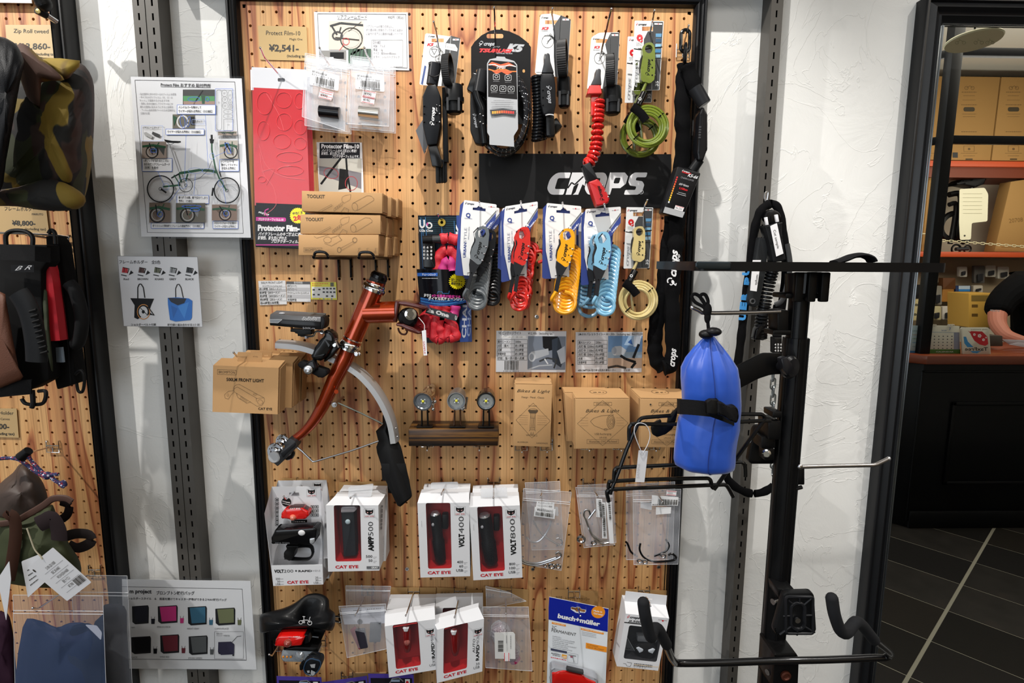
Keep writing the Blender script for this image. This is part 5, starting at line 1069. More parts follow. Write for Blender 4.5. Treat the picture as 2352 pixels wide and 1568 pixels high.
for i,x in enumerate((1199,1257)):hook(x-2,1020,(x,1038),.085,('chrome hook under the tall kraft carton on its block side','chrome hook under the tall kraft carton on its cube side')[i],mid=(x-1,1031))
kbox('plain kraft carton peeking out left of the printed cube carton',[(1296,902),(1400,903),(1402,1014),(1303,1013)],-.058,.05)
def cube(lbl,q,Y,D,dot=False,cut=1):
 t,p=kbox(lbl,q,Y,D); p.box(43,8,84,15.5,.5,LK); p.text('250 LUMENS',48,14,4.2,LK,w=30); p.text('Bikes & Light',24,31,7.5,LK,w=78,shear=.35); p.line([(63,4),(5,57),(63,108),(122,56),(63,4)],.5,LK)
 p.line([(89,37),(60,39),(42,45),(35,52),(44,62),(64,70),(82,70)],.6,LK)
 for r in(11,8.5,5.5,3):p.ell(82+(11-r)*.25,53,r*.85,r*1.45,LK,.7)
 p.ell(70,71,4,2.2,LK,.6); p.text('USB Recharging',45,83,4.2,LK,w=38); p.text('LM-018',56,91,3.6,LK,w=16); p.box(27,94,100,103,.5,LK); p.text('Aluminum CNC Machined',32,100.5,4.4,LK,w=64)
 for i in range(4):p.line([(12,44+i*6),(30,44+i*6)],.35,LK); p.line([(95,44+i*6),(112,44+i*6)],.35,LK)
 if dot:p.ell(24,13,2,2,INKC)
 p.build(t,'print')
 a=at(q[0][0],q[0][1],Y); c=at(q[1][0],q[1][1],Y)
 class TP:
  def at(s,x,y,lift=0):return V((a.x+(c.x-a.x)*x,Y+D*(1-y),a.z+.0018+lift))
 p2=PR(TP()); p2.ell(.5,.45,.16,.2,LK,.008); p2.greek(.4,.5,.2,.09,LK); p2.build(t,'top_print')
cube('cube kraft carton printed with a bullet lamp drawing, fully visible',[(1321,915.4),(1446.7,915.4),(1446.7,1029.8),(1321,1030.6)],-.105,.088)
cube('cube kraft carton partly behind the blue drawstring bag',[(1470.3,915.4),(1594,917),(1590,1028),(1470.7,1026.6)],-.105,.088,True)
for i,x in enumerate((1354,1427,1507,1580)):hook(x-6,1018,(x,1035),.115,'chrome hook under the %s cube kraft carton'%('fully visible','fully visible','half hidden','half hidden')[i]+('',' at its far corner','',' at its far corner')[i],mid=(x-2,1029))
WBX=C('#cdced2',.5); WIN=C('#a00d12',.5); CATR=C('#b3202c',.5)
def lightbox(lbl,F,T,Yf,D,win,texts,kind='light',side='r',slope=.022,W=120,H=170,grp='white light boxes',leftside=None):
 """F front face quad px at Yf; T top-back edge px (2 points) ; win = window rect in F coordinates 0..1"""
 pl=PY(Yf); f=[pl.at(*v)for v in F]; tb=[at(T[0][0],T[0][1],Yf+slope),at(T[1][0],T[1][1],Yf+slope)]
 t=thing('light_box',lbl,'box',(f[3]+f[2])/2,grp); b=MB()
 wq=[pl.at(*v)for v in inq(F,*win,r=5,n=4)]; m=len(wq)
 fl=[Vector((v[0],v[1],0))for v in F]; wl=[Vector((v[0],v[1],0))for v in inq(F,*win,r=5,n=4)]
 b.add(f+wq,tessellate_polygon([fl,wl]),WBX,False)
 bk=[tb[0]+V((0,D-slope,0)),tb[1]+V((0,D-slope,0)),f[2]+V((0,D,0)),f[3]+V((0,D,0))]
 b.add([f[0],f[1],tb[1],tb[0]],[(0,1,2,3)],WBX,False); b.add([tb[0],tb[1],bk[1],bk[0]],[(0,1,2,3)],WBX,False)
 b.add([f[1],f[2],bk[2],bk[1],tb[1]],[(0,1,2,3,4)],WBX,False); b.add([f[0],f[3],bk[3],bk[0],tb[0]],[(0,1,2,3,4)],WBX,False); b.add([f[3],f[2],bk[2],bk[3]],[(0,1,2,3)],WBX,False); b.add(bk,[(0,1,2,3)],WBX,False)
 b.build('carton',t)
 iw=[q+V((0,D*.8,0))for q in wq]; b=MB(); b.add(wq+iw,[(i,(i+1)%m,m+(i+1)%m,m+i)for i in range(m)],WIN,False); b.add(iw,[tuple(range(m))],WIN,False); b.build('red_inlay',t)
 sheet(t,'window_film',inq(F,*win,r=5,n=4),PY(Yf),FILM,.0003)
 w_=[bil(F,u,v)for u,v in((win[0],win[1]),(win[2],win[1]),(win[2],win[3]),(win[0],win[3]))]
 p=PR(pl,F,W,H); texts(p); p.build(t,'print'); return t,w_
def hangtab(t,q,Y):sheet(t,'clear_tab',rq(q,4),PY(Y),C('#e9eef5',.1,alpha=.3,spec=.8),.0004)
def torch(t,w_,Y,r0,r1,a,c,txt=None):
 pa,pc=at(*a,Y),at(*c,Y); ax=pc-pa; L=ax.length; b=MB(); b.lathe(pa,ax,[(.004,r0*.8),(.004,r0),(.012,r0),(L*.5,r0*.96),(L*.55,r1),(L*.93,r1*.9),(L*.98,r1*.7),(L,0)],C('#0b0b0d',.35,coat=.2),22); b.build('torch',t)
 b=MB(); b.lathe(pa,ax,[(-.001,0),(-.001,r0*.6),(.002,r0*.85),(.006,r0*.9)],C('#d9dde2',.05,.7,coat=.8),22); b.build('lens',t); MB().ball(pa.lerp(pc,.2)+V((-r0*.5,-r0*.9,0)),(.003,.002,.0035),C('#9a9ca2'),10,6).build('switch',t)
 m=pa.lerp(pc,.12)+V((r0*1.7,.008,0)); b=MB(); b.box((m.x-.006,m.y-.008,m.z-.024),(m.x+.006,m.y+.008,m.z+.008),BLK,.003); b.build('bracket',t)
def tv(name,num,a,c,sub,W,H,g=1.25):
 def f(p):
  cateye(p,W-33,H*.035+3,24); p.text(name,W-13,H*.60+a,12,INK,-90,w=c,bold=.05); p.text(num,W-13,H*.60+a-c-1,12,C('#3c3c3e'),-90,w=c*g)
  p.text('CAT EYE',17,H-7,6.5,CATR,w=54,bold=.04)
  for i,(s_,w1)in enumerate(sub):p.text(s_,W-16,H-30+i*9.5,6,C('#2c2c2e'),w=w1,align='r',bold=.01); p.greek(W-14,H-31+i*9.5,8,1.6,C('#6c6c70')); p.greek(W-14,H-28+i*9.5,5,1.6,C('#6c6c70'))
  if H>150:p.greek(8,H*.32,14,1.5,C('#8a8a8d'),-90)
 return f
for k in(1,0):
 if k:F=[(770,1140),(890,1141),(886,1288),(771,1290)]; T=[(784,1122),(886,1124)]
 else:F=[(748.4,1160),(869,1160),(871.5,1309.9),(753.6,1312.4)]; T=[(769,1139),(882,1141)]
 t,w_=lightbox('white front light box with grey light in red window, %s'%('rear one' if k else 'nearer the mud flap'),F,T,-.062 if k else-.105,.042,(.15,-.02 if 0 else.0,.655,.85),tv('AMPP','500',15,34,(('500',15),('50',9)),120,150,.95),W=120,H=150)
 if not k:
  p=PR(PY(-.1055)); p.poly([(842,1300),(871,1300),(871.5,1306),(842,1306)],C('#5b5c60')); p.text('GRAY',853,1305,4,WCARD,w=15,bold=.02); p.build(t,'grey_band')
  b=MB(); b.prism([at(x,y,-.098)for x,y in rq([(783,1176),(813,1175),(818,1276),(789,1279)],3)],(0,.022,0),C('#1c1e22',.5),.002); b.build('lamp',t); b=MB(); b.prism([at(x,y,-.101)for x,y in rq([(783,1166),(790,1164),(815,1163),(820,1169),(813,1176),(783,1177)],2)],(0,.024,0),C('#a9a4aa',.08,alpha=.7),.001); b.build('clear_lens',t); MB().ball(at(799,1198,-.1),(.0052,.002,.0052),C('#9fb0b8',.4),12,8).build('switch',t)
  p=PR(PL((874,1160,-.103),(874,1300,-.103),(889,1150,-.07))); p.greek(877,1215,55,7,C('#6e6f73'),-88); p.greek(880,1290,60,3,C('#9a9b9f'),-88); p.build(t,'side_print')
hangtab(t,[(800,1118),(858,1110),(853,1140),(800,1143)],-.085)
hook(832,1124,(805,1143),.13,'chrome hook carrying the boxes with the grey light',mid=(808,1141))
kraftlabel([(779,1107),(890,1105),(889,1125),(777,1128)],'kraft paper label above the grey light box',[('商品名：AMPP500',8,60,30,55)],grp='kraft paper price labels')
for k in(1,0):
 F=[(972,1136),(1079,1137),(1080,1300),(976,1302)]if k else[(958.6,1155),(1077.8,1154),(1079.8,1322.8),(965.8,1326)]; T=[(973,1118),(1080,1117)]if k else[(965.8,1131.7),(1077.8,1130)]
 t,w_=lightbox('white front light box with slim black torch, %s'%('rear one' if k else 'left of the larger torch box'),F,T,-.058 if k else-.10,.040,(.16,.0,.635,.885),tv('VOLT','400',1,31,(('400',14),('60',9),('USB',16)),116,168),W=116,H=168)
torch(t,w_,-.082,.0108,.0125,(999,1176),(1013,1292)); hangtab(t,[(990,1108),(1052,1106),(1053,1122),(988,1122)],-.085); hook(1027,1108,(1014,1135),.125,'chrome hook carrying the slim torch boxes',mid=(1016,1131))
for k in(1,0):
 F=[(1084,1145),(1190,1138),(1193,1300),(1090,1305)]if k else[(1077.8,1164.4),(1194,1160),(1200,1326),(1087.2,1332.3)]; T=[(1086,1122),(1190,1119)]if k else[(1080,1139.4),(1192,1137.7)]
 t,w_=lightbox('white front light box with larger black torch, %s'%('rear one' if k else 'right of the slim torch box'),F,T,-.058 if k else-.10,.040,(.155,.0,.65,.89),tv('VOLT','800',14,37,(('800',14),('100',14),('USB',16)),116,168),W=116,H=168)
torch(t,w_,-.082,.0135,.0150,(1112,1180),(1130,1296)); hangtab(t,[(1103,1122),(1164,1118),(1166,1140),(1105,1142)],-.085); hook(1134,1108,(1133,1143),.125,'chrome hook carrying the larger torch boxes',mid=(1133.5,1138))
Z=Zf(590,1080,5.808)
for k in(1,0):
 dx,dy,dY=((14,-14,.042),(0,0,0))[k==0]
 S2=lambda L:[(x+dx,y+dy)for x,y in Z(L)]
 Yb,Yf=-.062+dY,-.105+dY; bp=S2([(200,218),(848,210),(872,1245),(200,1262)]); fp=S2([(195,1268),(875,1258),(885,1520),(218,1540)])
 t=thing('light_box','open white tray box with red and black lights, %s'%('rear one behind its twin' if k else 'front one'),'box',at(*bil(fp,.5,1),Yf),'white tray light boxes')
 sheet(t,'back_panel',bp,PY(Yb),WBX,.0008); sheet(t,'front_panel',fp,PY(Yf),WBX,.0008); b=MB()
 A=[at(*v,Yb)for v in bp]; B_=[at(*v,Yf)for v in fp]
 lf=at(*S2([(100,575)])[0],Yb-.03); rg=at(*S2([(905,560)])[0],Yb-.03)
 b.add([A[0],lf,B_[0],B_[3],B_[3]+V((0,.04,0)),A[3]],[(0,1,2,3,4,5)],WBX,False); b.add([A[1],rg,B_[1],B_[2],B_[2]+V((0,.04,0)),A[2]],[(0,1,2,3,4,5)],WBX,False); b.add([B_[0],B_[1],A[2],A[3]],[(0,1,2,3)],WBX,False); b.build('side_panels',t)
 p=PR(PY(Yb),bp,112,178); cateye(p,80,6,22)
 if k==0:
  for i in range(7):p.box(8,26+i*9.3,15,33+i*9.3,.9,INK); p.rect(10,28+i*9.3,13.5,31.5+i*9.3,INK)
  for i in range(6):x,y=89+(i%2)*9.5,44+(i//2)*9.3; p.box(x,y,x+7.5,y+6.5,.9,INK); p.rect(x+2,y+2,x+5.5,y+4.5,INK)
  p.ell(33,35,11,10.5,INK); p.text('Rechargeable',24,34,3,WCARD,14,w=18,bold=.02); p.greek(24,38,18,2.4,WCARD,14); p.rect(44,76,80,83,INK); p.greek(47,81,28,4,WCARD); p.poly([(80,85),(86,85),(83,88)],CATR)
  p.rect(40,14,62,20,C('#6d6c70')); p.build(t,'print')
  p=PR(PY(Yf),fp,117,46); p.text('VOLT',5,16.5,7,INK,w=22,bold=.05); p.text('200',27,16.5,7,C('#3c3c3e'),w=22); p.text('+',53,16,6,INK,w=5,bold=.04); p.text('RAPID',61,16,4.6,INK,w=31,bold=.03); p.text('MINI',94,16,4.6,C('#9a9a9e'),w=17)
  p.text('CAT EYE',33,42,6.4,CATR,w=50,bold=.04)
  for i in range(3):p.text(('200','30','USB')[i],17,32.5+i*6,4.6,INKC,w=(10,7,11)[i],align='r'); p.greek(18,31+i*6,7,2,C('#77777a')); p.text(('25','30','USB')[i],106,32+i*6,4.6,INKC,w=(7,7,11)[i],align='r'); p.greek(107,31+i*6,6,2,C('#77777a'))
  p.build(t,'front_print')
  Y2=Yb-.004; RL=C('#c5130f',.12,coat=.8)
  slab(t,'red_light',rq(Z([(320,580),(370,520),(600,500),(690,550),(690,610),(640,655),(520,660),(470,680),(425,655),(322,645)]),3),Y2-.022,.02,RL,.003); slab(t,'red_light_cap',rq(Z([(368,528),(470,490),(600,490),(690,540),(680,555),(560,520),(440,525),(372,545)]),2),Y2-.02,.016,C('#3a1a1a',.35),.001)
  b=MB(); b.lathe(at(*Z([(475,635)])[0],Y2-.024),(0,1,0),[(-.003,0),(-.002,.004),(.003,.0072),(.006,.0075)],C('#c9705a',.05,coat=1),16); b.build('round_lens',t); p=PR(PY(Y2-.0225)); p.text('CAT EYE',*Z([(440,520)])[0],2.8,WCARD,-2,w=24,bold=.03); p.build(t,'lettering')
  slab(t,'lamp_body',rq(Z([(185,905),(240,800),(770,768),(805,785),(780,950),(740,990),(195,985)]),3),Y2-.04,.03,C('#0a0a0c',.15,coat=.8),.003)
  MB().ball(at(*Z([(597,833)])[0],Y2-.041),(.0068,.002,.0058),C('#cfcfd2',.4),14,8).build('switch',t); slab(t,'lamp_lens',rq(Z([(700,915),(770,905),(765,960),(735,985),(705,975)]),2),Y2-.042,.01,C('#b5b9be',.08,.5,coat=.9),.001)
  p=PR(PY(Y2-.0405)); p.text('VOLT200',*Z([(240,978)])[0],4,C('#55565a'),1,w=34,bold=.02); p.build(t,'lettering')
  b=MB(); b.tube(spl(pxs(Z([(520,1010),(700,1005),(745,1060),(738,1130),(680,1180),(520,1180),(380,1160)]),Y2-.02),5),[(.0022,.007)]*31,BLKM,8,flat=(0,0,1)); b.build('strap',t); slab(t,'clamp',rq(Z([(380,1010),(560,1010),(500,1080),(480,1180),(430,1215),(355,1170),(355,1100),(400,1060)]),3),Y2-.032,.026,BLK,.002)
 else:p.build(t,'print')
hook(697,1108,(652,1140),.125,'chrome hook carrying the open tray light boxes',mid=(657,1146))
kraftlabel([(646,1097),(745,1101),(745,1117),(646,1117)],'kraft paper label above the open tray boxes')
# ================================================================ ZIP BAGS WITH BRACKETS, BOTTOM ROW
BG=C('#c9ccd4',.2,alpha=.32,spec=.6)
def ring(mb,c,R,r,m,ax=(0,1,0),n=14):
 c=V(c); a=V(ax).normalized(); u=a.orthogonal().normalized(); v=a.cross(u); mb.tube([c+(u*math.cos(k*2*math.pi/n)+v*math.sin(k*2*math.pi/n))*R for k in range(n)],r,m,6,True)
def baggroup(lbls,Qs,Ys,wires,extras,stickers,wm):
 for k,(lb,Q,Yk)in enumerate(zip(lbls,Qs,Ys)):
  pl=PY(Yk); t=thing('zip_bag',lb,'bag',pl.at(*bil(Q,.5,1)),'zip bags of lamp brackets'); zipbag(t,Q,pl,seed=int(Q[0][0])+k,m=BG)
  for w_ in wires[k]:MB().tube(spl(pxs(w_,Yk-.001),4),.0022,wm,8).build('wire_clamp',t)
  if extras[k]:extras[k](t,Yk)
  for fn in stickers[k]:fn(t,pl)
Z=Zf(1180,1080,5.8075)
def stk(q,fn=None,lift=.005,nm='sticker'):
 def f(t,pl):
  sheet(t,nm,q,pl,C('#dcdde0',.4),.0002,lift=lift)
  if fn:p=PR(pl,q,50,24,lift=lift+.0006); fn(p); p.build(t,'lettering')
 return f
def nuts(pts,m):
 def f(t,Y):
  for x,y,r in pts:b=MB(); ring(b,at(x,y,Y-.004),r*S_,r*S_*.4,m,(.2,1,.3)); b.build('washer',t)
 return f
def s1(p):p.text('ヴィンテージライト',4,9,5,INKC,w=40); p.text('バレットライト専用',4,20,5,INKC,w=40)
def s2(p):p.text('¥660(taxin)',6,9,7,INKC,w=38); p.bars(4,12,42,9,INKC,26,sd=5)
baggroup(['clear zip bag with steel clamp, front one below the tall kraft carton','clear zip bag with steel clamp, rear one below the tall kraft carton'][::1],
[Z([(130,240),(770,290),(635,1335),(60,1240)]),Z([(150,165),(615,145),(660,1050),(240,1060)])],[-.062,-.045],
[[Z([(75,1060),(62,1150),(130,1235),(310,1265),(540,1190),(630,1140),(600,1090),(560,1110)]),Z([(90,1150),(150,1215),(310,1235),(560,1160)])],[Z([(265,660),(370,840),(600,990),(645,960),(610,905),(565,910)]),Z([(505,660),(460,790),(350,930),(240,950),(170,890)])]],
[nuts([(1267,1300,7),(1282,1300,6),(1252,1298,4)],CHROME),None],
[[stk(Z([(310,405),(545,425),(537,510),(295,490)]),s1),stk(Z([(280,485),(558,515),(545,648),(268,610)]),s2,.0056)],[stk(Z([(520,480),(590,490),(597,610),(540,600)]))]],STEEL)
hook(1241,1108,(1242,1140),.085,'chrome hook carrying the zip bags below the tall kraft carton',mid=(1244,1132))
def s3(p):p.text('¥825(tax in)',24,20,16,INKC,w=24)if 0 else p.bars(2,4,20,16,INKC,20,sd=8);
def s4(q,s_):
 def f(t,pl):
  sheet(t,'sticker',q,pl,C('#dcdde0',.4),.0002,lift=.005); p=PR(pl,lift=.0056); a,b_=q[0],q[3]
  p.text(s_,a[0]+3,a[1]+5,5,INKC,85,w=math.hypot(b_[0]-a[0],b_[1]-a[1])*.5); p.bars(q[1][0]-3,q[1][1]+3,40,5,INKC,24,86,sd=4); p.build(t,'lettering')
 return f
baggroup(['clear zip bag with steel clamp, front one in the middle bag stack','clear zip bag, rear one in the middle bag stack'],
[Z([(825,225),(1315,235),(1350,990),(935,1030)]),Z([(850,200),(1330,175),(1365,960),(960,1000)])],[-.062,-.045],
[[Z([(1020,590),(1000,530),(950,530),(935,590),(965,660),(1040,850),(1160,970),(1270,960)]),Z([(1090,520),(1000,640)]),Z([(1050,860),(1165,935),(1265,930)])],[]],
[nuts([(1335,1238,9),(1364,1246,6)],CHROME),None],
[[s4(Z([(1100,375),(1180,380),(1190,630),(1100,620)]),'ハレット'),s4(Z([(1150,420),(1225,430),(1232,640),(1155,630)]),'バレットライト'),s4(Z([(1230,420),(1305,415),(1335,975),(1278,975)]),''),s4(Z([(1180,640),(1230,640),(1245,910),(1180,905)]),'¥825(tax in)')],[]],STEEL)
hook(1352,1110,(1373,1140),.10,'chrome hook carrying the middle stack of zip bags',mid=(1368,1132))
def s5(p):p.bars(12,8,36,14,INKC,26,sd=14); p.greek(2,22,30,3,INKC)
def s6(p):p.rect(2,2,48,4,REDK); p.rect(2,20,48,22,REDK); p.text('¥550',8,16,8,C('#8a8082'),w=24)
baggroup(['clear zip bag with black clamp, front one nearest the pegboard frame','clear zip bag with black clamp, rear one nearest the pegboard frame'],
[Z([(1590,265),(2230,250),(2190,1250),(1600,1255)]),Z([(1500,190),(2150,150),(2120,1190),(1500,1190)])],[-.062,-.045],
[[Z([(1690,970),(1680,1060),(1740,1160),(1880,1215),(2110,1200),(2165,1160),(2110,1110),(2060,1130)]),Z([(1870,1140),(2020,1080),(2070,1000),(2030,920)])],[Z([(1490,950),(1520,980),(1560,1080),(1620,1130)])]],
[nuts([(1469,1288,6),(1481,1290,6),(1523,1276,6)],STEEL),None],
[[stk(Z([(1845,330),(2200,355),(2190,470),(1835,470)]),s5),stk(Z([(2040,265),(2175,275),(2165,340),(2035,330)]),s6,.0056),stk(Z([(1898,490),(2100,490),(2095,575),(1895,590)]))],[stk(Z([(1690,420),(1850,430),(1840,530),(1690,500)]))]],BLKG)
hook(1497,1112,(1522,1152),.10,'chrome hook carrying the zip bags nearest the frame',mid=(1516,1143))
t=thing('bicycle_saddle','black bicycle saddle with white folding bike mark, mounted at the bottom of the pegboard','saddle',at(690,1470,-.05)); Z=Zf(590,1320,6.3216)
O=Z([(35,700),(40,610),(80,562),(250,515),(400,475),(540,410),(640,340),(720,288),(800,268),(900,268),(990,300),(1040,355),(1052,430),(1060,490),(1125,545),(1140,620),(1128,740),(1085,812),(1000,805),(900,785),(760,778),(600,785),(400,792),(250,795),(130,820),(70,848),(42,810)])
SAD=C('#101113',.38,coat=.15); n=len(O); b=MB(); cx=sum(x for x,y in O)/n; cy=1432
rings=[(1.0,0,.010),(1.0,0,-.012),(.985,0,-.026),(.93,0,-.038),(.80,0,-.048),(.6,0,-.053),(.35,0,-.054),(.12,0,-.053)]
rows=[]
for sc_,_,dy in rings:
 rows.append([at(cx+(x-cx)*sc_,cy+(y-cy)*sc_,-.085+dy*(.35+.85*min(1,max(0,(y-1360)/70))))for x,y in[tuple(v[:2])for v in spl([(a,c,0)for a,c in O],3,True)]])
b.grid(rows,SAD,True); b.add(rows[-1],[tuple(range(len(rows[-1])))],SAD); b.build('saddle_shell',t,angle=80)
p=PR(PY(-.153)); SW=C('#dcdcde',.4)
for x,y,r in((637,687,26),(768,697,30)):q=Z([(x,y)])[0]; p.ell(q[0],q[1],r/6.32,r/6.6,SW,1.3)
p.line(Z([(645,665),(690,655),(740,655),(770,690)]),1.4,SW); p.line(Z([(665,603),(700,605)]),1.6,SW); p.line(Z([(682,605),(684,690)]),1.2,SW); p.line(Z([(775,608),(762,640),(765,660)]),1.3,SW); q=Z([(684,685)])[0]; p.ell(q[0],q[1],2,2,SW,.9)
p.build(t,'emblem')
slab(t,'clamp_block',Z([(430,780),(620,780),(600,900),(450,900)]),-.11,.03,BLK,.001); slab(t,'shell_underside',Z([(190,790),(350,800),(400,880),(200,960)]),-.10,.03,BLK,.001); slab(t,'shell_underside',Z([(720,780),(1000,800),(930,960),(800,1020),(700,900)]),-.11,.035,BLK,.002)
b=MB(); b.tube(pxs(Z([(650,870),(900,900)]),-.12),.003,BLKG,8); b.build('rail',t); slab(t,'mount_bracket',Z([(520,880),(780,870),(860,980),(840,1060),(560,1060),(550,1030)]),-.115,.03,BLK,.001)
b=MB(); b.tube(pxs(Z([(1130,600),(1210,600)]),-.05),.002,CHROME,8); b.tube(pxs(Z([(1130,670),(1210,680)]),-.05),.002,CHROME,8); b.tube(pxs(Z([(1200,570),(1215,690)]),-.02),.0035,BLKG,8); b.build('wall_bracket',t)
for nm,pts in(('left',[(180,1155),(215,1175),(300,1045)]),('right',[(750,1165),(820,1120),(900,980)])):
 hook(*Z([(pts[2][0]+20,pts[2][1]-30)])[0],Z([pts[0]])[0],.16,'chrome hook poking out below the saddle, by the %s'%('red tail light' if nm=='left' else 'black beacon'),mid=Z([pts[1]])[0])
t=thing('tail_light','red tail light clamped beneath the black saddle','bicycle light',at(665,1488,-.13)); RL=C('#c5130f',.12,coat=.8)
slab(t,'red_lens',rq(Z([(262,980),(275,930),(310,900),(480,892),(680,900),(680,940),(640,1030),(500,1040),(440,1065),(380,1045),(262,1040)]),3),-.16,.025,RL,.003); slab(t,'top_cap',rq(Z([(300,905),(480,888),(740,870),(760,990),(690,1000),(690,915)]),2),-.155,.03,BLKG,.001)
b=MB(); b.lathe(at(*Z([(437,1005)])[0],-.164),(0,1,0),[(-.003,0),(-.002,.004),(.002,.0075),(.006,.0078)],C('#8a3a30',.05,coat=1),16); b.build('round_lens',t); p=PR(PY(-.1605)); p.text('SAMPLE',*Z([(528,905)])[0],2.6,WCARD,0,w=15,bold=.02); p.build(t,'lettering')
t=thing('tail_light','clear bar light with orange diodes beneath the red tail light','bicycle light',at(690,1520,-.12)); slab(t,'housing',rq(Z([(350,1140),(380,1085),(560,1050),(860,1065),(895,1100),(890,1180),(860,1265),(640,1270),(380,1265),(350,1220)]),4),-.142,.022,C('#90979e',.12,coat=.8),.0025)
slab(t,'top_cap',rq(Z([(380,1085),(560,1045),(880,1060),(890,1120),(700,1090),(540,1100)]),2),-.146,.024,BLK,.001); b=MB()
for x in(385,438,492,822):b.ball(at(*Z([(x,1190 if x<600 else 1180)])[0],-.146),(.0022,.001,.0026),C('#e08a2a',.3),8,6)
b.build('orange_diodes',t); b=MB(); b.lathe(at(*Z([(610,1190)])[0],-.146),(0,1,0),[(-.002,0),(-.001,.006),(.003,.0095)],C('#c3c9cf',.06,.5,coat=1),16); b.build('round_lens',t)
t=thing('beacon_light','black rounded square beacon light with grey symbol, hanging at a tilt','bicycle light',at(718,1552,-.18)); q=rq(Z([(700,1250),(780,1195),(930,1235),(945,1300),(900,1400),(820,1478),(700,1450),(660,1370)]),6); slab(t,'housing',q,-.18,.02,C('#15171b',.3,coat=.4),.003)
b=MB(); b.tube([at(x,y,-.181)for x,y in[(718+(x-718)*.9,1532+(y-1532)*.9)for x,y in q]],.0012,C('#22384f',.3),6,True); b.build('blue_rim',t)
p=PR(PY(-.1835)); G9=C('#8f9296');
for L in([(770,1300),(850,1290),(840,1350),(790,1345)],[(780,1420),(790,1380),(850,1410),(830,1455),(790,1460)],[(725,1390),(765,1385),(765,1420),(735,1420)]):p.poly(Z(L),G9)
p.build(t,'emblem'); b=MB(); b.tube(spl(pxs(Z([(640,1370),(700,1240),(780,1150),(830,1130),(920,1200),(940,1260)]),-.17),4),.0016,BLK,6); b.build('elastic_loop',t)
slab(t,'side_lug',rq(Z([(615,1320),(650,1290),(675,1370),(640,1390),(620,1380)]),1),-.172,.012,BLK,.001)
PUR=C('#4a3a96',.4)
for i,q in enumerate((([(635,1552.5),(738,1555),(744,1640),(640,1640)]),([(737,1567),(843,1551.7),(850,1640),(744,1650)]),([(845.5,1547),(950,1548),(952,1640),(850,1640)]))):
 pl=PY(-.04-.004*i); t=thing('purple_pack','purple hang card cut off by the bottom edge, %s'%('below the saddle','below the bag of small parts','below the mini tail light box')[i],'packet',pl.at(*bil(q,.5,1)),'purple hang cards'); sheet(t,'hang_card',q,pl,PUR,.0008)
 p=PR(pl,q,104,88); p.rect(5,9,100,88,C('#1a1820')); p.rect(84,11,95,26,WCARD); p.ell(89,18,3.4,3.4,RED); p.line([(46,24),(55,10),(70,8),(80,16)],2.4,C('#77777c')); p.rect(52,12,72,17,C('#8fa3ba')); p.build(t,'print')
tag(MB().box((at(745,0,0).x,-.003,at(0,1568,0).z-.03),(at(845,0,0).x,-.001,at(0,1551,0).z),C('#c9a374',.8)).build('kraft_label'),'kraft paper label behind the purple hang cards','label')
for i,x in enumerate((785,811)):pass
hook(798,1552,(798,1600),.10,'chrome hook above the purple hang cards',mid=(798,1590))
Z=Zf(590,1320,6.3216)
for k in(1,0):
 q=Z([(1190,455),(1870,420),(1895,1070),(1310,1200)])if k==0 else Z([(1290,155),(1945,165),(1885,640),(1300,640)]); Y=-.075 if k==0 else-.045; pl=PY(Y)
 t=thing('zip_bag','clear bag of small black and red parts, %s'%('front one beside the saddle' if k==0 else 'rear one, only its top showing'),'bag',pl.at(*bil(q,.5,1)),'bags of small parts'); zipbag(t,q,pl,seed=31+k,m=BG)
 if k==0:
  sheet(t,'paper_insert',Z([(1215,480),(1850,455),(1870,700),(1270,720)]),PY(Y+.002),C('#b9bac4',.6),.0003)
  slab(t,'black_part',rq(Z([(1640,700),(1800,695),(1790,975),(1630,980)]),2),Y-.001,.008,C('#23262e',.4),.001); slab(t,'red_part',rq(Z([(1350,810),(1420,760),(1600,1050),(1480,1090)]),2),Y-.001,.006,C('#8c2230',.3),.001); slab(t,'black_part',rq(Z([(1420,800),(1560,790),(1610,1060),(1500,1080)]),2),Y-.003,.006,C('#2c2a35',.4),.001)
  p=PR(PY(Y+.001)); p.greek(*Z([(1400,520)])[0],18,3,INKC); p.greek(*Z([(1600,500)])[0],32,4,INKC,-3); p.ell(*Z([(1495,680)])[0],6,6,INK)
  for i in range(5):p.greek(*Z([(1610,550+i*18)])[0],30,1.6,C('#77777c'),-2)
  p.build(t,'print')
hook(845,1352,(816,1412),.14,'chrome hook carrying the bags of small parts',mid=(819,1409))
Z=Zf(880,1320,6.3222)
kraftlabel(Z([(105,178),(768,182),(762,330),(105,325)]),'kraft paper label above the mini tail light box',[('商品名：RAPID-Mini',10,82,22,62)])
kraftlabel(Z([(785,178),(1442,222),(1440,312),(775,318)]),'kraft paper label above the auto tail light box',[('商品名：RAPID micro Auto',8,62,24,84)])
kraftlabel(Z([(1452,165),(2112,212),(2105,470),(1452,470)]),'kraft paper label behind the bubble wrapped lamp',[('商品名：',6,42,14,22),('Lamp',66,52,16,20)])
def tl(name,auto,H):
 def f(p):
  cateye(p,93,22,23)if not auto else cateye(p,84,20,22)
  x=112 if not auto else 99
  p.text('RAPID',x,96,7.5,INK,-90,w=37,bold=.03); p.text(name,x-1,58,6.5,C('#6f6f73'),-90,w=26)
  if auto:p.text('AUTO',x-10,76,6,INK,-90,w=34,shear=.2)
  p.text('CAT EYE',16,H-7,6.5,CATR,w=54,bold=.04)
  for i,s_ in enumerate(('25','30','USB')if not auto else('35','USB')):p.text(s_,x+2,H-26+i*8+(8 if auto else 0),6,C('#2c2c2e'),w=(9,9,16)[i]if not auto else(9,14)[i],align='r')
 return f
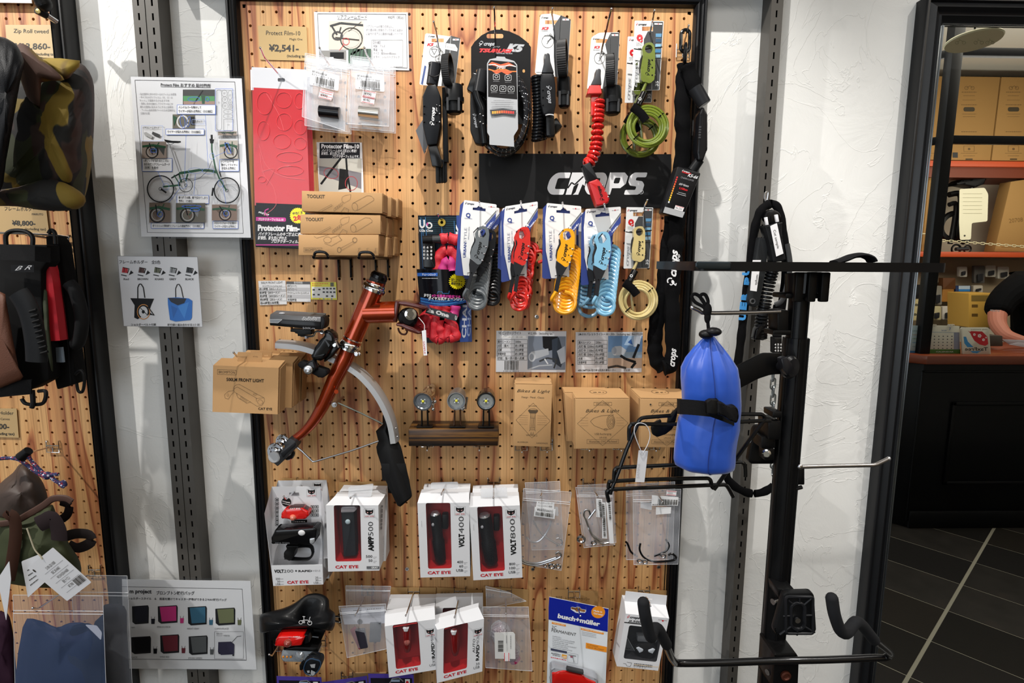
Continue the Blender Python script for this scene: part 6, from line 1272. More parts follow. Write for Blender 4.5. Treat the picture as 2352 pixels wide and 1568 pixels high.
for k in(1,0):
 for j in(0,1):
  if j==0:Fq=Z([(22,575+170),(755,640),(800,1370),(85,1490)]); Tq=Z([(25,575),(745,465)]); win=(.155,-.0,.66,.86)
  else:Fq=Z([(785,795),(1465,635),(1440,1400),(780,1570)]); Tq=Z([(715,650),(1385,462)]); win=(.14,.0,.66,.86)
  if k:
   Fq=Z([(50,500),(740,470),(760,1150),(90,1200)])if j==0 else Z([(760,480),(1450,470),(1450,1180),(770,1200)]); Tq=Z([(90,338),(765,332)])if j==0 else Z([(765,325),(1448,312)])
  Yf=(-.105,-.055)[k]-(.012 if j else 0)
  fq2=Fq
  t,w_=lightbox('white tail light box, %s'%(('front mini one with round lens','front auto one turned to show its side')[j]if not k else('rear mini one','rear auto one')[j]),fq2,Tq,Yf,.038,win if not k else(.15,-.0,.66,.8),tl('MINI' if j==0 else 'MICRO',j,125),W=118 if j==0 else 108,H=125,grp='tail light boxes',slope=.024)
  if not k:
   tw=Z([(155,650),(490,602),(495,700),(140,760)]if j==0 else[(885,690),(1195,618),(1225,680),(895,790)]); sheet(t,'window_top',rq(tw,1,2),PL((tw[0][0],tw[0][1],Yf+.016),(tw[1][0],tw[1][1],Yf+.014),(tw[3][0],tw[3][1],Yf+.001)),WIN,.0004,lift=.0008)
   x0,x1=((935),(1045))[j],0; o=(340,700)if j==0 else(1035,750); a,c=at(*Z([o])[0],Yf+.008),at(*Z([(o[0]+15,o[1]+400)])[0],Yf+.008)
   b=MB(); b.tube([a,a.lerp(c,.2),a.lerp(c,.8),c],[.006,.0095,.009,.006],C('#6a0c0e',.12,coat=.9),14); b.build('tail_lamp',t); slab(t,'lamp_cap',rq(Z([(o[0]-55,o[1]+75),(o[0]+30,o[1]+75),(o[0]+15,o[1]+125),(o[0]-35,o[1]+125)]),1),Yf-.003,.008,C('#c9c9cd',.4),.0008)
   if j==0:b=MB(); b.lathe(at(*Z([(343,995)])[0],Yf-.003),(0,1,0),[(-.002,0),(-.001,.004),(.003,.0065)],C('#8a4a44',.05,coat=1),14); b.build('round_lens',t)
hook(951,1358,(932,1413),.14,'chrome hook carrying the mini tail light boxes',mid=(934,1410))
hook(1057,1357,(1044,1417),.14,'chrome hook carrying the auto tail light boxes',mid=(1045.5,1413))
def bub():
 m,nt,p,nd,ln=NT('bubble_wrap'); g=nd('TexCoord'); v=nd('TexVoronoi',_2=230.0); ln(g.outputs['Object'],v.inputs['Vector']); b=nd('Bump',_0=.9); b.inputs['Distance'].default_value=.002; ln(v.outputs['Distance'],b.inputs['Height']); ln(b.outputs[0],p.inputs['Normal'])
 p.inputs['Base Color'].default_value=lin('#b5b5bd'); p.inputs['Roughness'].default_value=.15; p.inputs['Alpha'].default_value=.55; return m
BUB=bub()
for k in(1,0):
 q=Z([(1445,465),(2110,465),(2165,1395),(1490,1345)])if k==0 else Z([(1490,160),(1830,250),(2080,380),(1500,480)]); Y=-.085 if k==0 else-.05; pl=PY(Y)
 t=thing('zip_bag',('clear bag holding a bubble wrapped red lamp' if k==0 else 'crumpled clear bag top behind the bubble wrapped lamp'),'bag',pl.at(*bil(q,.5,1)),'bubble wrapped lamp bags'); zipbag(t,q,pl,seed=51+k,m=BG)
 if k==0:
  a,c=at(*Z([(1640,720)])[0],Y+.008),at(*Z([(1900,1200)])[0],Y+.008); b=MB(); b.tube([a,a.lerp(c,.15),a.lerp(c,.85),c],[.012,.021,.021,.012],BUB,18); b.build('bubble_wrap',t)
  b=MB(); b.tube([a.lerp(c,.05),a.lerp(c,.3)],.012,C('#a3283f',.3),14); b.build('red_lamp',t); b=MB(); b.tube([a.lerp(c,.9),a.lerp(c,1.08)],.012,C('#9a2a55',.3),14); b.build('red_lamp_end',t)
  sq=Z([(1615,835),(1890,830),(1915,860),(1920,1220),(1625,1215)]); sheet(t,'sticker',sq,PY(Y-.016),C('#d3d3d2',.45),.0004)
  p=PR(PY(Y-.0162)); x,y=Z([(1745,955)])[0]; p.bars(x,y,25,12,INKC,22,90,sd=7); p.greek(*Z([(1850,880)])[0],30,3,C('#77777a'),90); p.greek(*Z([(1790,880)])[0],18,2.4,C('#77777a'),90); p.rect(*Z([(1757,1130)])[0],*Z([(1840,1250)])[0],C('#dcdadc')); p.rect(*Z([(1757,1130)])[0],*Z([(1766,1250)])[0],REDK); p.rect(*Z([(1820,1130)])[0],*Z([(1829,1250)])[0],REDK); p.build(t,'print')
hook(1162,1356,(1162,1408),.13,'chrome hook carrying the bubble wrapped lamps',mid=(1162,1403))
Z=Zf(1230,1320,6.3216)
kraftlabel(Z([(235,205),(905,235),(900,450),(230,440)]),'kraft paper label above the blue and white card',[('商品名：トップライトトゥーシー',9,52,17,74)])
pl=PY(-.085); q=Z([(200,318),(1062,490),(1005,1900),(155,1900)]); t=thing('tail_light_card','blue and white hang card with a red rear lamp at the bottom edge','packet',pl.at(*bil(q,.5,1)))
sheet(t,'hang_card',q,pl,C('#d5dae0',.35),.001,holes=[Z([(512,480),(530,466),(580,478),(600,466),(640,470),(660,495),(720,510),(732,530),(712,545),(640,530),(600,540),(570,510),(525,500)])])
p=PR(pl); BM=C('#0e1f8f',.35); p.poly(Z([(200,322),(1060,494),(1047,826),(190,646)]),BM)if 0 else None
for L in([(200,322),(512,384),(512,500),(600,560),(190,470)],[(190,470),(1052,640),(1047,826),(190,646)],[(732,428),(1060,494),(1052,645),(600,560),(640,545),(715,552),(735,530)],[(512,384),(732,428),(732,505),(665,490),(640,462),(600,460),(580,470),(530,460),(512,470)]):p.poly(Z(L),BM)
x,y=Z([(910,540)])[0]; p.ell(x,y,16,14,C('#e08a1e')); p.text('Made in',x-11,y-2,4,WCARD,10,w=20,bold=.02); p.text('Germany',x-11,y+4,4,WCARD,10,w=22,bold=.02)
p.text('busch+müller',*Z([(318,620)])[0],10,WCARD,11.5,w=99,bold=.045)
ORN=C('#df8a20'); p.poly(Z([(238,680),(440,722),(438,748),(235,708)]),ORN); p.poly(Z([(660,768),(992,838),(990,865),(658,795)]),ORN); p.poly(Z([(732,982),(1036,1045),(1033,1125),(728,1062)]),ORN)
p.text('TOPLIGHT-SERIE',*Z([(250,705)])[0],2.8,C('#f0dfc8'),11,w=27); p.text('BATTERIE-LED-RÜCKLICHT',*Z([(672,792)])[0],2.8,C('#f0dfc8'),11,w=48); p.text('15 STUNDEN',*Z([(750,1022)])[0],3.4,INKC,11.5,w=25); p.text('VOLLE HELLIGKEIT',*Z([(750,1052)])[0],3.4,INKC,11.5,w=39)
p.text('2C',*Z([(232,775)])[0],7,INKC,9,w=11); p.text('PERMANENT',*Z([(230,822)])[0],7,INKC,10.5,w=57)
for i,s_ in enumerate(('SUPERHELL','ZX LINETEC-LICHTKLAMMER','LITHIUM-AKKU INTEGRIERT','AUFLADEN PER USB','Z-RÜCKSTRAHLER INTEGRIERT','STVZO-ZUGELASSEN','GEPÄCKTRÄGERMONTAGE')):p.text(s_,*Z([(245,895+i*27)])[0],2.6,C('#85878c'),10.5,w=(21,52,50,36,56,36,46)[i])
for i in range(3):p.greek(*Z([(672,825+i*22)])[0],34,1.8,C('#85878c'),11)
p.poly(Z([(222,1062),(458,1110),(455,1140),(220,1094)]),C('#3b3f55')); p.poly(Z([(385,1150),(455,1165),(452,1215),(410,1210),(380,1185)]),C('#d9971e')); p.text('LED',*Z([(393,1195)])[0],3.4,WCARD,8,w=9,bold=.03)
p.greek(*Z([(228,1135)])[0],22,3,INKC,11); p.text('50/80mm',*Z([(245,1168)])[0],3.6,INKC,11,w=18); p.greek(*Z([(222,1198)])[0],36,3.4,RED,11); p.line(Z([(470,1125),(617,1155),(612,1290),(465,1262)]),.6,C('#9a9ca4'),True); p.line(Z([(480,1160),(590,1180)]),1.2,INKC); p.line(Z([(540,1180),(560,1270)]),1.2,C('#77777c')); p.poly(Z([(505,1175),(540,1182),(538,1200),(505,1195)]),C('#8c2240')); p.build(t,'print')
slab(t,'lamp_housing',rq(Z([(215,1400),(225,1365),(270,1345),(450,1385),(700,1440),(880,1500),(915,1540),(915,1680),(215,1600)]),5),-.108,.022,C('#8d9097',.1,coat=.8),.003); slab(t,'red_lens',rq(Z([(240,1430),(300,1430),(350,1410),(420,1405),(700,1468),(720,1500),(800,1540),(880,1570),(880,1700),(240,1600)]),3),-.112,.022,C('#b8140f',.12,coat=.8),.002); slab(t,'dark_strip',rq(Z([(460,1360),(700,1415),(695,1452),(450,1395)]),1),-.114,.01,C('#2a2a2c',.4),.001)
hook(1318,1358,(1333,1414),.13,'chrome hook carrying the blue and white card',mid=(1331,1408))
kraftlabel(Z([(1250,200),(1905,225),(1890,300),(1240,590)][:2]+[(1900,600),(1215,580)]),'kraft paper label behind the white window box by the frame')
F5=Z([(1310,560),(1940,630),(1780,1390),(1180,1325)]); t,w_=lightbox('white window box with black and silver tail light beside the frame',F5,Z([(1290,385),(1895,442)]),-.105,.045,(.125,.21,.92,.84),lambda p:None,W=100,H=120,grp='white light boxes',slope=.022)
for o in[c for c in t.children if c.name.startswith('red_inlay')]:o.data.materials[0]=C('#232326',.5); o.name='black_inlay'
sheet(t,'hang_flap',Z([(1310,235),(1910,300),(1896,442),(1290,383)]),PY(-.082),WBX,.0008,holes=[Z([(1495,325),(1580,332),(1605,310),(1630,338),(1700,345),(1698,362),(1494,345)])])
p=PR(PY(-.105),F5,100,120); crops(p,5,9,5.2,INK,RED,w=23); p.text('JL500',8,18,5,INK,w=30,shear=.2,bold=.02); p.rect(0,19,60,21,INK); p.greek(76,6,20,2.4,C('#8a7a7c')); p.ell(87,7,2,1.6,RED)
p.line([(14,112),(20,112),(24,117),(32,117),(34,109),(22,108)],.6,INKC); p.greek(40,110,44,3,INKC); p.greek(40,114,44,3,INKC); p.text('リアライト',40,118,2.8,INKC,w=30); p.line([(40,112),(98,112)],.5,C('#e0b030')); p.build(t,'print')
p=PR(PY(-.078)); p.poly(Z([(1318,890),(1520,1240),(1262,1210)]),C('#4f5053')); p.line(Z([(1318,888),(1522,1244)]),.8,WCARD); p.greek(*Z([(1300,1065)])[0],12,4,INK,4); p.greek(*Z([(1290,1150)])[0],12,5,C('#2b2b2d'),4); p.build(t,'inner_print')
slab(t,'lamp_body',rq(Z([(1430,1060),(1500,1000),(1700,1005),(1770,1060),(1740,1130),(1680,1230),(1560,1240),(1500,1160)]),4),-.098,.02,C('#101012',.25,coat=.5),.0025)
for L in([(1465,1065),(1500,1050),(1565,1085),(1560,1110),(1510,1132)],[(1640,1095),(1710,1070),(1738,1085),(1700,1145),(1640,1120)]):slab(t,'silver_key',rq(Z(L),1),-.1,.004,C('#b9bfc8',.4),.0008)
slab(t,'clear_lens',rq(Z([(1480,880),(1760,900),(1770,960),(1740,985),(1480,965)]),2),-.096,.012,C('#6b6e73',.08,alpha=.6),.001)
hook(1478,1356,(1494,1391),.12,'chrome hook carrying the white window box',mid=(1492,1385))
for i,(x,y)in enumerate(((935,1306),(1224,1306),(1513,1301),(1233,727))):
 b=MB(); o=at(x,y,0); b.lathe(o,(0,-1,0),[(0,.0042),(.0012,.004),(.0016,.002),(.0012,0)],STEEL,14); b.box((o.x-.0025,-.0019,o.z-.0004),(o.x+.0025,-.0014,o.z+.0004),INK); b.box((o.x-.0004,-.0019,o.z-.0025),(o.x+.0004,-.0014,o.z+.0025),INK); b.build('screw',pb)
# ================================================================ REPAIR STAND, LOCK SAMPLES AND BLUE BAG
SB=C('#0b0b0c',.42,coat=.15)
PYS=-.36
t=thing('repair_stand','black bicycle repair stand post with tray, wire rack and tool arms','bike stand',(at(1800,1100,PYS).x,PYS,0))
b=MB(); a=at(1838,655,PYS); X0=a.x
Zc=at(1806,1060,PYS).z
b.tube([(X0,PYS,a.z+.01),(X0,PYS,Zc-.06)],.0135,SB,20)
for k in range(4):b.tube([(X0+.014*math.cos(k*1.57+.6),PYS+.014*math.sin(k*1.57+.6),a.z),(X0+.014*math.cos(k*1.57+.6),PYS+.014*math.sin(k*1.57+.6),Zc-.06)],.0016,SB,6)
b.build('upper_post',t)
b=MB(); b.tube([(X0,PYS,at(1820,775,PYS).z),(X0,PYS,.03)],.0165,SB,24)
for k in range(6):b.tube([(X0+.0165*math.cos(k*1.05+.3),PYS+.0165*math.sin(k*1.05+.3),at(1820,775,PYS).z),(X0+.0165*math.cos(k*1.05+.3),PYS+.0165*math.sin(k*1.05+.3),.03)],.0018,SB,6)
b.build('lower_post',t)
b=MB(); cyl(b,at(1846,626,PYS),at(1845,672,PYS),.0245,.0245,C('#101113',.4,coat=.3),12); b.box((X0-.03,PYS-.02,at(0+1840,677,PYS).z-.004),(X0+.03,PYS+.02,at(1840,672,PYS).z),SB,.002)
for k in range(3):b.box((X0-.022+k*.018,PYS-.029,at(1840,690,PYS).z),(X0-.010+k*.018,PYS-.02,at(1840,624,PYS).z),SB,.002)
b.build('collar',t)
TY=-.42; zt_=at(1900,612,TY).z; xl,xr=at(1600,612,TY).x,at(2182,612,TY).x; th_=at(1900,600,TY).z-at(1900,624,TY).z; zb=at(1900,624,TY).z; zu=at(1900,602,TY).z
b=MB(); ol=rr(xl,TY,xr,TY+.20,.012,5); n=len(ol)
b.add([(x,y,zb)for x,y in ol]+[(x,y,zb+.0015)for x,y in ol],[tuple(range(n)),tuple(range(n,2*n))],SB,False)
top=[zu if not(abs(y-TY)<.03 and xl+.006<x<xl+.09)else zb+.004 for x,y in ol]
o2=rr(xl+.003,TY+.003,xr-.003,TY+.197,.009,5)
b.grid([[(x,y,zb)for x,y in ol],[(x,y,zu)for x,y in ol],[(x,y,zu)for x,y in o2],[(x,y,zb+.002)for x,y in o2]],SB,True); b.build('tool_tray',t)
MB().prism(pxs([(1598,604),(1602,600),(1676,601),(1680,604),(1678,619),(1604,617),(1598,613)],TY-.001),(0,.002,0),C('#16242c',.25,.5,coat=.5),.0006).build('tray_lip',t)
b=MB(); b.tube(spl(pxs([(1915,603),(1935,597),(1958,588),(1980,586),(1997,592),(2003,600)],TY+.03),4),[(.0035,.012)]*21,C('#111113',.9,bump=.4),8,flat=(0,0,1)); b.build('strap',t)
def blk(name,x0,y0,x1,y1,Y,D,m=SB,bev=.002,label=None):b=MB(); b.prism(pxs([(x0,y0),(x1,y0),(x1,y1),(x0,y1)],Y),(0,D,0),m,bev); return b.build(name,t,label)
blk('rod_block',1786,712,1812,765,PYS-.01,.03); blk('rod_block',1776,758,1818,770,PYS-.012,.03)
b=MB(); b.tube(pxs([(1590,706),(1604,712),(1612,718),(1640,719),(1730,717.5),(1792,715)],PYS-.012),.0029,C('#8b8784',.25,.9),10); b.ball(at(1590,706,PYS-.012),.0031,C('#c9c9cb',.3,.9),8,6); b.build('hook_rod',t)
b=MB(); b.tube(pxs([(1836,1072),(1900,1070),(2005,1068),(2014,1066),(2041,1053)],PYS-.01),.0030,C('#8b8784',.3,.9),10); b.ball(at(2041,1053,PYS-.01),.0032,C('#b9b9bb',.3,.9),8,6); b.build('hook_rod',t)
blk('rod_block',1831,1074,1849,1114,PYS-.012,.02); b=MB(); cyl(b,at(1827,1122,PYS-.01),at(1842,1118,PYS-.01),.003,.003,SB,8); b.build('clamp_screw',t); b=MB(); b.ball(at(1838,1072,PYS-.022),(.004,.002,.004),STEEL,10,6); b.build('chrome_screw',t)
Zq=Zf(1540,760,3.7333)
slab(t,'carrier_arm',rq(Zq([(560,310),(790,190),(960,190),(960,370),(862,375),(750,412),(560,512)]),[0,8,0,0,8,8,0]),PYS-.02,.006,SB,.001)
slab(t,'carrier_hook',rq([(1560,934),(1553,965),(1545,985),(1530,997),(1510,1004),(1499,998),(1496,984),(1502,972),(1519,964),(1521,978),(1533,976),(1536,958)],3),PYS-.035,.006,SB,.001)
b=MB(); o=at(1805,841,PYS-.025); b.lathe(o,(.5,-1,0),[(-.01,.008),(0,.010),(.003,.016),(.008,.0165),(.012,.013),(.013,0)],C('#141417',.35,coat=.3),14); b.prism(pxs([(1794,824),(1808,819),(1822,838),(1816,858),(1808,863),(1800,850)],PYS-.046),(0,.014,0),C('#19191c',.3,coat=.4),.002); b.build('clamp_knob',t)
slab(t,'rubber_pad',rq(Zq([(740,815),(870,805),(890,1142),(690,1142),(668,1110),(715,850)]),5),PYS+.02,.012,SB,.002)
blk('clamp_bracket',1749,1003,1782,1030,PYS-.012,.03); blk('clamp_bracket',1765,966,1794,1010,PYS-.02,.035); blk('clamp_bracket',1775,945,1797,960,PYS-.022,.03); blk('clamp_bracket',1756,1030,1780,1057,PYS-.014,.02)
b=MB(); b.lathe(at(1760,1039,PYS-.02),(-.4,-1,0),[(0,.006),(.004,.006),(.005,.004),(.008,.004),(.008,0)],CHROME,14); b.build('bolt',t)
RB=C('#0d0d0e',.3,coat=.5)
def wire(pts,Y=PYS-.04,r=.0028):b=MB(); b.tube(spl(pxs(pts,Y),3),r,RB,8); b.build('rack_wire',t)
wire([(1700,951),(1740,951),(1750,952),(1756,958),(1752,968),(1700,1040),(1645,1117),(1640,1121),(1635,1117),(1633,1106),(1628,1099),(1615,1098),(1560,1099),(1480,1101),(1405,1105),(1399,1108),(1397,1120)])
wire([(1540,954),(1500,957),(1478,959),(1469,964),(1464,975),(1440,1030),(1420,1085),(1405,1122),(1402,1134)])
wire([(1445,1011),(1445,985),(1449,976),(1460,973),(1540,974),(1640,971),(1770,965)])
wire([(1410,1104),(1411,1082),(1416,1075),(1430,1073),(1560,1067),(1690,1062),(1704,1062),(1711,1070),(1712,1094)])
wire([(1398.5,1152),(1394,1132),(1397,1125),(1408,1123),(1500,1119),(1650,1113),(1664,1113),(1672,1119),(1684,1141)])
Zr=Zf(1500,1180,3.92)
slab(t,'support_pad',rq(Zr([(1180,725),(1210,712),(1430,705),(1458,740),(1476,1055),(1440,1088),(1115,1100),(1090,1050)]),6),PYS-.05,.012,C('#0f1012',.45,coat=.1),.003)
b=MB()
for L in([(1215,775),(1270,820)],[(1425,760),(1355,820)],[(1140,1085),(1250,1005)],[(1455,1065),(1350,1005)],[(1170,920),(1240,915)],[(1450,910),(1370,912)],[(1318,740),(1318,805)],[(1295,1090),(1300,1035)]):b.tube(pxs(Zr(L),PYS-.051),.0016,C('#1d1e21',.4),6)
q=rr(1240,800,1365,1035,55,5); b.tube(pxs(Zr(q),PYS-.0505),.0026,C('#1b1c1f',.4),6,True); b.tube(pxs(Zr(rr(1195,745,1440,1075,20,3)),PYS-.051),.0022,C('#1b1c1f',.4),6,True); b.build('pad_ribs',t)
b=MB(); b.lathe(at(*Zr([(1295,950)])[0],PYS-.052),(0,-1,0),[(0,.004),(.003,.004),(.003,0)],STEEL,10); b.lathe(at(*Zr([(1095,785)])[0],PYS-.02),(-1,-.4,0),[(-.02,.003),(0,.003),(.004,.0045),(.004,0)],STEEL,12); b.lathe(at(*Zr([(1045,1418)])[0],PYS-.03),(-1,-.4,0),[(-.02,.003),(0,.003),(.004,.0045),(.004,0)],STEEL,12); b.build('steel_bolts',t)
b=MB(); b.prism(pxs(Zr([(1120,670),(1250,690),(1270,670),(1280,710),(1240,730),(1130,760)]),PYS-.038),(0,.03,0),SB,.002); b.build('pad_clamp',t)
b=MB(); b.prism(pxs(rq(Zr([(1095,1262),(1290,1255),(1318,1300),(1306,1580),(1075,1580),(1095,1300)]),5),PYS-.045),(0,.05,0),SB,.002); b.build('arm_clamp',t)
b=MB(); b.lathe(at(*Zr([(1190,1450)])[0],PYS-.046),(0,-1,0),[(0,.0075),(.003,.0075),(.004,.005),(.002,.0035),(.002,0)],C('#5a2f22',.5,.6),14); b.build('rusty_bolt',t,'rusty brown bolt head')
Lp=[(1491,1454,-.50),(1497,1463,-.50)]
b=MB(); pts=[(1529,1476,-.475),(1541,1507,-.44),(1549,1518,-.42),(1562,1522.5,-.41),(1660,1521,-.41),(1785,1517,-.41),(1900,1514.5,-.41),(2010,1510,-.41),(2034,1509,-.41),(2043,1503,-.415),(2041,1496,-.43),(2004,1466,-.47)]
b.tube(spl([at(x,y,Y)for x,y,Y in pts],5),.0052,C('#0c0c0e',.25,coat=.6),12); b.build('support_bar',t)
FO=C('#1f2023',.8)
for L in([(1477.6,1384,-.53),(1481,1408,-.53),(1486,1432,-.525),(1491,1453,-.52),(1496,1462,-.515),(1500,1447,-.505),(1506,1442,-.50),(1514,1447,-.495),(1524,1466,-.485),(1531,1480,-.475)],[(1910.7,1374,-.53),(1916,1408,-.53),(1927,1441,-.525),(1936,1452,-.52),(1945,1452,-.515),(1956,1438,-.505),(1966,1428,-.50),(1978,1433,-.49),(1992,1450,-.48),(2008,1470,-.47)]):
 b=MB(); P=spl([at(*v)for v in L],5); b.tube(P,[.0072]*len(P),FO,14); b.ball(P[0],.0072,FO,12,8); b.build('foam_sleeve',t)
b=MB()
for g in(.5,2.6,4.4):b.tube([(X0,PYS,.12),(X0+.12*math.cos(g),PYS+.12*math.sin(g)-.06,.05),(X0+.33*math.cos(g),PYS+.33*math.sin(g)*.8-.06,.014)],.014,SB,12)
b.build('foot_legs',t)
t['label']=t['label']
t=thing('drawstring_bag','blue nylon drawstring bag strapped upright on the stand','bag',at(1625,1080,-.42)); BY=-.425
def bluem():
 m,nt,p,nd,ln=NT('blue_nylon'); p.inputs['Base Color'].default_value=lin('#194bb0'); p.inputs['Roughness'].default_value=.42; p.inputs['Sheen Weight'].default_value=.2
 g=nd('TexCoord'); n=nd('TexNoise',_2=14.0,_3=3.0); ln(g.outputs['Object'],n.inputs['Vector']); b=nd('Bump',_0=.5); b.inputs['Distance'].default_value=.006; ln(n.outputs['Fac'],b.inputs['Height']); ln(b.outputs[0],p.inputs['Normal']); return m
BN=bluem(); prof=[(773,1621,1640),(782,1612,1646),(800,1597,1660),(822,1580,1678),(845,1570,1691),(870,1567,1697),(900,1568,1699),(930,1568,1700),(946,1567,1699),(965,1560,1697),(985,1556,1696),(1010,1552,1690),(1035,1550,1686),(1055,1549,1685),(1066,1552,1684),(1074,1566,1683),(1079,1600,1680),(1081,1640,1672)]
rows=[]; N=40
for i,(y,x0,x1)in enumerate(prof):
 c=at((x0+x1)/2,y,BY); hw=(at(x1,y,BY).x-at(x0,y,BY).x)/2; row=[]
 for k in range(N):
  g=2*math.pi*k/N; pl8=(1+(.16 if i<3 else.07 if i<5 else.02)*math.sin(g*9+i*.3))*(1+.03*noise.noise(Vector((math.cos(g)*2,math.sin(g)*2,i*.5)))); tp=1 if i<15 else(.9,.6,.25)[i-15]
  row.append(c+Vector((hw*math.cos(g)*pl8,hw*.8*math.sin(g)*pl8*tp,0)))
 rows.append(row)
b=MB(); b.grid(rows,BN,True); b.add(rows[-1],[tuple(range(N))],BN); b.build('nylon_body',t,angle=80)
b=MB(); b.tube(spl([rows[i][29]+Vector((0,-.0006,0))for i in range(0,17)],2),.0007,C('#14317d',.6),5); b.build('side_seam',t)
b=MB(); o=at(1629,766,BY-.008); b.ball(o+V((-.004,0,-.001)),(.0095,.009,.0062),BLK,14,8); b.ball(o+V((.004,-.004,.003)),(.0105,.009,.0058),C('#141416',.4),14,8); b.build('cord_lock',t)
CRD=C('#131315',.8,bump=.8,bs=2500); b=MB()
for L in([(1628,762),(1626,742),(1625,725)],[(1625,725),(1617,706),(1597,694),(1589,681),(1596,675),(1608,682),(1622,702)],[(1622,702),(1609,683),(1612,676),(1620,677),(1626,690),(1625,704)]):b.tube(spl(pxs(L,PYS-.018),5),.0024,CRD,8)
b.ball(at(1625,712,PYS-.018),(.006,.006,.010),CRD,10,8); b.ball(at(1625,728,PYS-.018),(.0045,.005,.009),CRD,10,8); b.build('drawcord',t)
WEB=C('#101012',.7,bump=.8,bs=1800)
def webb(t,pts,hw,Y0,nm='webbing_strap'):
 rows=[[at(x,y+dy,Y)for dy in(-hw,-hw*.3,hw*.3,hw)]for x,y,Y in pts]; b=MB(); b.grid(rows,WEB); b.grid([[q+V((0,.002,0))for q in r]for r in rows],WEB); b.build(nm,t)
t=thing('webbing_strap','black webbing strap with side release buckle around the blue bag','strap',at(1625,965,-.46))
webb(t,[(1557,932,-.40),(1556,933,-.43),(1562,934,-.452),(1580,935,-.463),(1605,937,-.471),(1632,940,-.474),(1660,950,-.470),(1685,960,-.455),(1697,966,-.43),(1698,968,-.40)],17,-.46)
slab(t,'strap_slider',rq([(1623,923),(1632,917),(1650,917),(1652,950),(1647,953),(1625,951)],3),-.482,.008,BLK,.0015)
slab(t,'buckle',rq([(1648,921),(1662,925),(1673,934),(1688,931),(1697,940),(1699,958),(1694,972),(1678,968),(1664,957),(1648,952)],5),-.484,.011,C('#131315',.35),.0025)
t=thing('sample_tag','white paper sample tag hanging on a string from the wire rack','tag',at(1472,1107,-.405)); pl=PY(-.408); sheet(t,'paper_tag',[(1467,1034),(1488.5,1035.5),(1480,1107.5),(1459,1107)],pl,C('#d6d6d9',.5),.0006)
b=MB(); b.tube(spl(pxs([(1475,1040),(1466,1020),(1457,993),(1460,976),(1472,971),(1486,978),(1493,998),(1488,1020),(1477,1040)],-.41),4),.0006,C('#c9c9cc',.5),5); b.build('tag_string',t); p=PR(pl); p.text('SAMPLE',1468,1098,6,C('#bcb8bc'),-86,w=34); p.ell(1475,1042,3,3,C('#a8a8ac'),.7); p.build(t,'lettering')
t=thing('sample_lock_bundle','bundle of cut sample bicycle locks in black sleeves hanging on the wall rail','lock',at(1750,1135,-.05)); LY=-.045
for i,(L,r)in enumerate((([(1768,468),(1752,478),(1740,500),(1731,540),(1724,600),(1716,660),(1708,720),(1704,760),(1698,810),(1690,870),(1680,960),(1670,1050),(1668,1090),(1685,1115),(1720,1132),(1752,1130),(1776,1116)],.0085),([(1766,468),(1780,470),(1790,485),(1797,520),(1803,570),(1805,620),(1796,700),(1785,770)],.008))):
 b=MB(); sleeve(b,pxs(L,LY),r,seed=i,n=5,amp=.1); b.build('fabric_sleeve',t)
b=MB(); b.tube(spl(pxs([(1758,480),(1764,445),(1760,441),(1757,452),(1762,472)],-.03),4),.0018,STEEL,8); b.build('steel_hook',t)
p=PR(PY(LY-.0085)); UB=C('#3f8fd0')
for s_,x,y in(('U',1712,625),('P',1716,647),('R',1709,682),('E',1706,704),('U',1704,728)):p.text(s_,x+7,y+8,14,UB,96-180,w=18,bold=.08)
p.build(t,'lettering')
slab(t,'folding_lock',rq([(1744,545),(1766,548),(1760,620),(1744,700),(1734,706),(1722,700),(1719,690),(1732,620)],3),LY-.02,.016,C('#232527',.5),.002)
b=MB(); ring(b,at(1728.5,692,LY-.021),.0045,.0016,C('#55575a',.4,.5)); b.build('pivot_ring',t)
slab(t,'shackle_head',rq([(1762,485),(1776,480),(1790,486),(1796,500),(1790,515),(1762,515),(1757,500)],4),LY-.02,.016,BLKG,.002)
slab(t,'lock_body',rq([(1757,519),(1797,509),(1799,545),(1806,596),(1800,600),(1776,602),(1768,560)],3),LY-.034,.026,C('#17181a',.4),.003)
for L in([(1757.5,499),(1763,498),(1766,516),(1760.5,517)],[(1781,493),(1787,492),(1790,509),(1784,510)]):slab(t,'steel_pin',L,LY-.038,.006,C('#dcdce0',.4),.0006)
pl=PY(LY-.036); q=[(1769,519),(1784.5,512),(1799.5,582),(1783,589)]; sheet(t,'paper_strip',q,pl,C('#dcdcdf',.5),.0004); p=PR(pl); p.text('Cut sample',1776,528,6,INKC,78,w=44); q=[(1729,597),(1748,597),(1738,669),(1723,667)]; sheet(t,'paper_strip',q,pl,C('#dcdcdf',.5),.0004); p.text('sample',1738,630,6,INKC,99,w=24); p.build(t,'lettering')
b=MB(); A=spl(pxs([(1778,605),(1768,640),(1757,690),(1750,730),(1746,775)],LY-.008),6)
for i in range(0,len(A)):
 o=A[i]; d=(A[min(i+1,len(A)-1)]-A[max(i-1,0)]).normalized(); u=Vector((0,1,0)); v=d.cross(u).normalized(); b.tube([o+(u*math.sin(g)+v*math.cos(g))*.0105 for g in[k*.5236 for k in range(12)]],.0028,GLOSSB,7,True)
b.build('coiled_cable',t)
slab(t,'plug',rq([(1738,755),(1764,730),(1764,775),(1755,782),(1733,780)],4),LY-.02,.02,BLKG,.003)
b=MB(); sleeve(b,pxs([(1787,700),(1783,740),(1786,785)],LY-.004),.009,seed=9,n=5,amp=.1); b.build('fabric_sleeve',t)
slab(t,'combination_body',rq([(1778,775),(1797,775),(1797,812),(1778,811)],3),LY-.02,.018,BLK,.002); p=PR(PY(LY-.021))
for i in range(3):
 for j,s_ in enumerate('456'):p.text(s_,1779+j*6.5,793+i*7,4.5,WCARD,w=4,bold=.02)
p.build(t,'dial_numbers')
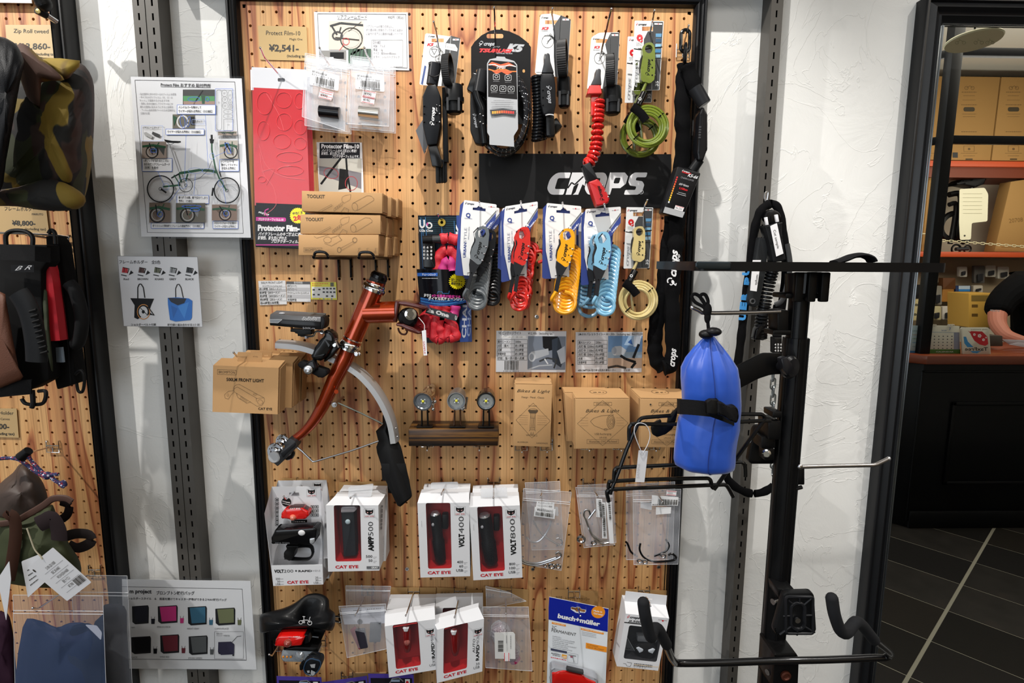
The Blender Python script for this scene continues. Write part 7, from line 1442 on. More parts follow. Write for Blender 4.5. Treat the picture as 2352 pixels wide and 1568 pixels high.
for k in range(15):b=MB(); link(b,at(1775.5,826+k*18.2,LY-.01),(0,0,1),((1,.2,0)if k%2 else(.2,1,0)),.0115,.0052,.0018,C('#aab0b4',.25,.95)); b.build('chain_link',t)
b=MB(); b.tube(spl(pxs([(1808,560),(1815,610),(1806,660),(1796,690),(1780,700)],LY-.012),5),[(.005,.0015)]*21,C('#2b2d30',.5),8,flat=(1,0,0)); b.build('label_band',t)
# ================================================================ LEFT SIDE: POSTERS, BAGS
def CR(pl,x0,y0,k,lift=.0004):return PR(pl,[(x0,y0),(x0+1000/k,y0),(x0+1000/k,y0+1000/k),(x0,y0+1000/k)],1000,1000,lift)
BL=C('#3b66c4',.5); TX=C('#3a3a3e',.5); DG=C('#1e4a32',.4); D1=C('#232427')
t=thing('laminated_poster','tall laminated poster of a green folding bicycle taped over the double rail','poster',at(440,545,-.012)); pl=PY(-.0135)
sheet(t,'film',rq([(295,172),(562,175),(585,550),(318,547)],6),pl,FILM,.0004,lift=.0006); sheet(t,'paper_sheet',[(300,176),(555,180),(576,545.6),(325,543)],pl,C('#dfe1e6',.4),.0005)
p=CR(pl,300,170,4.02)
p.line([(38,55),(962,72),(1040,1470),(155,1462)],3.4,TX,True); p.text('Protect Film おすすめ 貼付箇所',277,110,26,TX,1.5,w=462,bold=.02); p.line([(277,117),(740,126)],3,TX)
for i,(s_,w_)in enumerate((('・貼付箇所に合わせ①〜⑤のフィルムを使用',340),('・サイズの大きいフィルム（④、⑤）は',305),('　カットして使用するのもおすすめ',275),('・実際に車体を動かしてワイヤーなどが',305),('　擦れる箇所に貼るようにすると効果的',305),('・フィルム自体消耗パーツのため定期的な',320),('　交換が必要',85))):p.text(s_,78+i*2,193+i*29.5,17,C('#8b8b90'),.6,w=w_)
def pic(x0,y0,x1,y1,seed,bg='#8c7f76'):bikepic(p,x0,y0,x1,y1,C(bg),DG,seed)
p.rect(482,143,776,284,C('#2a2c2b')); p.poly([(484,202),(774,204),(776,250),(487,250)],C('#3f8a52')); p.poly([(487,250),(776,250),(777,284),(489,284)],C('#9a7f72')); p.line([(668,152),(580,282)],12,D1); p.poly([(650,190),(690,196),(684,276),(660,276)],DG); p.ell(584,232,56,20,BL,5); p.ell(708,232,16,20,BL,5)
p.rect(388,372,590,508,C('#5d5a4e')); p.ell(480,440,50,55,C('#c9c9c9'),14); p.ell(480,440,22,60,BL,5,rot=-.15); p.ell(535,440,14,50,BL,4,rot=.2); p.poly([(388,380),(430,400),(400,480)],DG); p.rect(556,395,590,470,D1)
for(x0,y0,x1,y1)in((430,284,786,370),(325,508,678,560),(108,778,383,898),(822,788,1000,896),(428,1120,722,1196),(190,1374,676,1424),(760,1356,992,1426)):p.rect(x0,y0,x1,y1,C('#dfe1e6')); p.box(x0,y0,x1,y1,4,BL)
for s_,x,y,w_ in(('ハンドルバーを動かして',443,316,208),('ワイヤーが擦れる箇所に（①②推奨）',443,352,315),('ワイヤーが擦れる箇所に（①⑤推奨）',340,542,308),('L字フックが当たるところに',122,808,230),('合わせてリアフレームガード',122,842,240),('（別売）を取付',126,874,130),('ハンドルバーを',836,816,118),('動かしてワイヤー',838,848,148),('が擦れる箇所に',840,880,130),('乗り降りの際、靴で擦れてしまう',442,1150,268),('箇所に（④推奨）',444,1182,130),('折りたたんだ際後輪とフレームの接触箇所に（②③推奨）',202,1410,452),('フロントフォーク左側の',772,1384,198),('ワイヤーが擦れる箇所に',774,1416,198),('①をカット',576,446,84),('リアフレームガード',112,506,152),('⑤を大きめにカット',812,594,156)):p.text(s_,x,y,19,TX,.6,w=w_,bold=.015)
p.box(98,476,296,618,3,C('#8fa3d6')); p.poly([(122,540),(145,535),(206,572),(190,596),(128,562)],C('#9a9b9c')); p.poly([(202,530),(274,560),(262,584),(196,556)],C('#2b2b2e')); p.box(566,420,678,462,3,C('#8fa3d6'))
p.box(783,136,942,524,3.4,BL); p.line(rr(790,144,842,518,26,5),2.4,TX,True)
for x,y,a,b_ in((866,178,26,30),(870,236,26,28),(872,294,26,28),(918,194,20,44),(920,264,18,20),(923,302,18,20),(900,347,44,20),(900,390,44,20)):p.ell(x,y,a,b_,TX,2.2,n=16)
p.box(860,418,950,520,2.4,TX)
for s_,x,y in(('③',857,186),('③',861,243),('③',863,302),('①',910,203),('②',911,272),('②',914,310),('①',890,355),('①',890,398),('④',806,272),('⑤',893,475)):p.text(s_,x,y,16,TX,w=19)
pic(104,622,330,776,3); pic(806,528,980,566,5); pic(820,612,988,782,6,'#a39d94'); pic(172,1186,368,1372,8,'#6b5d52'); pic(418,1190,690,1372,9,'#57544c'); pic(750,1204,982,1352,11,'#7d6a60'); p.box(188,692,236,722,5,BL); p.line([(868,640),(900,636),(930,728),(896,734)],5,BL,True); p.ell(272,1294,24,24,BL,5); p.ell(882,1286,22,24,BL,5); p.ell(562,1222,90,12,BL,5); p.ell(594,1252,44,14,BL,5)
for cx,cy,R in((276,1060,121),(888,1074,116)):
 p.ell(cx,cy,R,R,D1,12,n=36); p.ell(cx,cy,R-13,R-13,C('#a9a9ac'),5,n=36); p.ell(cx,cy,14,14,D1,6)
 for k in range(14):g=k*.4488; p.line([(cx,cy),(cx+(R-14)*math.cos(g),cy+(R-14)*math.sin(g))],.9,C('#b5b5b8'))
p.line([(448,916),(540,902),(640,886),(740,892),(800,908)],24,DG); p.line([(444,914),(470,1000)],15,DG); p.line([(528,922),(508,990)],15,DG); p.line([(300,1040),(460,1024)],15,DG); p.line([(376,960),(450,920)],14,D1); p.line([(400,930),(448,1010)],10,DG)
p.line([(362,652),(446,900)],9,C('#8f9094')); p.poly([(308,602),(380,616),(462,618),(466,632),(440,638),(340,634),(316,618)],D1); p.line([(340,636),(366,652),(400,638)],4,D1)
p.line([(750,560),(750,700),(770,800),(785,880),(822,970),(885,1074)],15,DG); p.line([(748,560),(750,600)],20,D1); p.poly([(728,596),(772,604),(764,640),(735,640)],D1); p.line([(752,800),(715,890),(640,960),(570,985)],4,D1); p.ell(510,1026,62,62,D1,6,n=30); p.ell(510,1026,12,12,D1,5); p.line([(820,900),(835,950)],10,D1); p.line([(762,1050),(752,1124)],16,D1); p.line([(280,1060),(330,1096)],16,D1)
for x,y,a,b_ in((596,892,66,26),(716,896,54,26),(480,1010,40,48),(752,758,24,28),(832,1008,26,34),(326,1040,30,30)):p.ell(x,y,a,b_,C('#6f8fd6'),3)
for L in([(512,562),(498,962)],[(690,376),(716,858)],[(252,902),(312,1030)],[(450,1060),(352,1186)],[(598,924),(584,1112)],[(776,762),(878,716)],[(852,1030),(880,1196)]):p.line(L,3.4,BL)
p.text('・・・・',590,1034,14,TX,w=44); p.build(t,'print')
t=thing('laminated_poster','small laminated sign with five holder pictures and a blue bag photo','poster',at(370,750,-.012)); pl=PY(-.0135)
sheet(t,'paper_sheet',[(269,588),(453,589.5),(465,751),(284,749)],pl,C('#d6d8de',.4),.0006); p=CR(pl,0,400,3.92)
p.line([(1057,736),(1778,744),(1823,1374),(1113,1367)],2.4,C('#6b6b70'),True); p.text('フレームホルダー　全5色',1072,802,26,TX,.6,w=372,bold=.015)
for i,(s_,c_)in enumerate((('Red','#b5222c'),('BROWN','#4a2a26'),('KHAKI','#5a5f4a'),('GREY','#8c9094'),('BLACK','#2b2c2f'))):
 x=(1090,1240,1380,1520,1668)[i]; p.line([(x,905),(x+50,915)],8,D1); p.poly([(x+14,838),(x+62,845),(x+58,890),(x+6,884)],C(c_)); p.line([(x+14,838),(x+72,850),(x+58,892)],6,D1); p.line([(x+30,842),(x+26,886)],5,D1); p.poly([(x+70,908),(x+88,866),(x+112,888)],D1); p.text(s_,(1113,1238,1395,1524,1668)[i],952,17,TX,w=(46,94,76,62,78)[i],bold=.02)
p.line([(1240,1120),(1240,1020),(1252,990),(1270,988),(1290,1020),(1304,1112)],9,D1); p.poly([(1172,1115),(1386,1120),(1360,1180),(1340,1240),(1388,1270),(1300,1260),(1240,1305),(1208,1290),(1212,1180)],D1); p.ell(1292,1238,56,66,C('#c98a4a'),7); p.ell(1290,1238,40,50,C('#cfd1d6')); p.ell(1290,1238,14,16,D1); p.line([(1260,1200),(1330,1270)],6,D1); p.line([(1330,1190),(1388,1270)],7,D1)
p.line([(1582,1130),(1580,1030),(1595,992),(1612,990),(1630,1020),(1650,1115)],7,D1); p.poly([(1510,1112),(1600,1108),(1700,1118),(1732,1140),(1728,1290),(1715,1312),(1580,1326),(1530,1310),(1512,1170)],C('#2a6fc4')); p.poly([(1512,1112),(1680,1118),(1660,1160),(1600,1180),(1540,1150)],C('#1d2433')); p.poly([(1600,1190),(1700,1150),(1660,1300)],C('#3f86d6')); p.poly([(1540,1180),(1600,1210),(1560,1300)],C('#2360ae'))
p.text('ショルダーベルト付属',1180,1362,17,TX,w=222,bold=.015); p.text('輪行袋と組み合わせると便利',1508,1364,17,TX,w=288,bold=.015); p.build(t,'print')
t=thing('laminated_poster','wide laminated sign picturing rows of coloured bicycle travel bags','poster',at(440,1536,-.012)); pl=PY(-.0135); sheet(t,'film',rq([(280,1324),(583,1329),(592,1540),(284,1538)],4),pl,FILM,.0004,lift=.0006)
sheet(t,'paper_sheet',[(280,1330),(575,1334),(589,1537),(284,1535)],pl,C('#d4d6da',.45),.0005); p=CR(pl,0,1168,3.92)
p.line([(1090,700),(2180,722),(2218,1364),(1110,1352)],3,TX,True); p.line([(1110,1354),(2212,1358)],2,TX); p.text('m project',1165,758,34,TX,.6,w=200,bold=.04); p.text('ブロンプトン輪行バッグ',1408,770,26,TX,.6,w=342,bold=.02); p.text('ショルダースタイル　＆　底面を開けてキャスター移動ができる２WAY輪行バッグ',1150,815,17,TX,.9,w=890,bold=.02)
for i,(x,y,w_,h,c_,s_)in enumerate(((1188,872,152,164,'#1b1c26','NAVY'),(1420,872,180,158,'#b02a6e','PINK☆CHECK'),(1690,880,172,166,'#2f5a72','NIGHT GRAY'),(1938,894,180,152,'#5f6448','CAMOUFLAGE'),(1182,1150,178,154,'#141418','BLACK'),(1442,1134,172,166,'#5c1f2a','WINE RED'),(1698,1144,172,168,'#4a4d4f','SMOKE GREEN'))):
 p.poly([(x,y+6),(x+w_-8,y-4),(x+w_,y+14),(x+w_-2,y+h-6),(x+30,y+h+4),(x+4,y+h-16)],C('#1e1f22')); p.poly([(x+18,y+12),(x+w_-14,y+4),(x+w_-12,y+h-22),(x+36,y+h-14)],C(c_)); p.poly([(x+w_+20,y+h-46),(x+w_+56,y+h-46),(x+w_+52,y+h),(x+w_+22,y+h)],C(c_)); p.line([(x+w_+26,y+h-46),(x+w_+22,y+h-66)],3,D1); p.line([(x+w_+46,y+h-46),(x+w_+54,y+h-66)],3,D1)
 p.text(s_,x-4,y+h+40,15,C('#5a5a5e'),w=(30,120,108,124,60,86,124)[i])
p.box(1930,1106,2190,1350,2.4,C('#77777c')); p.poly([(1965,1200),(2080,1196),(2110,1220),(2108,1310),(1990,1316),(1962,1290)],C('#26243a')); p.line([(2085,1205),(2135,1150),(2172,1145)],4,D1); p.ell(2100,1318,9,7,D1); p.ell(1975,1300,9,7,D1); p.text('底面を開け',1948,1130,11,C('#5a5a5e'),w=60); p.text('キャスター移動可能',1948,1148,11,C('#5a5a5e'),w=120)
p.build(t,'print')
def pcard(lbl,q,fn,col_='#b09468',Y=-.003):t=thing('price_card',lbl,'sign',at(q[3][0],q[3][1],0)); pl=PY(Y); sheet(t,'card',q,pl,C(col_,.5),.0012); p=PR(pl); fn(p); p.build(t,'lettering')
def c1(p):p.text('Zip Roll tweed',31,75,9.5,INKC,1,w=80); p.text('¥13,860-',34,113,14,INKC,0,w=81,bold=.02); p.text('(including tax)',82,127,6,INKC,0,w=46,bold=.01)
pcard('tan price card in the sunny corner above the camouflage bag',[(12,57),(126,57),(134,136),(18,136)],c1,'#bda47a')
def c2(p):p.text('フレームホルダー',10,483,8,INKC,1,w=72); p.text('MARUTO',73,494,5,INKC,1,w=26); p.text('¥8,800-',27,517,11,INKC,1,w=54,bold=.03); p.text('(including tax)',57,528,6,INKC,1,w=48)
pcard('shaded tan price card above the black holder straps',[(-8,470),(106,480),(113,536),(-8,532)],c2)
def c3(p):p.text('Frame Holder',-35,951,8,INKC,1,w=66); p.text('Canvas',1,964,5,INKC,1,w=21); p.text('¥9,900-',-36,984,12,INKC,1,w=57,bold=.03); p.text('(including tax)',-18,998,6,INKC,1,w=51,bold=.02)
pcard('tan price card cut off at the left edge, below the holders',[(-45,937),(38,938),(43,1005),(-45,1003)],c3)
tag(MB().box((at(-40,0,-.01).x,-.012,at(0,7,-.01).z),(at(74,0,-.01).x,-.010,2.04),C('#dcdce0',.4)).build('white_sign'),'lower edge of a white sign in the top corner','sign')
t=thing('pipe_bracket','black plastic clamp with brass screw holding a steel rod, top of the shaded board','bracket',at(95,40,-.02)); b=MB(); cyl(b,at(80,-20,-.06),at(102,12,-.05),.011,.012,BLK,14); b.ball(at(100,8,-.05),.0135,BLK,12,8); cyl(b,at(84,22,-.05),at(108,36,-.035),.0075,.0065,BLK,12); b.build('clamp',t)
b=MB(); b.tube([at(106,34,-.036),at(130,50,-.02)],.0048,STEEL,12); b.build('steel_rod',t); b=MB(); b.lathe(at(88,26,-.058),(0,-1,0),[(0,.0042),(.0015,.004),(.002,0)],C('#9a8a55',.3,.9),12); b.build('brass_screw',t)
def puff(parent,name,O,Y,bulge,m,seed=1,amp=.006,steps=7,sub=3,back=.02):
 O=[tuple(v[:2])for v in spl([(a,c,0)for a,c in O],sub,True)]if sub>1 else O; n=len(O); cx=sum(x for x,y in O)/n; cy=sum(y for x,y in O)/n; rows=[[at(cx+(x-cx)*.96,cy+(y-cy)*.96,Y+back)for x,y in O]]
 for i in range(steps+1):
  f=i/steps; s_=math.cos(f*math.pi/2)if i else 1; s_=max(s_,.04); row=[]
  for x,y in O:
   X_,Y_=cx+(x-cx)*s_,cy+(y-cy)*s_; q=noise.noise(Vector((X_*.022+seed,Y_*.022,seed)))+.5*noise.noise(Vector((X_*.06,Y_*.045+seed,3)))
   row.append(at(X_,Y_,Y-bulge*math.sin(f*math.pi/2)-amp*q*min(1,f*2.5)))
  rows.append(row)
 b=MB(); b.grid(rows,m,True); b.add(rows[-1],[tuple(range(n))],m); return b.build(name,parent,angle=180)
def camo(name,cols,sc_=11):
 m,nt,p,nd,ln=NT(name); g=nd('TexCoord'); mp=nd('Mapping'); mp.inputs['Scale'].default_value=(1,1,.55); ln(g.outputs['Object'],mp.inputs['Vector']); o=None
 for i,c_ in enumerate(cols):
  n=nd('TexNoise',_2=float(sc_*(1+.13*i)),_3=1.5); n.inputs['Distortion'].default_value=.8; m2=nd('Mapping'); m2.inputs['Location'].default_value=(i*3.7,i*1.9,i*2.3); ln(mp.outputs[0],m2.inputs['Vector']); ln(m2.outputs[0],n.inputs['Vector'])
  if o is None:v=nd('RGB'); v.outputs[0].default_value=lin(c_); o=v.outputs[0]; continue
  r=ramp(nd,[(.53,'#000000'),(.545,'#ffffff')]); ln(n.outputs['Fac'],r.inputs[0]); x=nd('MixRGB'); x.inputs[2].default_value=lin(c_); ln(r.outputs[0],x.inputs[0]); ln(o,x.inputs[1]); o=x.outputs[0]
 ln(o,p.inputs['Base Color']); p.inputs['Roughness'].default_value=.8; n=nd('TexNoise',_2=900.0); b=nd('Bump',_0=.3); b.inputs['Distance'].default_value=.0006; ln(n.outputs['Fac'],b.inputs['Height']); ln(b.outputs[0],p.inputs['Normal']); return m
CAM1=camo('camouflage_cloth',('#0b0b0b','#2a3014','#33231f','#74601c')); BRC=camo('brown_camo',('#4a332c','#4e372f','#86701f'),6)
t=thing('camouflage_bag','camouflage shoulder bag hanging at the upper left with folded brown top','bag',at(100,480,-.15))
puff(t,'bag_body',[(30,130),(100,132),(180,142),(212,180),(217,240),(214,330),(207,400),(196,450),(180,478),(120,483),(60,474),(0,470),(-60,440),(-60,200)],-.12,.12,CAM1,3,.012)
puff(t,'folded_flap',[(38,104),(60,103),(90,130),(143,175),(140,186),(95,190),(92,250),(60,220),(40,150)],-.23,.02,BRC,5,.004,4,2,.01); puff(t,'folded_flap',[(92,134),(184,139),(168,168),(155,182),(140,178),(110,152)],-.20,.018,BRC,8,.004,4,2,.01)
puff(t,'lower_fold',[(-20,440),(40,430),(100,412),(150,420),(196,452),(180,480),(110,484),(40,474),(-20,470)],-.22,.03,CAM1,12,.006,5,3,.02)
t=thing('black_jacket','glossy black padded garment edge hanging in front of the camouflage bag','garment',at(20,420,-.25)); puff(t,'padded_shell',[(-60,80),(0,84),(22,92),(40,106),(54,135),(55,150),(46,190),(30,280),(14,370),(0,440),(-60,460)],-.27,.04,C('#0d0e12',.5,bump=.4,bs=900),2,.008)
LT=C('#57301d',.65,bump=.5,bs=700)
t=thing('steel_rail','thin chrome rod carrying the black frame holders','rail',at(80,537,-.05)); b=MB(); b.tube(pxs([(-40,534),(60,536),(135,541),(158,545)],-.10),.0022,CHROME,8); b.build('rod',t)
o=at(148,556,0); b=MB(); b.tube([(o.x-.012,.006,o.z+.012),(o.x-.012,-.005,o.z+.012),(o.x-.012,-.005,o.z-.010),(o.x+.012,-.005,o.z-.010),(o.x+.012,-.005,o.z+.014),(o.x+.012,.006,o.z+.014)],.0014,CHROME,6); b.tube([(o.x-.012,-.005,o.z+.004),(o.x+.012,-.005,o.z+.004)],.0022,CHROME,6); b.tube([(o.x,-.005,o.z+.004),(o.x,-.09,o.z+.010)],.0022,CHROME,6); b.build('wire_bracket',t)
def holder(lbl,fns):
 t=thing('frame_holder',lbl,'carrier',at(90,920,-.10),'frame holders on the chrome rod'); fns(t); return t
def h1(t):
 puff(t,'leather_panel',[(-60,670),(5,672),(14,690),(30,780),(44,850),(48,872),(-60,885)],-.17,.012,LT,2,.003,4,2,.01)
 webb(t,[(-40,580,-.16),(20,580,-.165),(80,582,-.165),(116,586,-.15)],17,0); webb(t,[(-30,898,-.16),(30,892,-.165),(72,888,-.16)],17,0)
 slab(t,'top_panel',[(-40,560),(108,562),(110,600),(94,622),(94,660),(98,740),(108,800),(112,872),(70,895),(-40,915)],-.13,.03,C('#0c0c0d',.8),.003)
 b=MB(); b.tube(spl(pxs([(14,562),(14,540),(28,530),(58,531),(74,543),(75,562)],-.16),4),.0035,BLK,8); b.build('handle_loop',t)
 b=MB(); P=spl(pxs([(42,672),(60,700),(74,740),(82,790),(84,830)],-.185),5); b.tube(P,[(.018,.008)]*len(P),C('#131416',.5),12,flat=(1,0,0)); b.build('moulded_handle',t)
 b=MB()
 for k in range(9):x,y=60+k*3.6+(k>3)*-.6*(k-3),712+k*12; b.tube(pxs([(x+8,y+4),(x+24,y-1)],-.196),.0022,C('#050506',.6),6)
 b.build('grip_slots',t); p=PR(PY(-.168)); p.rect(25,608,78,625,C('#101012')); p.text('B R',34,621,10,C('#a9a9ac'),-4,w=40,shear=.6); p.build(t,'woven_label')
 b=MB(); b.tube(spl(pxs([(50,915),(58,926),(78,929),(98,926),(105,912),(104,898),(88,898)],-.15),4),.0032,BLK,8); b.tube(spl(pxs([(74,896),(76,925),(73,936)],-.155),3),.004,BLK,8); b.build('swivel_hook',t)
def h2(t):
 puff(t,'green_panel',[(94,668),(108,668),(113,740),(118,800),(122,852),(104,856),(98,760)],-.12,.01,C('#2c3320',.8),4,.002,4,2,.02)
def h3(t):
 sheet(t,'red_panel',[(94,616),(111,605),(120,640),(128,700),(138,782),(116,783),(106,700),(94,650)],PY(-.118),C('#c01426',.6),.02); sheet(t,'silver_patch',[(122,798),(142,797),(146,832),(130,832)],PY(-.11),C('#8b97a5',.25,.6),.004); webb(t,[(134,600,-.10),(146,700,-.10),(156,790,-.10),(162,880,-.10)],10,0,'side_strap')
 slab(t,'strap_block',[(104,540),(125,542),(138,560),(150,640),(160,760),(175,880),(130,895),(118,840)],-.09,.03,C('#0c0c0d',.85),.003); sheet(t,'white_tab',[(91,620),(95,620),(97,644),(93,644)],PY(-.12),WCARD,.001)
 b=MB(); P=spl(pxs([(158,650),(172,668),(184,705),(188,745),(180,785),(170,792)],-.10),5); b.tube(P,[.011]*len(P),C('#17181a',.7),12); b.build('foam_handle',t); b=MB(); b.tube(spl(pxs([(172,860),(186,850),(194,870),(190,898),(180,898),(176,880)],-.09),4),.0028,BLK,8); b.build('swivel_hook',t); b=MB(); b.tube(spl(pxs([(112,536),(118,528),(126,536),(128,560)],-.1),4),.0035,BLK,8); b.build('handle_loop',t)
holder('frame holder with brown leather panel and slotted black handle',h1); holder('frame holder showing a dark green edge between its neighbours',h2); holder('frame holder with bright red panel and black foam handle',h3)
hook(124,1024,(-40,1062),.19,'long chrome hook carrying the brown drawstring bag',mid=(20,1052))
t=thing('drawstring_bag','brown nylon drawstring bag with green pouch and leather trim, lower left','bag',at(90,1330,-.12)); BRN2=C('#3b2e28',.6,bump=.2,bs=60); GRN2=C('#2f3518',.75)
puff(t,'nylon_top',[(30,1085),(45,1066),(62,1070),(88,1092),(104,1120),(112,1160),(110,1200),(40,1210),(-20,1190),(-30,1150),(0,1110)],-.13,.05,BRN2,4,.016)
puff(t,'green_pouch',[(-30,1195),(40,1190),(110,1160),(124,1165),(135,1200),(160,1250),(184,1290),(180,1330),(120,1350),(20,1340),(-40,1320)],-.15,.05,GRN2,6,.008)
b=MB(); P=spl(pxs([(-30,1206),(30,1198),(70,1178),(100,1160),(122,1145),(150,1144),(165,1152)],-.19),5); b.tube(P,[(.006,.003)]*len(P),C('#3d2216',.7),8,flat=(0,0,1)); P=spl(pxs([(18,1190),(26,1182),(34,1195),(36,1230),(28,1290),(20,1330)],-.205),4); b.tube(P,[(.011,.004)]*len(P),C('#331d13',.7),8,flat=(1,0,0)); b.build('leather_trim',t)
b=MB(); P=spl(pxs([(88,1204),(105,1196),(120,1190),(134,1215),(136,1240)],-.205),4); b.tube(P,[(.014,.003)]*len(P),C('#241b1d',.8),8,flat=(.3,0,1)); b.build('webbing_loop',t)
b=MB(); P=spl(pxs([(150,1232),(175,1225),(205,1228),(208,1245),(180,1258),(158,1250)],-.12),4); b.tube(P,[(.010,.0025)]*len(P),C('#2b2426',.8),8,flat=(0,0,1)); P=spl(pxs([(140,1152),(158,1160),(155,1180),(142,1192)],-.12),4); b.tube(P,[(.008,.003)]*len(P),C('#171011',.8),8,flat=(0,0,1)); b.build('webbing_loop',t)
def cordm():
 m,nt,p,nd,ln=NT('navy_speckled_cord'); g=nd('TexCoord'); v=nd('TexVoronoi',_2=420.0); ln(g.outputs['Object'],v.inputs['Vector']); s_=nd('SeparateColor'); ln(v.outputs['Color'],s_.inputs[0]); r=ramp(nd,[(0,'#1c1f4a'),(.72,'#1c1f4a'),(.74,'#8d2b3c'),(.86,'#8d2b3c'),(.88,'#b9bcd0')],'CONSTANT'); ln(s_.outputs[0],r.inputs[0]); ln(r.outputs[0],p.inputs['Base Color']); p.inputs['Roughness'].default_value=.8; return m
CD=cordm(); b=MB()
for L,r in(([(-20,1056),(10,1052),(40,1054),(60,1066),(85,1085),(104,1094),(116,1090),(134,1089)],.0032),([(62,1040),(72,1058),(84,1076),(100,1090)],.0026),([(58,1042),(78,1064),(98,1084),(108,1092)],.0026),([(112,1092),(128,1104),(140,1110),(150,1114),(146,1106),(138,1112),(148,1118)],.0032)):b.tube(spl(pxs(L,-.19),5),r,CD,8)
b.ball(at(108,1092,-.19),(.008,.007,.007),CD,10,8); b.build('drawcord',t); b=MB(); cyl(b,at(48,1050,-.19),at(66,1034,-.19),.009,.0075,BLK,12); b.build('cord_lock',t)
def ptag(lbl,q,Y,string,fn=None):
 t=thing('paper_tag',lbl,'tag',at(*bil(q,.5,1),Y),'white paper price tags'); pl=PL((*q[0],Y),(*q[1],Y-.004),(*q[3],Y+.002)); sheet(t,'card',rq(q,3),pl,C('#d2d3d8',.5),.0006)
 if string:b=MB(); b.tube(spl(pxs(string,Y-.003),4),.0011,C('#b8b098',.8),6); b.build('string',t)
 if fn:p=PR(pl,q,100,62); fn(p); p.build(t,'lettering')
def g1(p):
 p.ell(7,8,2.6,2.6,INKC)
 for i,(s_,w_)in enumerate((('S100-2D1000',34),('SEC.KHAKI',30),('W210×D50×H600',42),('表地 ナイロン',26),('¥7,700',18))):p.text(s_,36+i*1,17+i*8.5,4,INKC,w=w_); p.line([(20,19.5+i*8.5),(92,19.5+i*8.5)],.4,C('#77777c'))
 p.bars(62,46,34,10,INKC,26,sd=6)
ptag('white paper tag behind the tilted one, half covered',[(49,1289),(92,1272),(110,1330),(64,1372)],-.225,None,lambda p:[p.greek(20,20+i*9,40,4,INKC)for i in range(4)])
ptag('white paper tag tilted over the clear bag, barcode facing up',[(63,1304),(121,1257),(210,1337),(154,1380)],-.245,[(62,1213),(70,1236),(80,1262),(94,1278),(97,1284)],g1)
ptag('narrow white tag seen edge on at the left border',[(-6,1330),(21,1288),(25,1330),(14,1425)],-.25,None)
NV=C('#0f1530',.6); NV2=C('#12131f',.8); BGB=C('#7f9acb',.12,alpha=.15,spec=.8)
t=thing('zip_bag','large clear zip bag of folded dark cloth, rear one overlapping the travel bag poster','bag',at(250,1600,-.12)); Q=[(160,1320),(292,1322),(306,1620),(190,1620)]; zipbag(t,Q,PY(-.135),seed=71,m=C('#b9bfcc',.2,alpha=.22),bul=.01); puff(t,'dark_cloth',[(240,1388),(286,1392),(292,1450),(292,1620),(200,1620),(210,1450),(236,1410)],-.12,.012,NV2,3,.006)
t=thing('zip_bag','large bluish clear zip bag of navy cloth hanging at the bottom left corner','bag',at(130,1620,-.2)); Q=[(30,1366),(236,1368),(246,1640),(36,1640)]; zipbag(t,Q,PY(-.205),seed=73,m=BGB,bul=.016,n=10)
puff(t,'navy_cloth',[(52,1440),(90,1424),(130,1440),(160,1430),(200,1432),(228,1460),(236,1640),(48,1640)],-.185,.016,NV,5,.010); slab(t,'dark_cloth',rq([(160,1440),(200,1436),(232,1470),(232,1640),(140,1640),(150,1520)],10),-.197,.01,NV2,.003)
sheet(t,'paper_insert',rq([(195,1434),(222,1436),(234,1452),(232,1470),(214,1452)],4),PY(-.2),C('#b5b7c4'),.0004)
hook(220,1308,(75,1396),.21,'chrome hook carrying the large clear zip bags of cloth',mid=(88,1397))
o=[x for x in bpy.data.objects if x.get('label','').startswith('chrome hook carrying the large')]
t=thing('purple_cloth','dark purple cloth hanging at the left border beside the zip bag','cloth',at(10,1600,-.16)); puff(t,'cloth',[(-40,1420),(10,1405),(26,1430),(34,1500),(36,1620),(-40,1620)],-.15,.02,C('#2c1626',.8),4,.008)
# ================================================================ THE SHOP SEEN IN THE MIRROR (stands behind the camera)
def mv(v):return Vector((v.x,2*MY-v.y,v.z))
def ma(px,py,D):return mv(at(px,py,D))
class PM:
 def __init__(s,D):s.D=D; s.n=Vector((0,1,0))
 def at(s,px,py,lift=0):return mv(at(px,py,s.D-lift))
def mslab(parent,name,pts,D,th,m,bev=.002,label=None):b=MB(); b.prism([ma(x,y,D)for x,y in pts],(0,-th,0),m,bev); return b.build(name,parent,label)
BKP=C('#0d0d0f',.4,coat=.1); CT=C('#7a3518',.35,coat=.3); SHW=C('#b5461c',.5)
fd=1.87; cy=-fd+2*MY; zc=ma(2200,815,fd).z; zc0=ma(2200,835,fd).z; xc=ma(2125,820,fd).x
t=thing('shop_counter','black panelled shop counter with reddish wood top, seen in the mirror','counter',(xc+1,cy-.3,0))
b=MB(); b.prism([(xc,cy,0),(xc+2.6,cy,0),(xc+2.6,cy-.5,0),(xc-.35,cy-.5,0),(xc-.28,cy-.26,0)],(0,0,zc0),BKP,.004); b.build('cabinet',t)
b=MB(); b.prism([(xc-.01,cy+.03,zc0),(xc+2.6,cy+.03,zc0),(xc+2.6,cy-.52,zc0),(xc-.40,cy-.52,zc0),(xc-.31,cy-.25,zc0)],(0,0,zc-zc0),CT,.004); b.build('countertop',t)
def fr(x0,x1,z0,z1,w,d,nm):
 b=MB()
 for a,c in(((x0,z0),(x1,z0+w)),((x0,z1-w),(x1,z1)),((x0,z0),(x0+w,z1)),((x1-w,z0),(x1,z1))):b.box((a[0],cy,a[1]),(c[0],cy+d,c[1]),BKP,.004)
 b.build(nm,t)
zz=lambda y:ma(2220,y,fd).z; fr(ma(2185,925,fd).x,xc+1.3,zz(1112),zz(922),.022,.014,'panel_moulding'); fr(ma(2095,860,fd).x+.05,xc+1.5,zz(1195),zz(850),.014,.008,'panel_moulding')
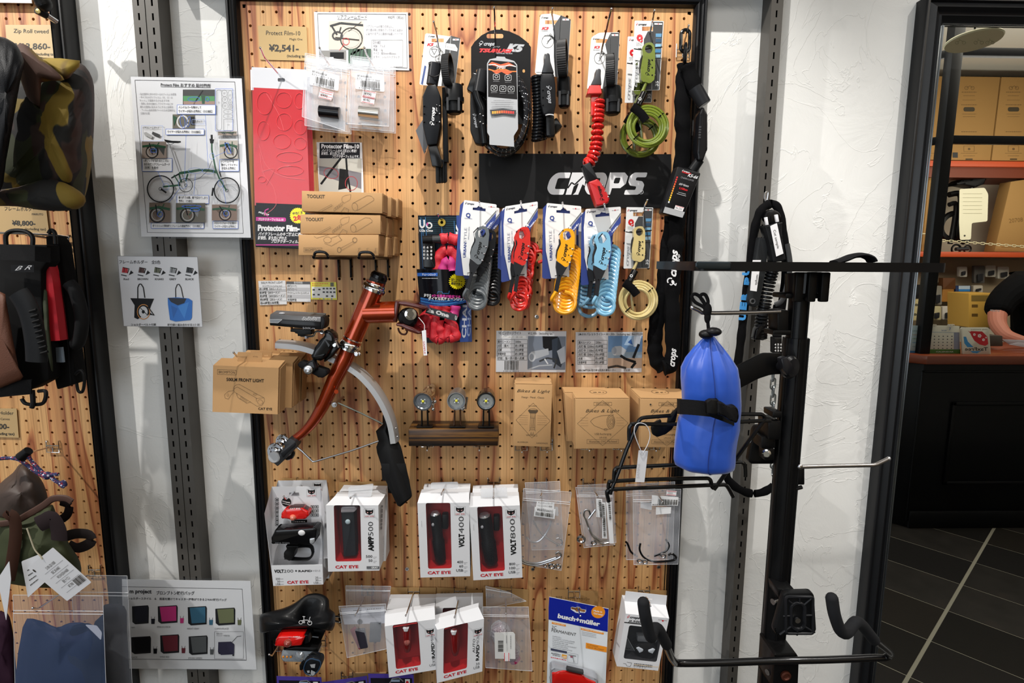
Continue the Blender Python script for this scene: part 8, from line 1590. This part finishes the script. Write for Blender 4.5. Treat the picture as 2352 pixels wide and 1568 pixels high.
b=MB(); b.box((xc,cy-.002,0),(xc+2.6,cy+.016,.10),BKP,.004); b.build('plinth',t)
o=Vector((2.206,2*MY-.896,0)); d=Vector((.683,-.589,0)).normalized(); e=Vector((-.589,-.683,0)).normalized(); T_=.3
tm=[TILE,C('#1d1b19',.42),C('#24201c',.45),C('#201e1d',.4)]; me0={}
for m_i,m in enumerate(tm):
 b=MB(); g=.0028; gw=.007; b.prism([(d*g+e*gw),(d*(T_-g)+e*gw),(d*(T_-g)+e*(.6-gw)),(d*g+e*(.6-gw))],(0,0,-.0011),m,0); ob=b.build('floor_tile',fl); me0[m_i]=ob.data; bpy.data.objects.remove(ob)
r=random.Random(3); cnt=0
for i in range(-20,22):
 for j in range(-10,10):
  q=o+d*(T_*i)+e*(.6*j); c=q+d*.15+e*.3
  if-1.3<c.x<5.3 and-2.3<c.y<.15:
   ob=bpy.data.objects.new('floor_tile',me0[r.randrange(4)]); col.objects.link(ob); ob.parent=fl; ob.location=q; cnt+=1
t=thing('post_rail_screen','black steel post and rail partition rising from the counter','screen',(xc+.05,cy-.06,zc)); pw=.028; px_=ma(2118,790,fd+.06).x; py_=cy-.06
b=MB(); b.box((px_-pw,py_-pw,zc),(px_+pw,py_+pw,2.94),BKP,.002); b.build('post',t)
for z,nm in((ma(2260,121,fd+.06).z,'rail'),(ma(2260,322,fd+.06).z,'rail')):b=MB(); b.box((px_,py_-.018,z-.02),(px_+2.4,py_+.018,z+.02),BKP,.002); b.build('rail',t); b=MB(); b.prism([(px_,py_-.018,z-.02),(px_,py_+.018,z-.02),(px_,py_+.018,z+.02),(px_,py_-.018,z+.02)],(-.5,-.75,0),BKP,.002); b.build('side_rail',t)
t=thing('round_hanging_sign','round cream hanging sign printed with small folding bicycles','sign',ma(2236,93,1.6)); c=ma(2236,93,1.6)
b=MB(); n_=Vector((0,.20,1)).normalized(); b.lathe(c,(0,.12,-1),[(-.006,.108),(0,.112),(.006,.108)],C('#cfc9a8',.6),40); b.build('disc',t); b=MB(); b.tube([c,(c.x,c.y,2.95)],.004,BKP,6); b.build('suspension_rod',t)
p=PR(PM(1.6-.03)); G5=C('#8d8a70')
for i,x in enumerate((2202,2245,2272)):p.ell(x-4,98,4,3.4,G5,.9,n=10); p.ell(x+12-i*2,98,4,3.4,G5,.9,n=10); p.line([(x-4,97),(x+4,92),(x+12-i*2,97)],.9,G5); p.line([(x+2,92),(x+1,87)],.9,G5)
p.build(t,'bicycle_marks')
BW=3.55; wb=2*MY-BW
struct(MB().box((1.2,wb-.1,0),(6.6,wb,3.0),C('#c9bfab',.85)).build('wall_back_shop'))
SD=3.15
def shelf(y0,y1,lbl):
 a,c=ma(2200,y0,SD),ma(2200,y1,SD); tag(MB().box((ma(2060,y0,SD).x-.3,2*MY-BW,c.z),(6.0,2*MY-SD,a.z),SHW,.003).build('wall_shelf'),lbl,'shelf')
shelf(369,382,'reddish wooden shelf under the tall cartons, seen in the mirror'); shelf(578,590,'reddish wooden shelf carrying the bicycle, seen in the mirror')
tag(MB().box((ma(2060,380,SD).x-.3,2*MY-BW,ma(2200,406,SD).z),(6.0,2*MY-SD-.03,ma(2200,382,SD).z),C('#6b2c12',.5)).build('shelf_apron'),'dark wooden apron under the upper shelf','shelf')
tag(MB().box((ma(2158,395,SD).x,2*MY-BW+.01,ma(2200,578,SD).z),(ma(2170,395,SD).x,2*MY-SD-.02,ma(2200,403,SD).z),C('#7a4a26',.6)).build('shelf_divider'),'wooden upright divider between the two shelves','shelf')
KB=C('#9a7440',.8)
for i,(x0,x1)in enumerate(((2086,2180-12),(2196-22,2278),(2281,2375),(2377,2470))):
 t=thing('bicycle_carton','tall brown bicycle carton on the top shelf, %s'%('beside the black mirror edge, mostly hidden','first right of the black post','second right of the black post','last one at the picture border')[i],'box',ma((x0+x1)/2,368,SD+.04),'bicycle cartons on the top shelf'); D=SD+.04
 X0,X1=ma(x0,340,D).x,ma(x1,340,D).x; za,zb_=ma(2250,368,D).z,ma(2250,176,D).z; b=MB(); b.box((X0,2*MY-D-.3,za),(X1,2*MY-D,zb_),KB,.003); b.build('carton',t)
 p=PR(PM(D)); IK=C('#5f4522',.7); cx=(x0+x1)/2
 for y,w_,h in((212,34,3),(220,26,2),(230,30,1.6),(241,36,3),(262,32,2),(268,28,2),(303,36,3),(352,38,2),(358,26,2)):p.greek(cx-w_/2,y,w_,h,IK)
 p.poly(rr(cx-13,246,cx+13,256,4,3),C('#3f3524')); p.ell(cx-6,202,4,4,IK,.8,n=10); p.ell(cx+8,202,4,4,IK,.8,n=10); p.line([(cx-6,202),(cx+2,197),(cx+8,202)],.8,IK); p.box(cx-12,335,cx+12,348,.6,IK); p.ell(cx,342,3,2.6,IK)
 if i==1:p.rect(2188,350,2200,362,C('#2a2a2a'))
 p.rect(cx-8,364,cx+8,367,C('#3a2a14')); p.build(t,'print')
t=thing('folded_bicycle','dark folded bicycle with black saddle and paper sheet on the middle shelf','bicycle',ma(2200,578,SD+.1)); D=SD+.08
b=MB(); b.prism([ma(x,y,D)for x,y in rq([(2198,421),(2212,412),(2232,411),(2250,407),(2268,408),(2262,422),(2244,430),(2214,424),(2200,424)],3)],(0,-.12,0),BLK,.012); b.build('saddle',t)
b=MB(); b.tube([ma(2232,428,D+.04),ma(2222,560,D+.04)],.016,C('#2a2a2c',.4),10); b.build('seat_post',t); b=MB(); b.tube(spl([ma(x,y,D+.05)for x,y in((2180,447),(2205,446),(2206,480),(2198,540),(2215,556))],4),.022,BLK,10); b.tube(spl([ma(x,y,D+.05)for x,y in((2180,470),(2196,470),(2190,520),(2182,560))],4),.018,C('#1c1c1e',.4),10); b.build('frame_tubes',t)
for x,y,R in((2190,520,.10),(2196,572,.035),(2222,572,.028)):b=MB(); ring(b,ma(x,y,D+.06),R,R*.22,BLK,(0,1,0),24); b.build('wheel',t)
b=MB(); b.tube([ma(2195,572,D+.05),ma(2224,571,D+.05)],.014,C('#2a2b2e',.4),10); b.build('axle',t)
sheet(t,'paper_sheet',rq([(2204,434),(2262,431),(2270,446),(2268,508),(2232,512),(2230,550),(2205,551),(2203,512)],4),PM(D-.04),C('#dcd6bc',.7),.002); p=PR(PM(D-.042)); [p.greek(2212,445+i*9,44,2,C('#a8a38a'))for i in range(6)]; p.ell(2216,541,2,2,INKC); p.build(t,'print')
t=thing('leaning_carton','brown carton leaning at a slant on the middle shelf near the picture border','box',ma(2330,578,SD+.05)); D=SD+.05; mslab(t,'carton',[(2322,417),(2400,405),(2400,578),(2284,578)],D,.10,KB,.004); p=PR(PM(D)); p.text('20708',2318,512,10,C('#6b4a1c'),-6,w=32,mirror=False); [p.greek(2300,568+i*4,44,3,C('#6b4a1c'))for i in range(1)]; p.build(t,'print')
for i,x in enumerate((2110,2124)):tag(MB().box((ma(x-8,500,SD+.1).x,2*MY-SD-.35,ma(2200,578,SD+.1).z),(ma(x+5,500,SD+.1).x,2*MY-SD-.06,ma(2200,400+i*4,SD+.1).z),KB,.003).build('flat_carton'),'narrow brown carton standing on edge behind the post, %s'%('nearer the mirror frame','further from the mirror frame')[i],'box','narrow cartons on the middle shelf')
t=thing('plastic_chain','white plastic chain stretched across the middle shelf','chain',ma(2250,562,SD-.04)); D=SD-.04
for i in range(30):
 x=2104+i*9; y=537 if x<2140 else 551+(x-2150)*.075; c=ma(x,y,D); b=MB(); link(b,c,(1,0,-.08),((0,1,.2),(0,.3,1))[i%2],.016,.0075,.0026,C('#dcd3ae',.5)); b.build('chain_link',t)
D=3.4; r=random.Random(8)
def good(nm,lbl,x0,y0,x1,y1,c,cat,D=3.4,th=.05,grp=None,fn=None,sk=0):
 t=thing(nm,lbl,cat,ma((x0+x1)/2,y1,D),grp); mslab(t,'body',rq([(x0,y0),(x1,y0),(x1-sk,y1),(x0-sk,y1)],2),D,th,C(c,.6),.003)
 if fn:p=PR(PM(D)); fn(p); p.build(t,'print')
good('carton','small brown carton standing on a lighter one below the middle shelf',2166,638,2195,664,'#6b3f1c','box'); good('carton','lighter orange carton under the small brown one',2166,664,2192,693,'#a8702a','box',sk=4)
def bl(p):p.rect(2202,656,2228,664,C('#c9d8e6')); p.rect(2202,664,2228,669,C('#2f7fc4')); p.rect(2202,670,2226,687,C('#cfc8b8')); p.ell(2214,680,6,6,C('#2a2620'))
good('blue_packet','dark blue hang packet with white panel on the back wall',2195,656,2230,688,'#16305f','packet',fn=bl)
def yb(p):
 p.rect(2231,678,2275,692,C('#7d6430'))
 for i in range(2):p.rect(2232,699+i*21,2246,706+i*21,C('#6b4f24'))
good('drawer_cabinet','yellow small drawer cabinet beside the person in black',2225,673,2285,752,'#c99c45','cabinet',D=2.9,th=.2,fn=yb)
good('black_box','black product box on the back wall beside the mirror frame',2098,654,2128,685,'#1f2022','box')
def hj(p):[p.ell(x,y,4,3,C('#5f5a48'))for x,y in((2105,700),(2115,712),(2102,722))]
good('clear_packet','pale see-through packet beside the mirror frame above the counter',2094,687,2124,736,'#c9b98a','packet',fn=hj)
for i,(x0,y0,x1,y1,c_)in enumerate(((2204,612,2222,636,'#cfcac0'),(2238,610,2262,650,'#5b5754'),(2264,609,2288,636,'#c4beb2'),(2292,612,2318,640,'#cac4b8'),(2144,656,2164,700,'#8d867a'),(2140,703,2162,735,'#cdbf94'),(2165,703,2187,734,'#d9d0c6'),(2193,692,2225,745,'#5a473c'),(2236,655,2258,672,'#cfc4b4'))):
 t=thing('hanging_packet','small %s packet on the back wall, %s'%(('white','grey','whitish','pale','silvery','cream','pinkish','dark brown','beige')[i],('first under the middle shelf','dark one under the middle shelf','left of the person\'s head height','behind the person\'s shoulder','beside the black post','low beside the black post','above the calendar','between calendar and yellow cabinet','above the yellow cabinet')[i]),'packet',ma(x0,y1,3.4),'packets on the back wall'); mslab(t,'packet',rq([(x0,y0),(x1,y0),(x1,y1),(x0,y1)],3),3.4,.03,C(c_,.5),.004)
 mslab(t,'black_part',rq([((x0*2+x1)/3,(y0+y1)/2),(x1-3,(y0+y1)/2-2),(x1-4,y1-5),((x0*2+x1)/3,y1-3)],2),3.38,.01,C('#26262a',.4),.002)
tag(MB().box((ma(2300,700,BW-.02).x-1.2,2*MY-BW+.005,ma(2200,750,BW).z),(6,2*MY-BW+.02,ma(2200,594,BW).z),C('#a89478',.7)).build('back_panel'),'tan slatted panel behind the small packets on the back wall','panel')
D=fd+.05
t=thing('desk_calendar','white spiral desk calendar with green foot standing on the counter','calendar',ma(2165,812,D)); pm=PM(D); mslab(t,'base',[(2131,747),(2204,749),(2206,813),(2130,811)],D,.01,C('#d6d3c4',.5),.001); p=PR(pm); p.rect(2130,802,2206,812,C('#3f6b24')); p.text('7',2180,758,6,C('#3a6bb5'),w=4); p.text('2026',2162,760,3,C('#3a6bb5'),w=12); p.line([(2134,762),(2203,764)],.7,C('#7fa0c4'))
for i in range(5):
 for j in range(7):p.rect(2135+j*10-i*.3,771+i*7,2138+j*10-i*.3,773+i*7,C('#55565a' if j<6 else '#b5727a'))
p.rect(2191,763,2204,802,C('#8d93a8')); p.text('CALENDAR',2150,809,3,WCARD,w=40); p.build(t,'print'); b=MB()
for i in range(10):ring(b,ma(2137+i*3+(i>4)*26,747,D-.004),.006,.0012,C('#e6e2d6',.4),(1,0,0),8)
b.build('spiral_binding',t)
t=thing('tax_free_sign','white tax free sign with red and blue emblem standing on the counter','sign',ma(2240,815,D-.02)); pm=PM(D-.02); mslab(t,'panel',rq([(2207,752),(2272,752),(2276,815),(2211,815)],5),D-.02,.008,C('#dcd8c8',.4),.001)
p=PR(pm); RR=C('#c8202c',.4); p.poly([(2223,759),(2228,762),(2230,760),(2256,761),(2268,773),(2270,790),(2263,794),(2250,791),(2238,782),(2231,770),(2229,765)],RR); p.poly([(2213,773),(2219,773),(2223,784),(2236,797),(2222,797),(2215,788)],C('#3f93d0')); p.poly([(2228,806),(2254,806),(2244,811),(2234,810)],C('#3f93d0'))
for x,y,s_ in((2238,768,3.6),(2250,771,5),(2259,780,3.8),(2265,775,2.2)):
 for k in range(5):g=k*1.2566; p.ell(x+s_*.55*math.cos(g),y+s_*.55*math.sin(g),s_*.42,s_*.36,C('#f0e8e6'),n=6)
p.text('TaxFree',2269,805,8,INKC,0,w=53,bold=.02,mirror=True); p.text('Only travelers',2268,757.5,3,C('#77706a'),0,w=38,mirror=True); p.build(t,'lettering')
t=thing('leaflet','pale blue leaflet standing on the counter beside the mirror frame','leaflet',ma(2100,811,fd-.0)); mslab(t,'card',[(2092,747),(2117,748),(2110,812),(2086,810)],D+.02,.004,C('#b9cfd6',.5),.001); p=PR(PM(D+.02)); p.poly([(2086,805),(2111,806),(2110,812),(2086,810)],C('#3f86c0')); [p.greek(2096,760+i*9,14,3,C(('#77909a','#c98a5a','#6b9a5a','#3f86c0','#77909a')[i]))for i in range(5)]; p.build(t,'print')
t=thing('card_reader','grey flat device on the counter behind the tax free sign','device',ma(2290,793,D+.2)); mslab(t,'body',[(2270,770),(2303,771),(2304,795),(2274,795)],D+.15,.12,C('#4b463e',.6),.004)
t=thing('paper_stack','loose white papers lying on the counter before the person','paper',ma(2330,797,D+.1)); zt=zc+.002
for i,L in enumerate(([(2302,779),(2380,782),(2380,798),(2318,791)],[(2318,791),(2340,786),(2400,796),(2400,806)])):mslab(t,'sheet',L,D+.22-i*.1,.003,C('#cdccd6',.6),.0005)
t=thing('person','person in a black short sleeved T-shirt leaning over the counter','person',ma(2340,800,2.62))
SK=C('#b5705a',.6); D=2.62
def pt(x,y,d=0):return ma(x,y,D+d)
J=[(pt(2395,655),.085),(pt(2395,700),.13),(pt(2395,770),.15),(pt(2395,850,.05),.15),(pt(2335,655,-.02),.085),(pt(2292,700,-.05),.062),(pt(2290,745,-.12),.052),(pt(2310,772,-.20),.045),(pt(2355,786,-.28),.036),(pt(2395,792,-.33),.031),(pt(2450,655,.02),.085),(pt(2495,720,-.05),.06),(pt(2490,770,-.15),.048),(pt(2440,795,-.3),.034),(pt(2397,612),.055),(pt(2402,575),.056)]
E_=[(0,1),(1,2),(2,3),(0,4),(4,5),(5,6),(6,7),(7,8),(8,9),(0,10),(10,11),(11,12),(12,13),(0,14),(14,15)]
def skin(nm,J,E_,mt,root):
 m=bpy.data.meshes.new(nm); m.from_pydata([j[0]-t.location for j in J],E_,[]); ob=bpy.data.objects.new(nm,m); col.objects.link(ob); ob.parent=t; ob.modifiers.new('skin','SKIN')
 for i,j in enumerate(J):m.skin_vertices[0].data[i].radius=(j[1],j[1]); m.skin_vertices[0].data[i].use_root=i==root
 ss=ob.modifiers.new('sub','SUBSURF'); ss.levels=2; ss.render_levels=2; m.materials.append(mt)
skin('body',J,E_,SK,2); og=t.location.copy(); SH=C('#070709',.9,spec=.1)
sh=[(p_,max(r_*1.16+.012,(.15,.175,.17,.17,0,0)[i]))for i,(p_,r_)in enumerate(J[:6])]+[(J[5][0].lerp(J[6][0],.6),.082)]+[(p_,r_*1.16+.012)for p_,r_ in J[10:12]]+[(J[0][0].lerp(J[14][0],.45),.10)]
skin('t_shirt',sh,[(0,1),(1,2),(2,3),(0,4),(4,5),(5,6),(0,7),(7,8),(0,9)],SH,2)
hip=og+V((.25,-.02,0)); b2=MB()
for sg in(-1,1):b2.tube(spl([V((pt(2395,800).x+sg*.09,pt(2395,800).y,.98)),V((pt(2395,800).x+sg*.10,pt(2395,800).y-.02,.5)),V((pt(2395,800).x+sg*.11,pt(2395,800).y-.01,.06))],5),[.115,.112,.105,.1,.094,.088,.082,.076,.072,.068,.066],C('#15161c',.8),14); b2.box((pt(2395,800).x+sg*.11-.045,pt(2395,800).y-.1,0),(pt(2395,800).x+sg*.11+.045,pt(2395,800).y+.16,.08),BLK,.02)
b2.build('trousers',t)
b=MB(); hc=pt(2405,540); b.ball(hc,(.078,.095,.115),SK,18,14); b.ball(hc+V((0,.096,-.018)),(.012,.018,.022),SK,8,6); b.build('head',t); MB().ball(hc+V((0,-.022,.026)),(.088,.098,.108),C('#17130f',.8),18,12).build('hair',t)
for sg in(-1,1):
 MB().ball(hc+V((sg*.030,.086,.004)),(.012,.008,.007),WHITE,10,6).build('eye',t); MB().ball(hc+V((sg*.030,.0925,.004)),(.006,.004,.006),INK,8,6).build('pupil',t); MB().ball(hc+V((sg*.080,.0,-.005)),(.010,.020,.030),SK,8,6).build('ear',t)
MB().ball(hc+V((0,.090,-.052)),(.024,.008,.007),C('#8a4238',.5),10,6).build('mouth',t)
p=PR(PM(D-.24)); p.text('STAFF',2296,716,4.4,C('#b9b9bc'),3,w=22,mirror=True,bold=.03); p.build(t,'sleeve_lettering')
hp=pt(2400,793,-.335)
for k in range(5):
 b=MB(); L=(.05,.075,.08,.075,.06)[k]; s0=hp+V((.02+(.0 if k else-.01),.02-k*.018+.02,-.005)); b.tube(spl([s0,s0+V((L*.4,.01*(2-k),.006)),s0+V((L*.75,.012*(2-k),-.002)),s0+V((L,.012*(2-k),-.014))],3),[.0095]*4+[.0085]*3+[.008,.0075,.006],SK,8); b.build('finger' if k else 'thumb',t)
MB().ball(hp,(.035,.042,.016),SK,12,8).build('palm',t)
# ================================================================ PRINT BELONGS TO THE SHEET IT IS ON
HOST={'print':('hang_card','card','paper_sheet','backing_card','carton','back_panel','panel','film','body','base','sheet','wrap_band','info_tag','paper','disc'),
'lettering':('lock_body','card','barcode_sticker','paper_tag','sample_tag','woven_label','panel','paper_strip','red_light','lamp_body','red_lens','hang_card','sticker'),
'code_dials':('lock_body','combination_body'),'code_dial_dots':('lock_body',),'code_dial':('lock_body',),'dial_numbers':('combination_body',),'boot_emblem':('cable_boot',),'rubber_grip':('lock_body',),
'front_print':('front_panel',),'side_print':('carton',),'top_print':('carton',),'grey_band':('carton',),'handwriting':('paper',),'emblem':('saddle_shell','housing'),'inner_bezel':('housing',),'lens':('housing','torch'),'led':('housing',),
'switch':('lamp_body','torch','lamp'),'pad_ribs':('support_pad',),'tray_lip':('tool_tray',),'rivets':('mudguard',),'zip_seal':('clear_bag',),'end_flap':('carton',),'side_flap':('carton',),'lid_flap':('carton',),'window_film':('carton',),
'embossed_outlines':('red_film',),'grip_slots':('moulded_handle',),'steel_strands':('coiled_cable',),'power_button':('lamp_body',),'side_window':('lamp_body',),'bicycle_marks':('disc',),'sleeve_lettering':('t_shirt',),'hair':('head',),'side_seam':('nylon_body',)}
base=lambda o:re.sub(r'\.\d+$','',o.name)
for o in[x for x in bpy.data.objects if x.parent is not None and x.parent.parent is None and x.parent.type=='EMPTY']:
 for h in HOST.get(base(o),()):
  c=[k for k in o.parent.children if k is not o and base(k)==h and k.location.length<1e-9 and k.type=='MESH']
  if c:o.parent=c[-1]if base(o)=='lettering' else c[0]; break
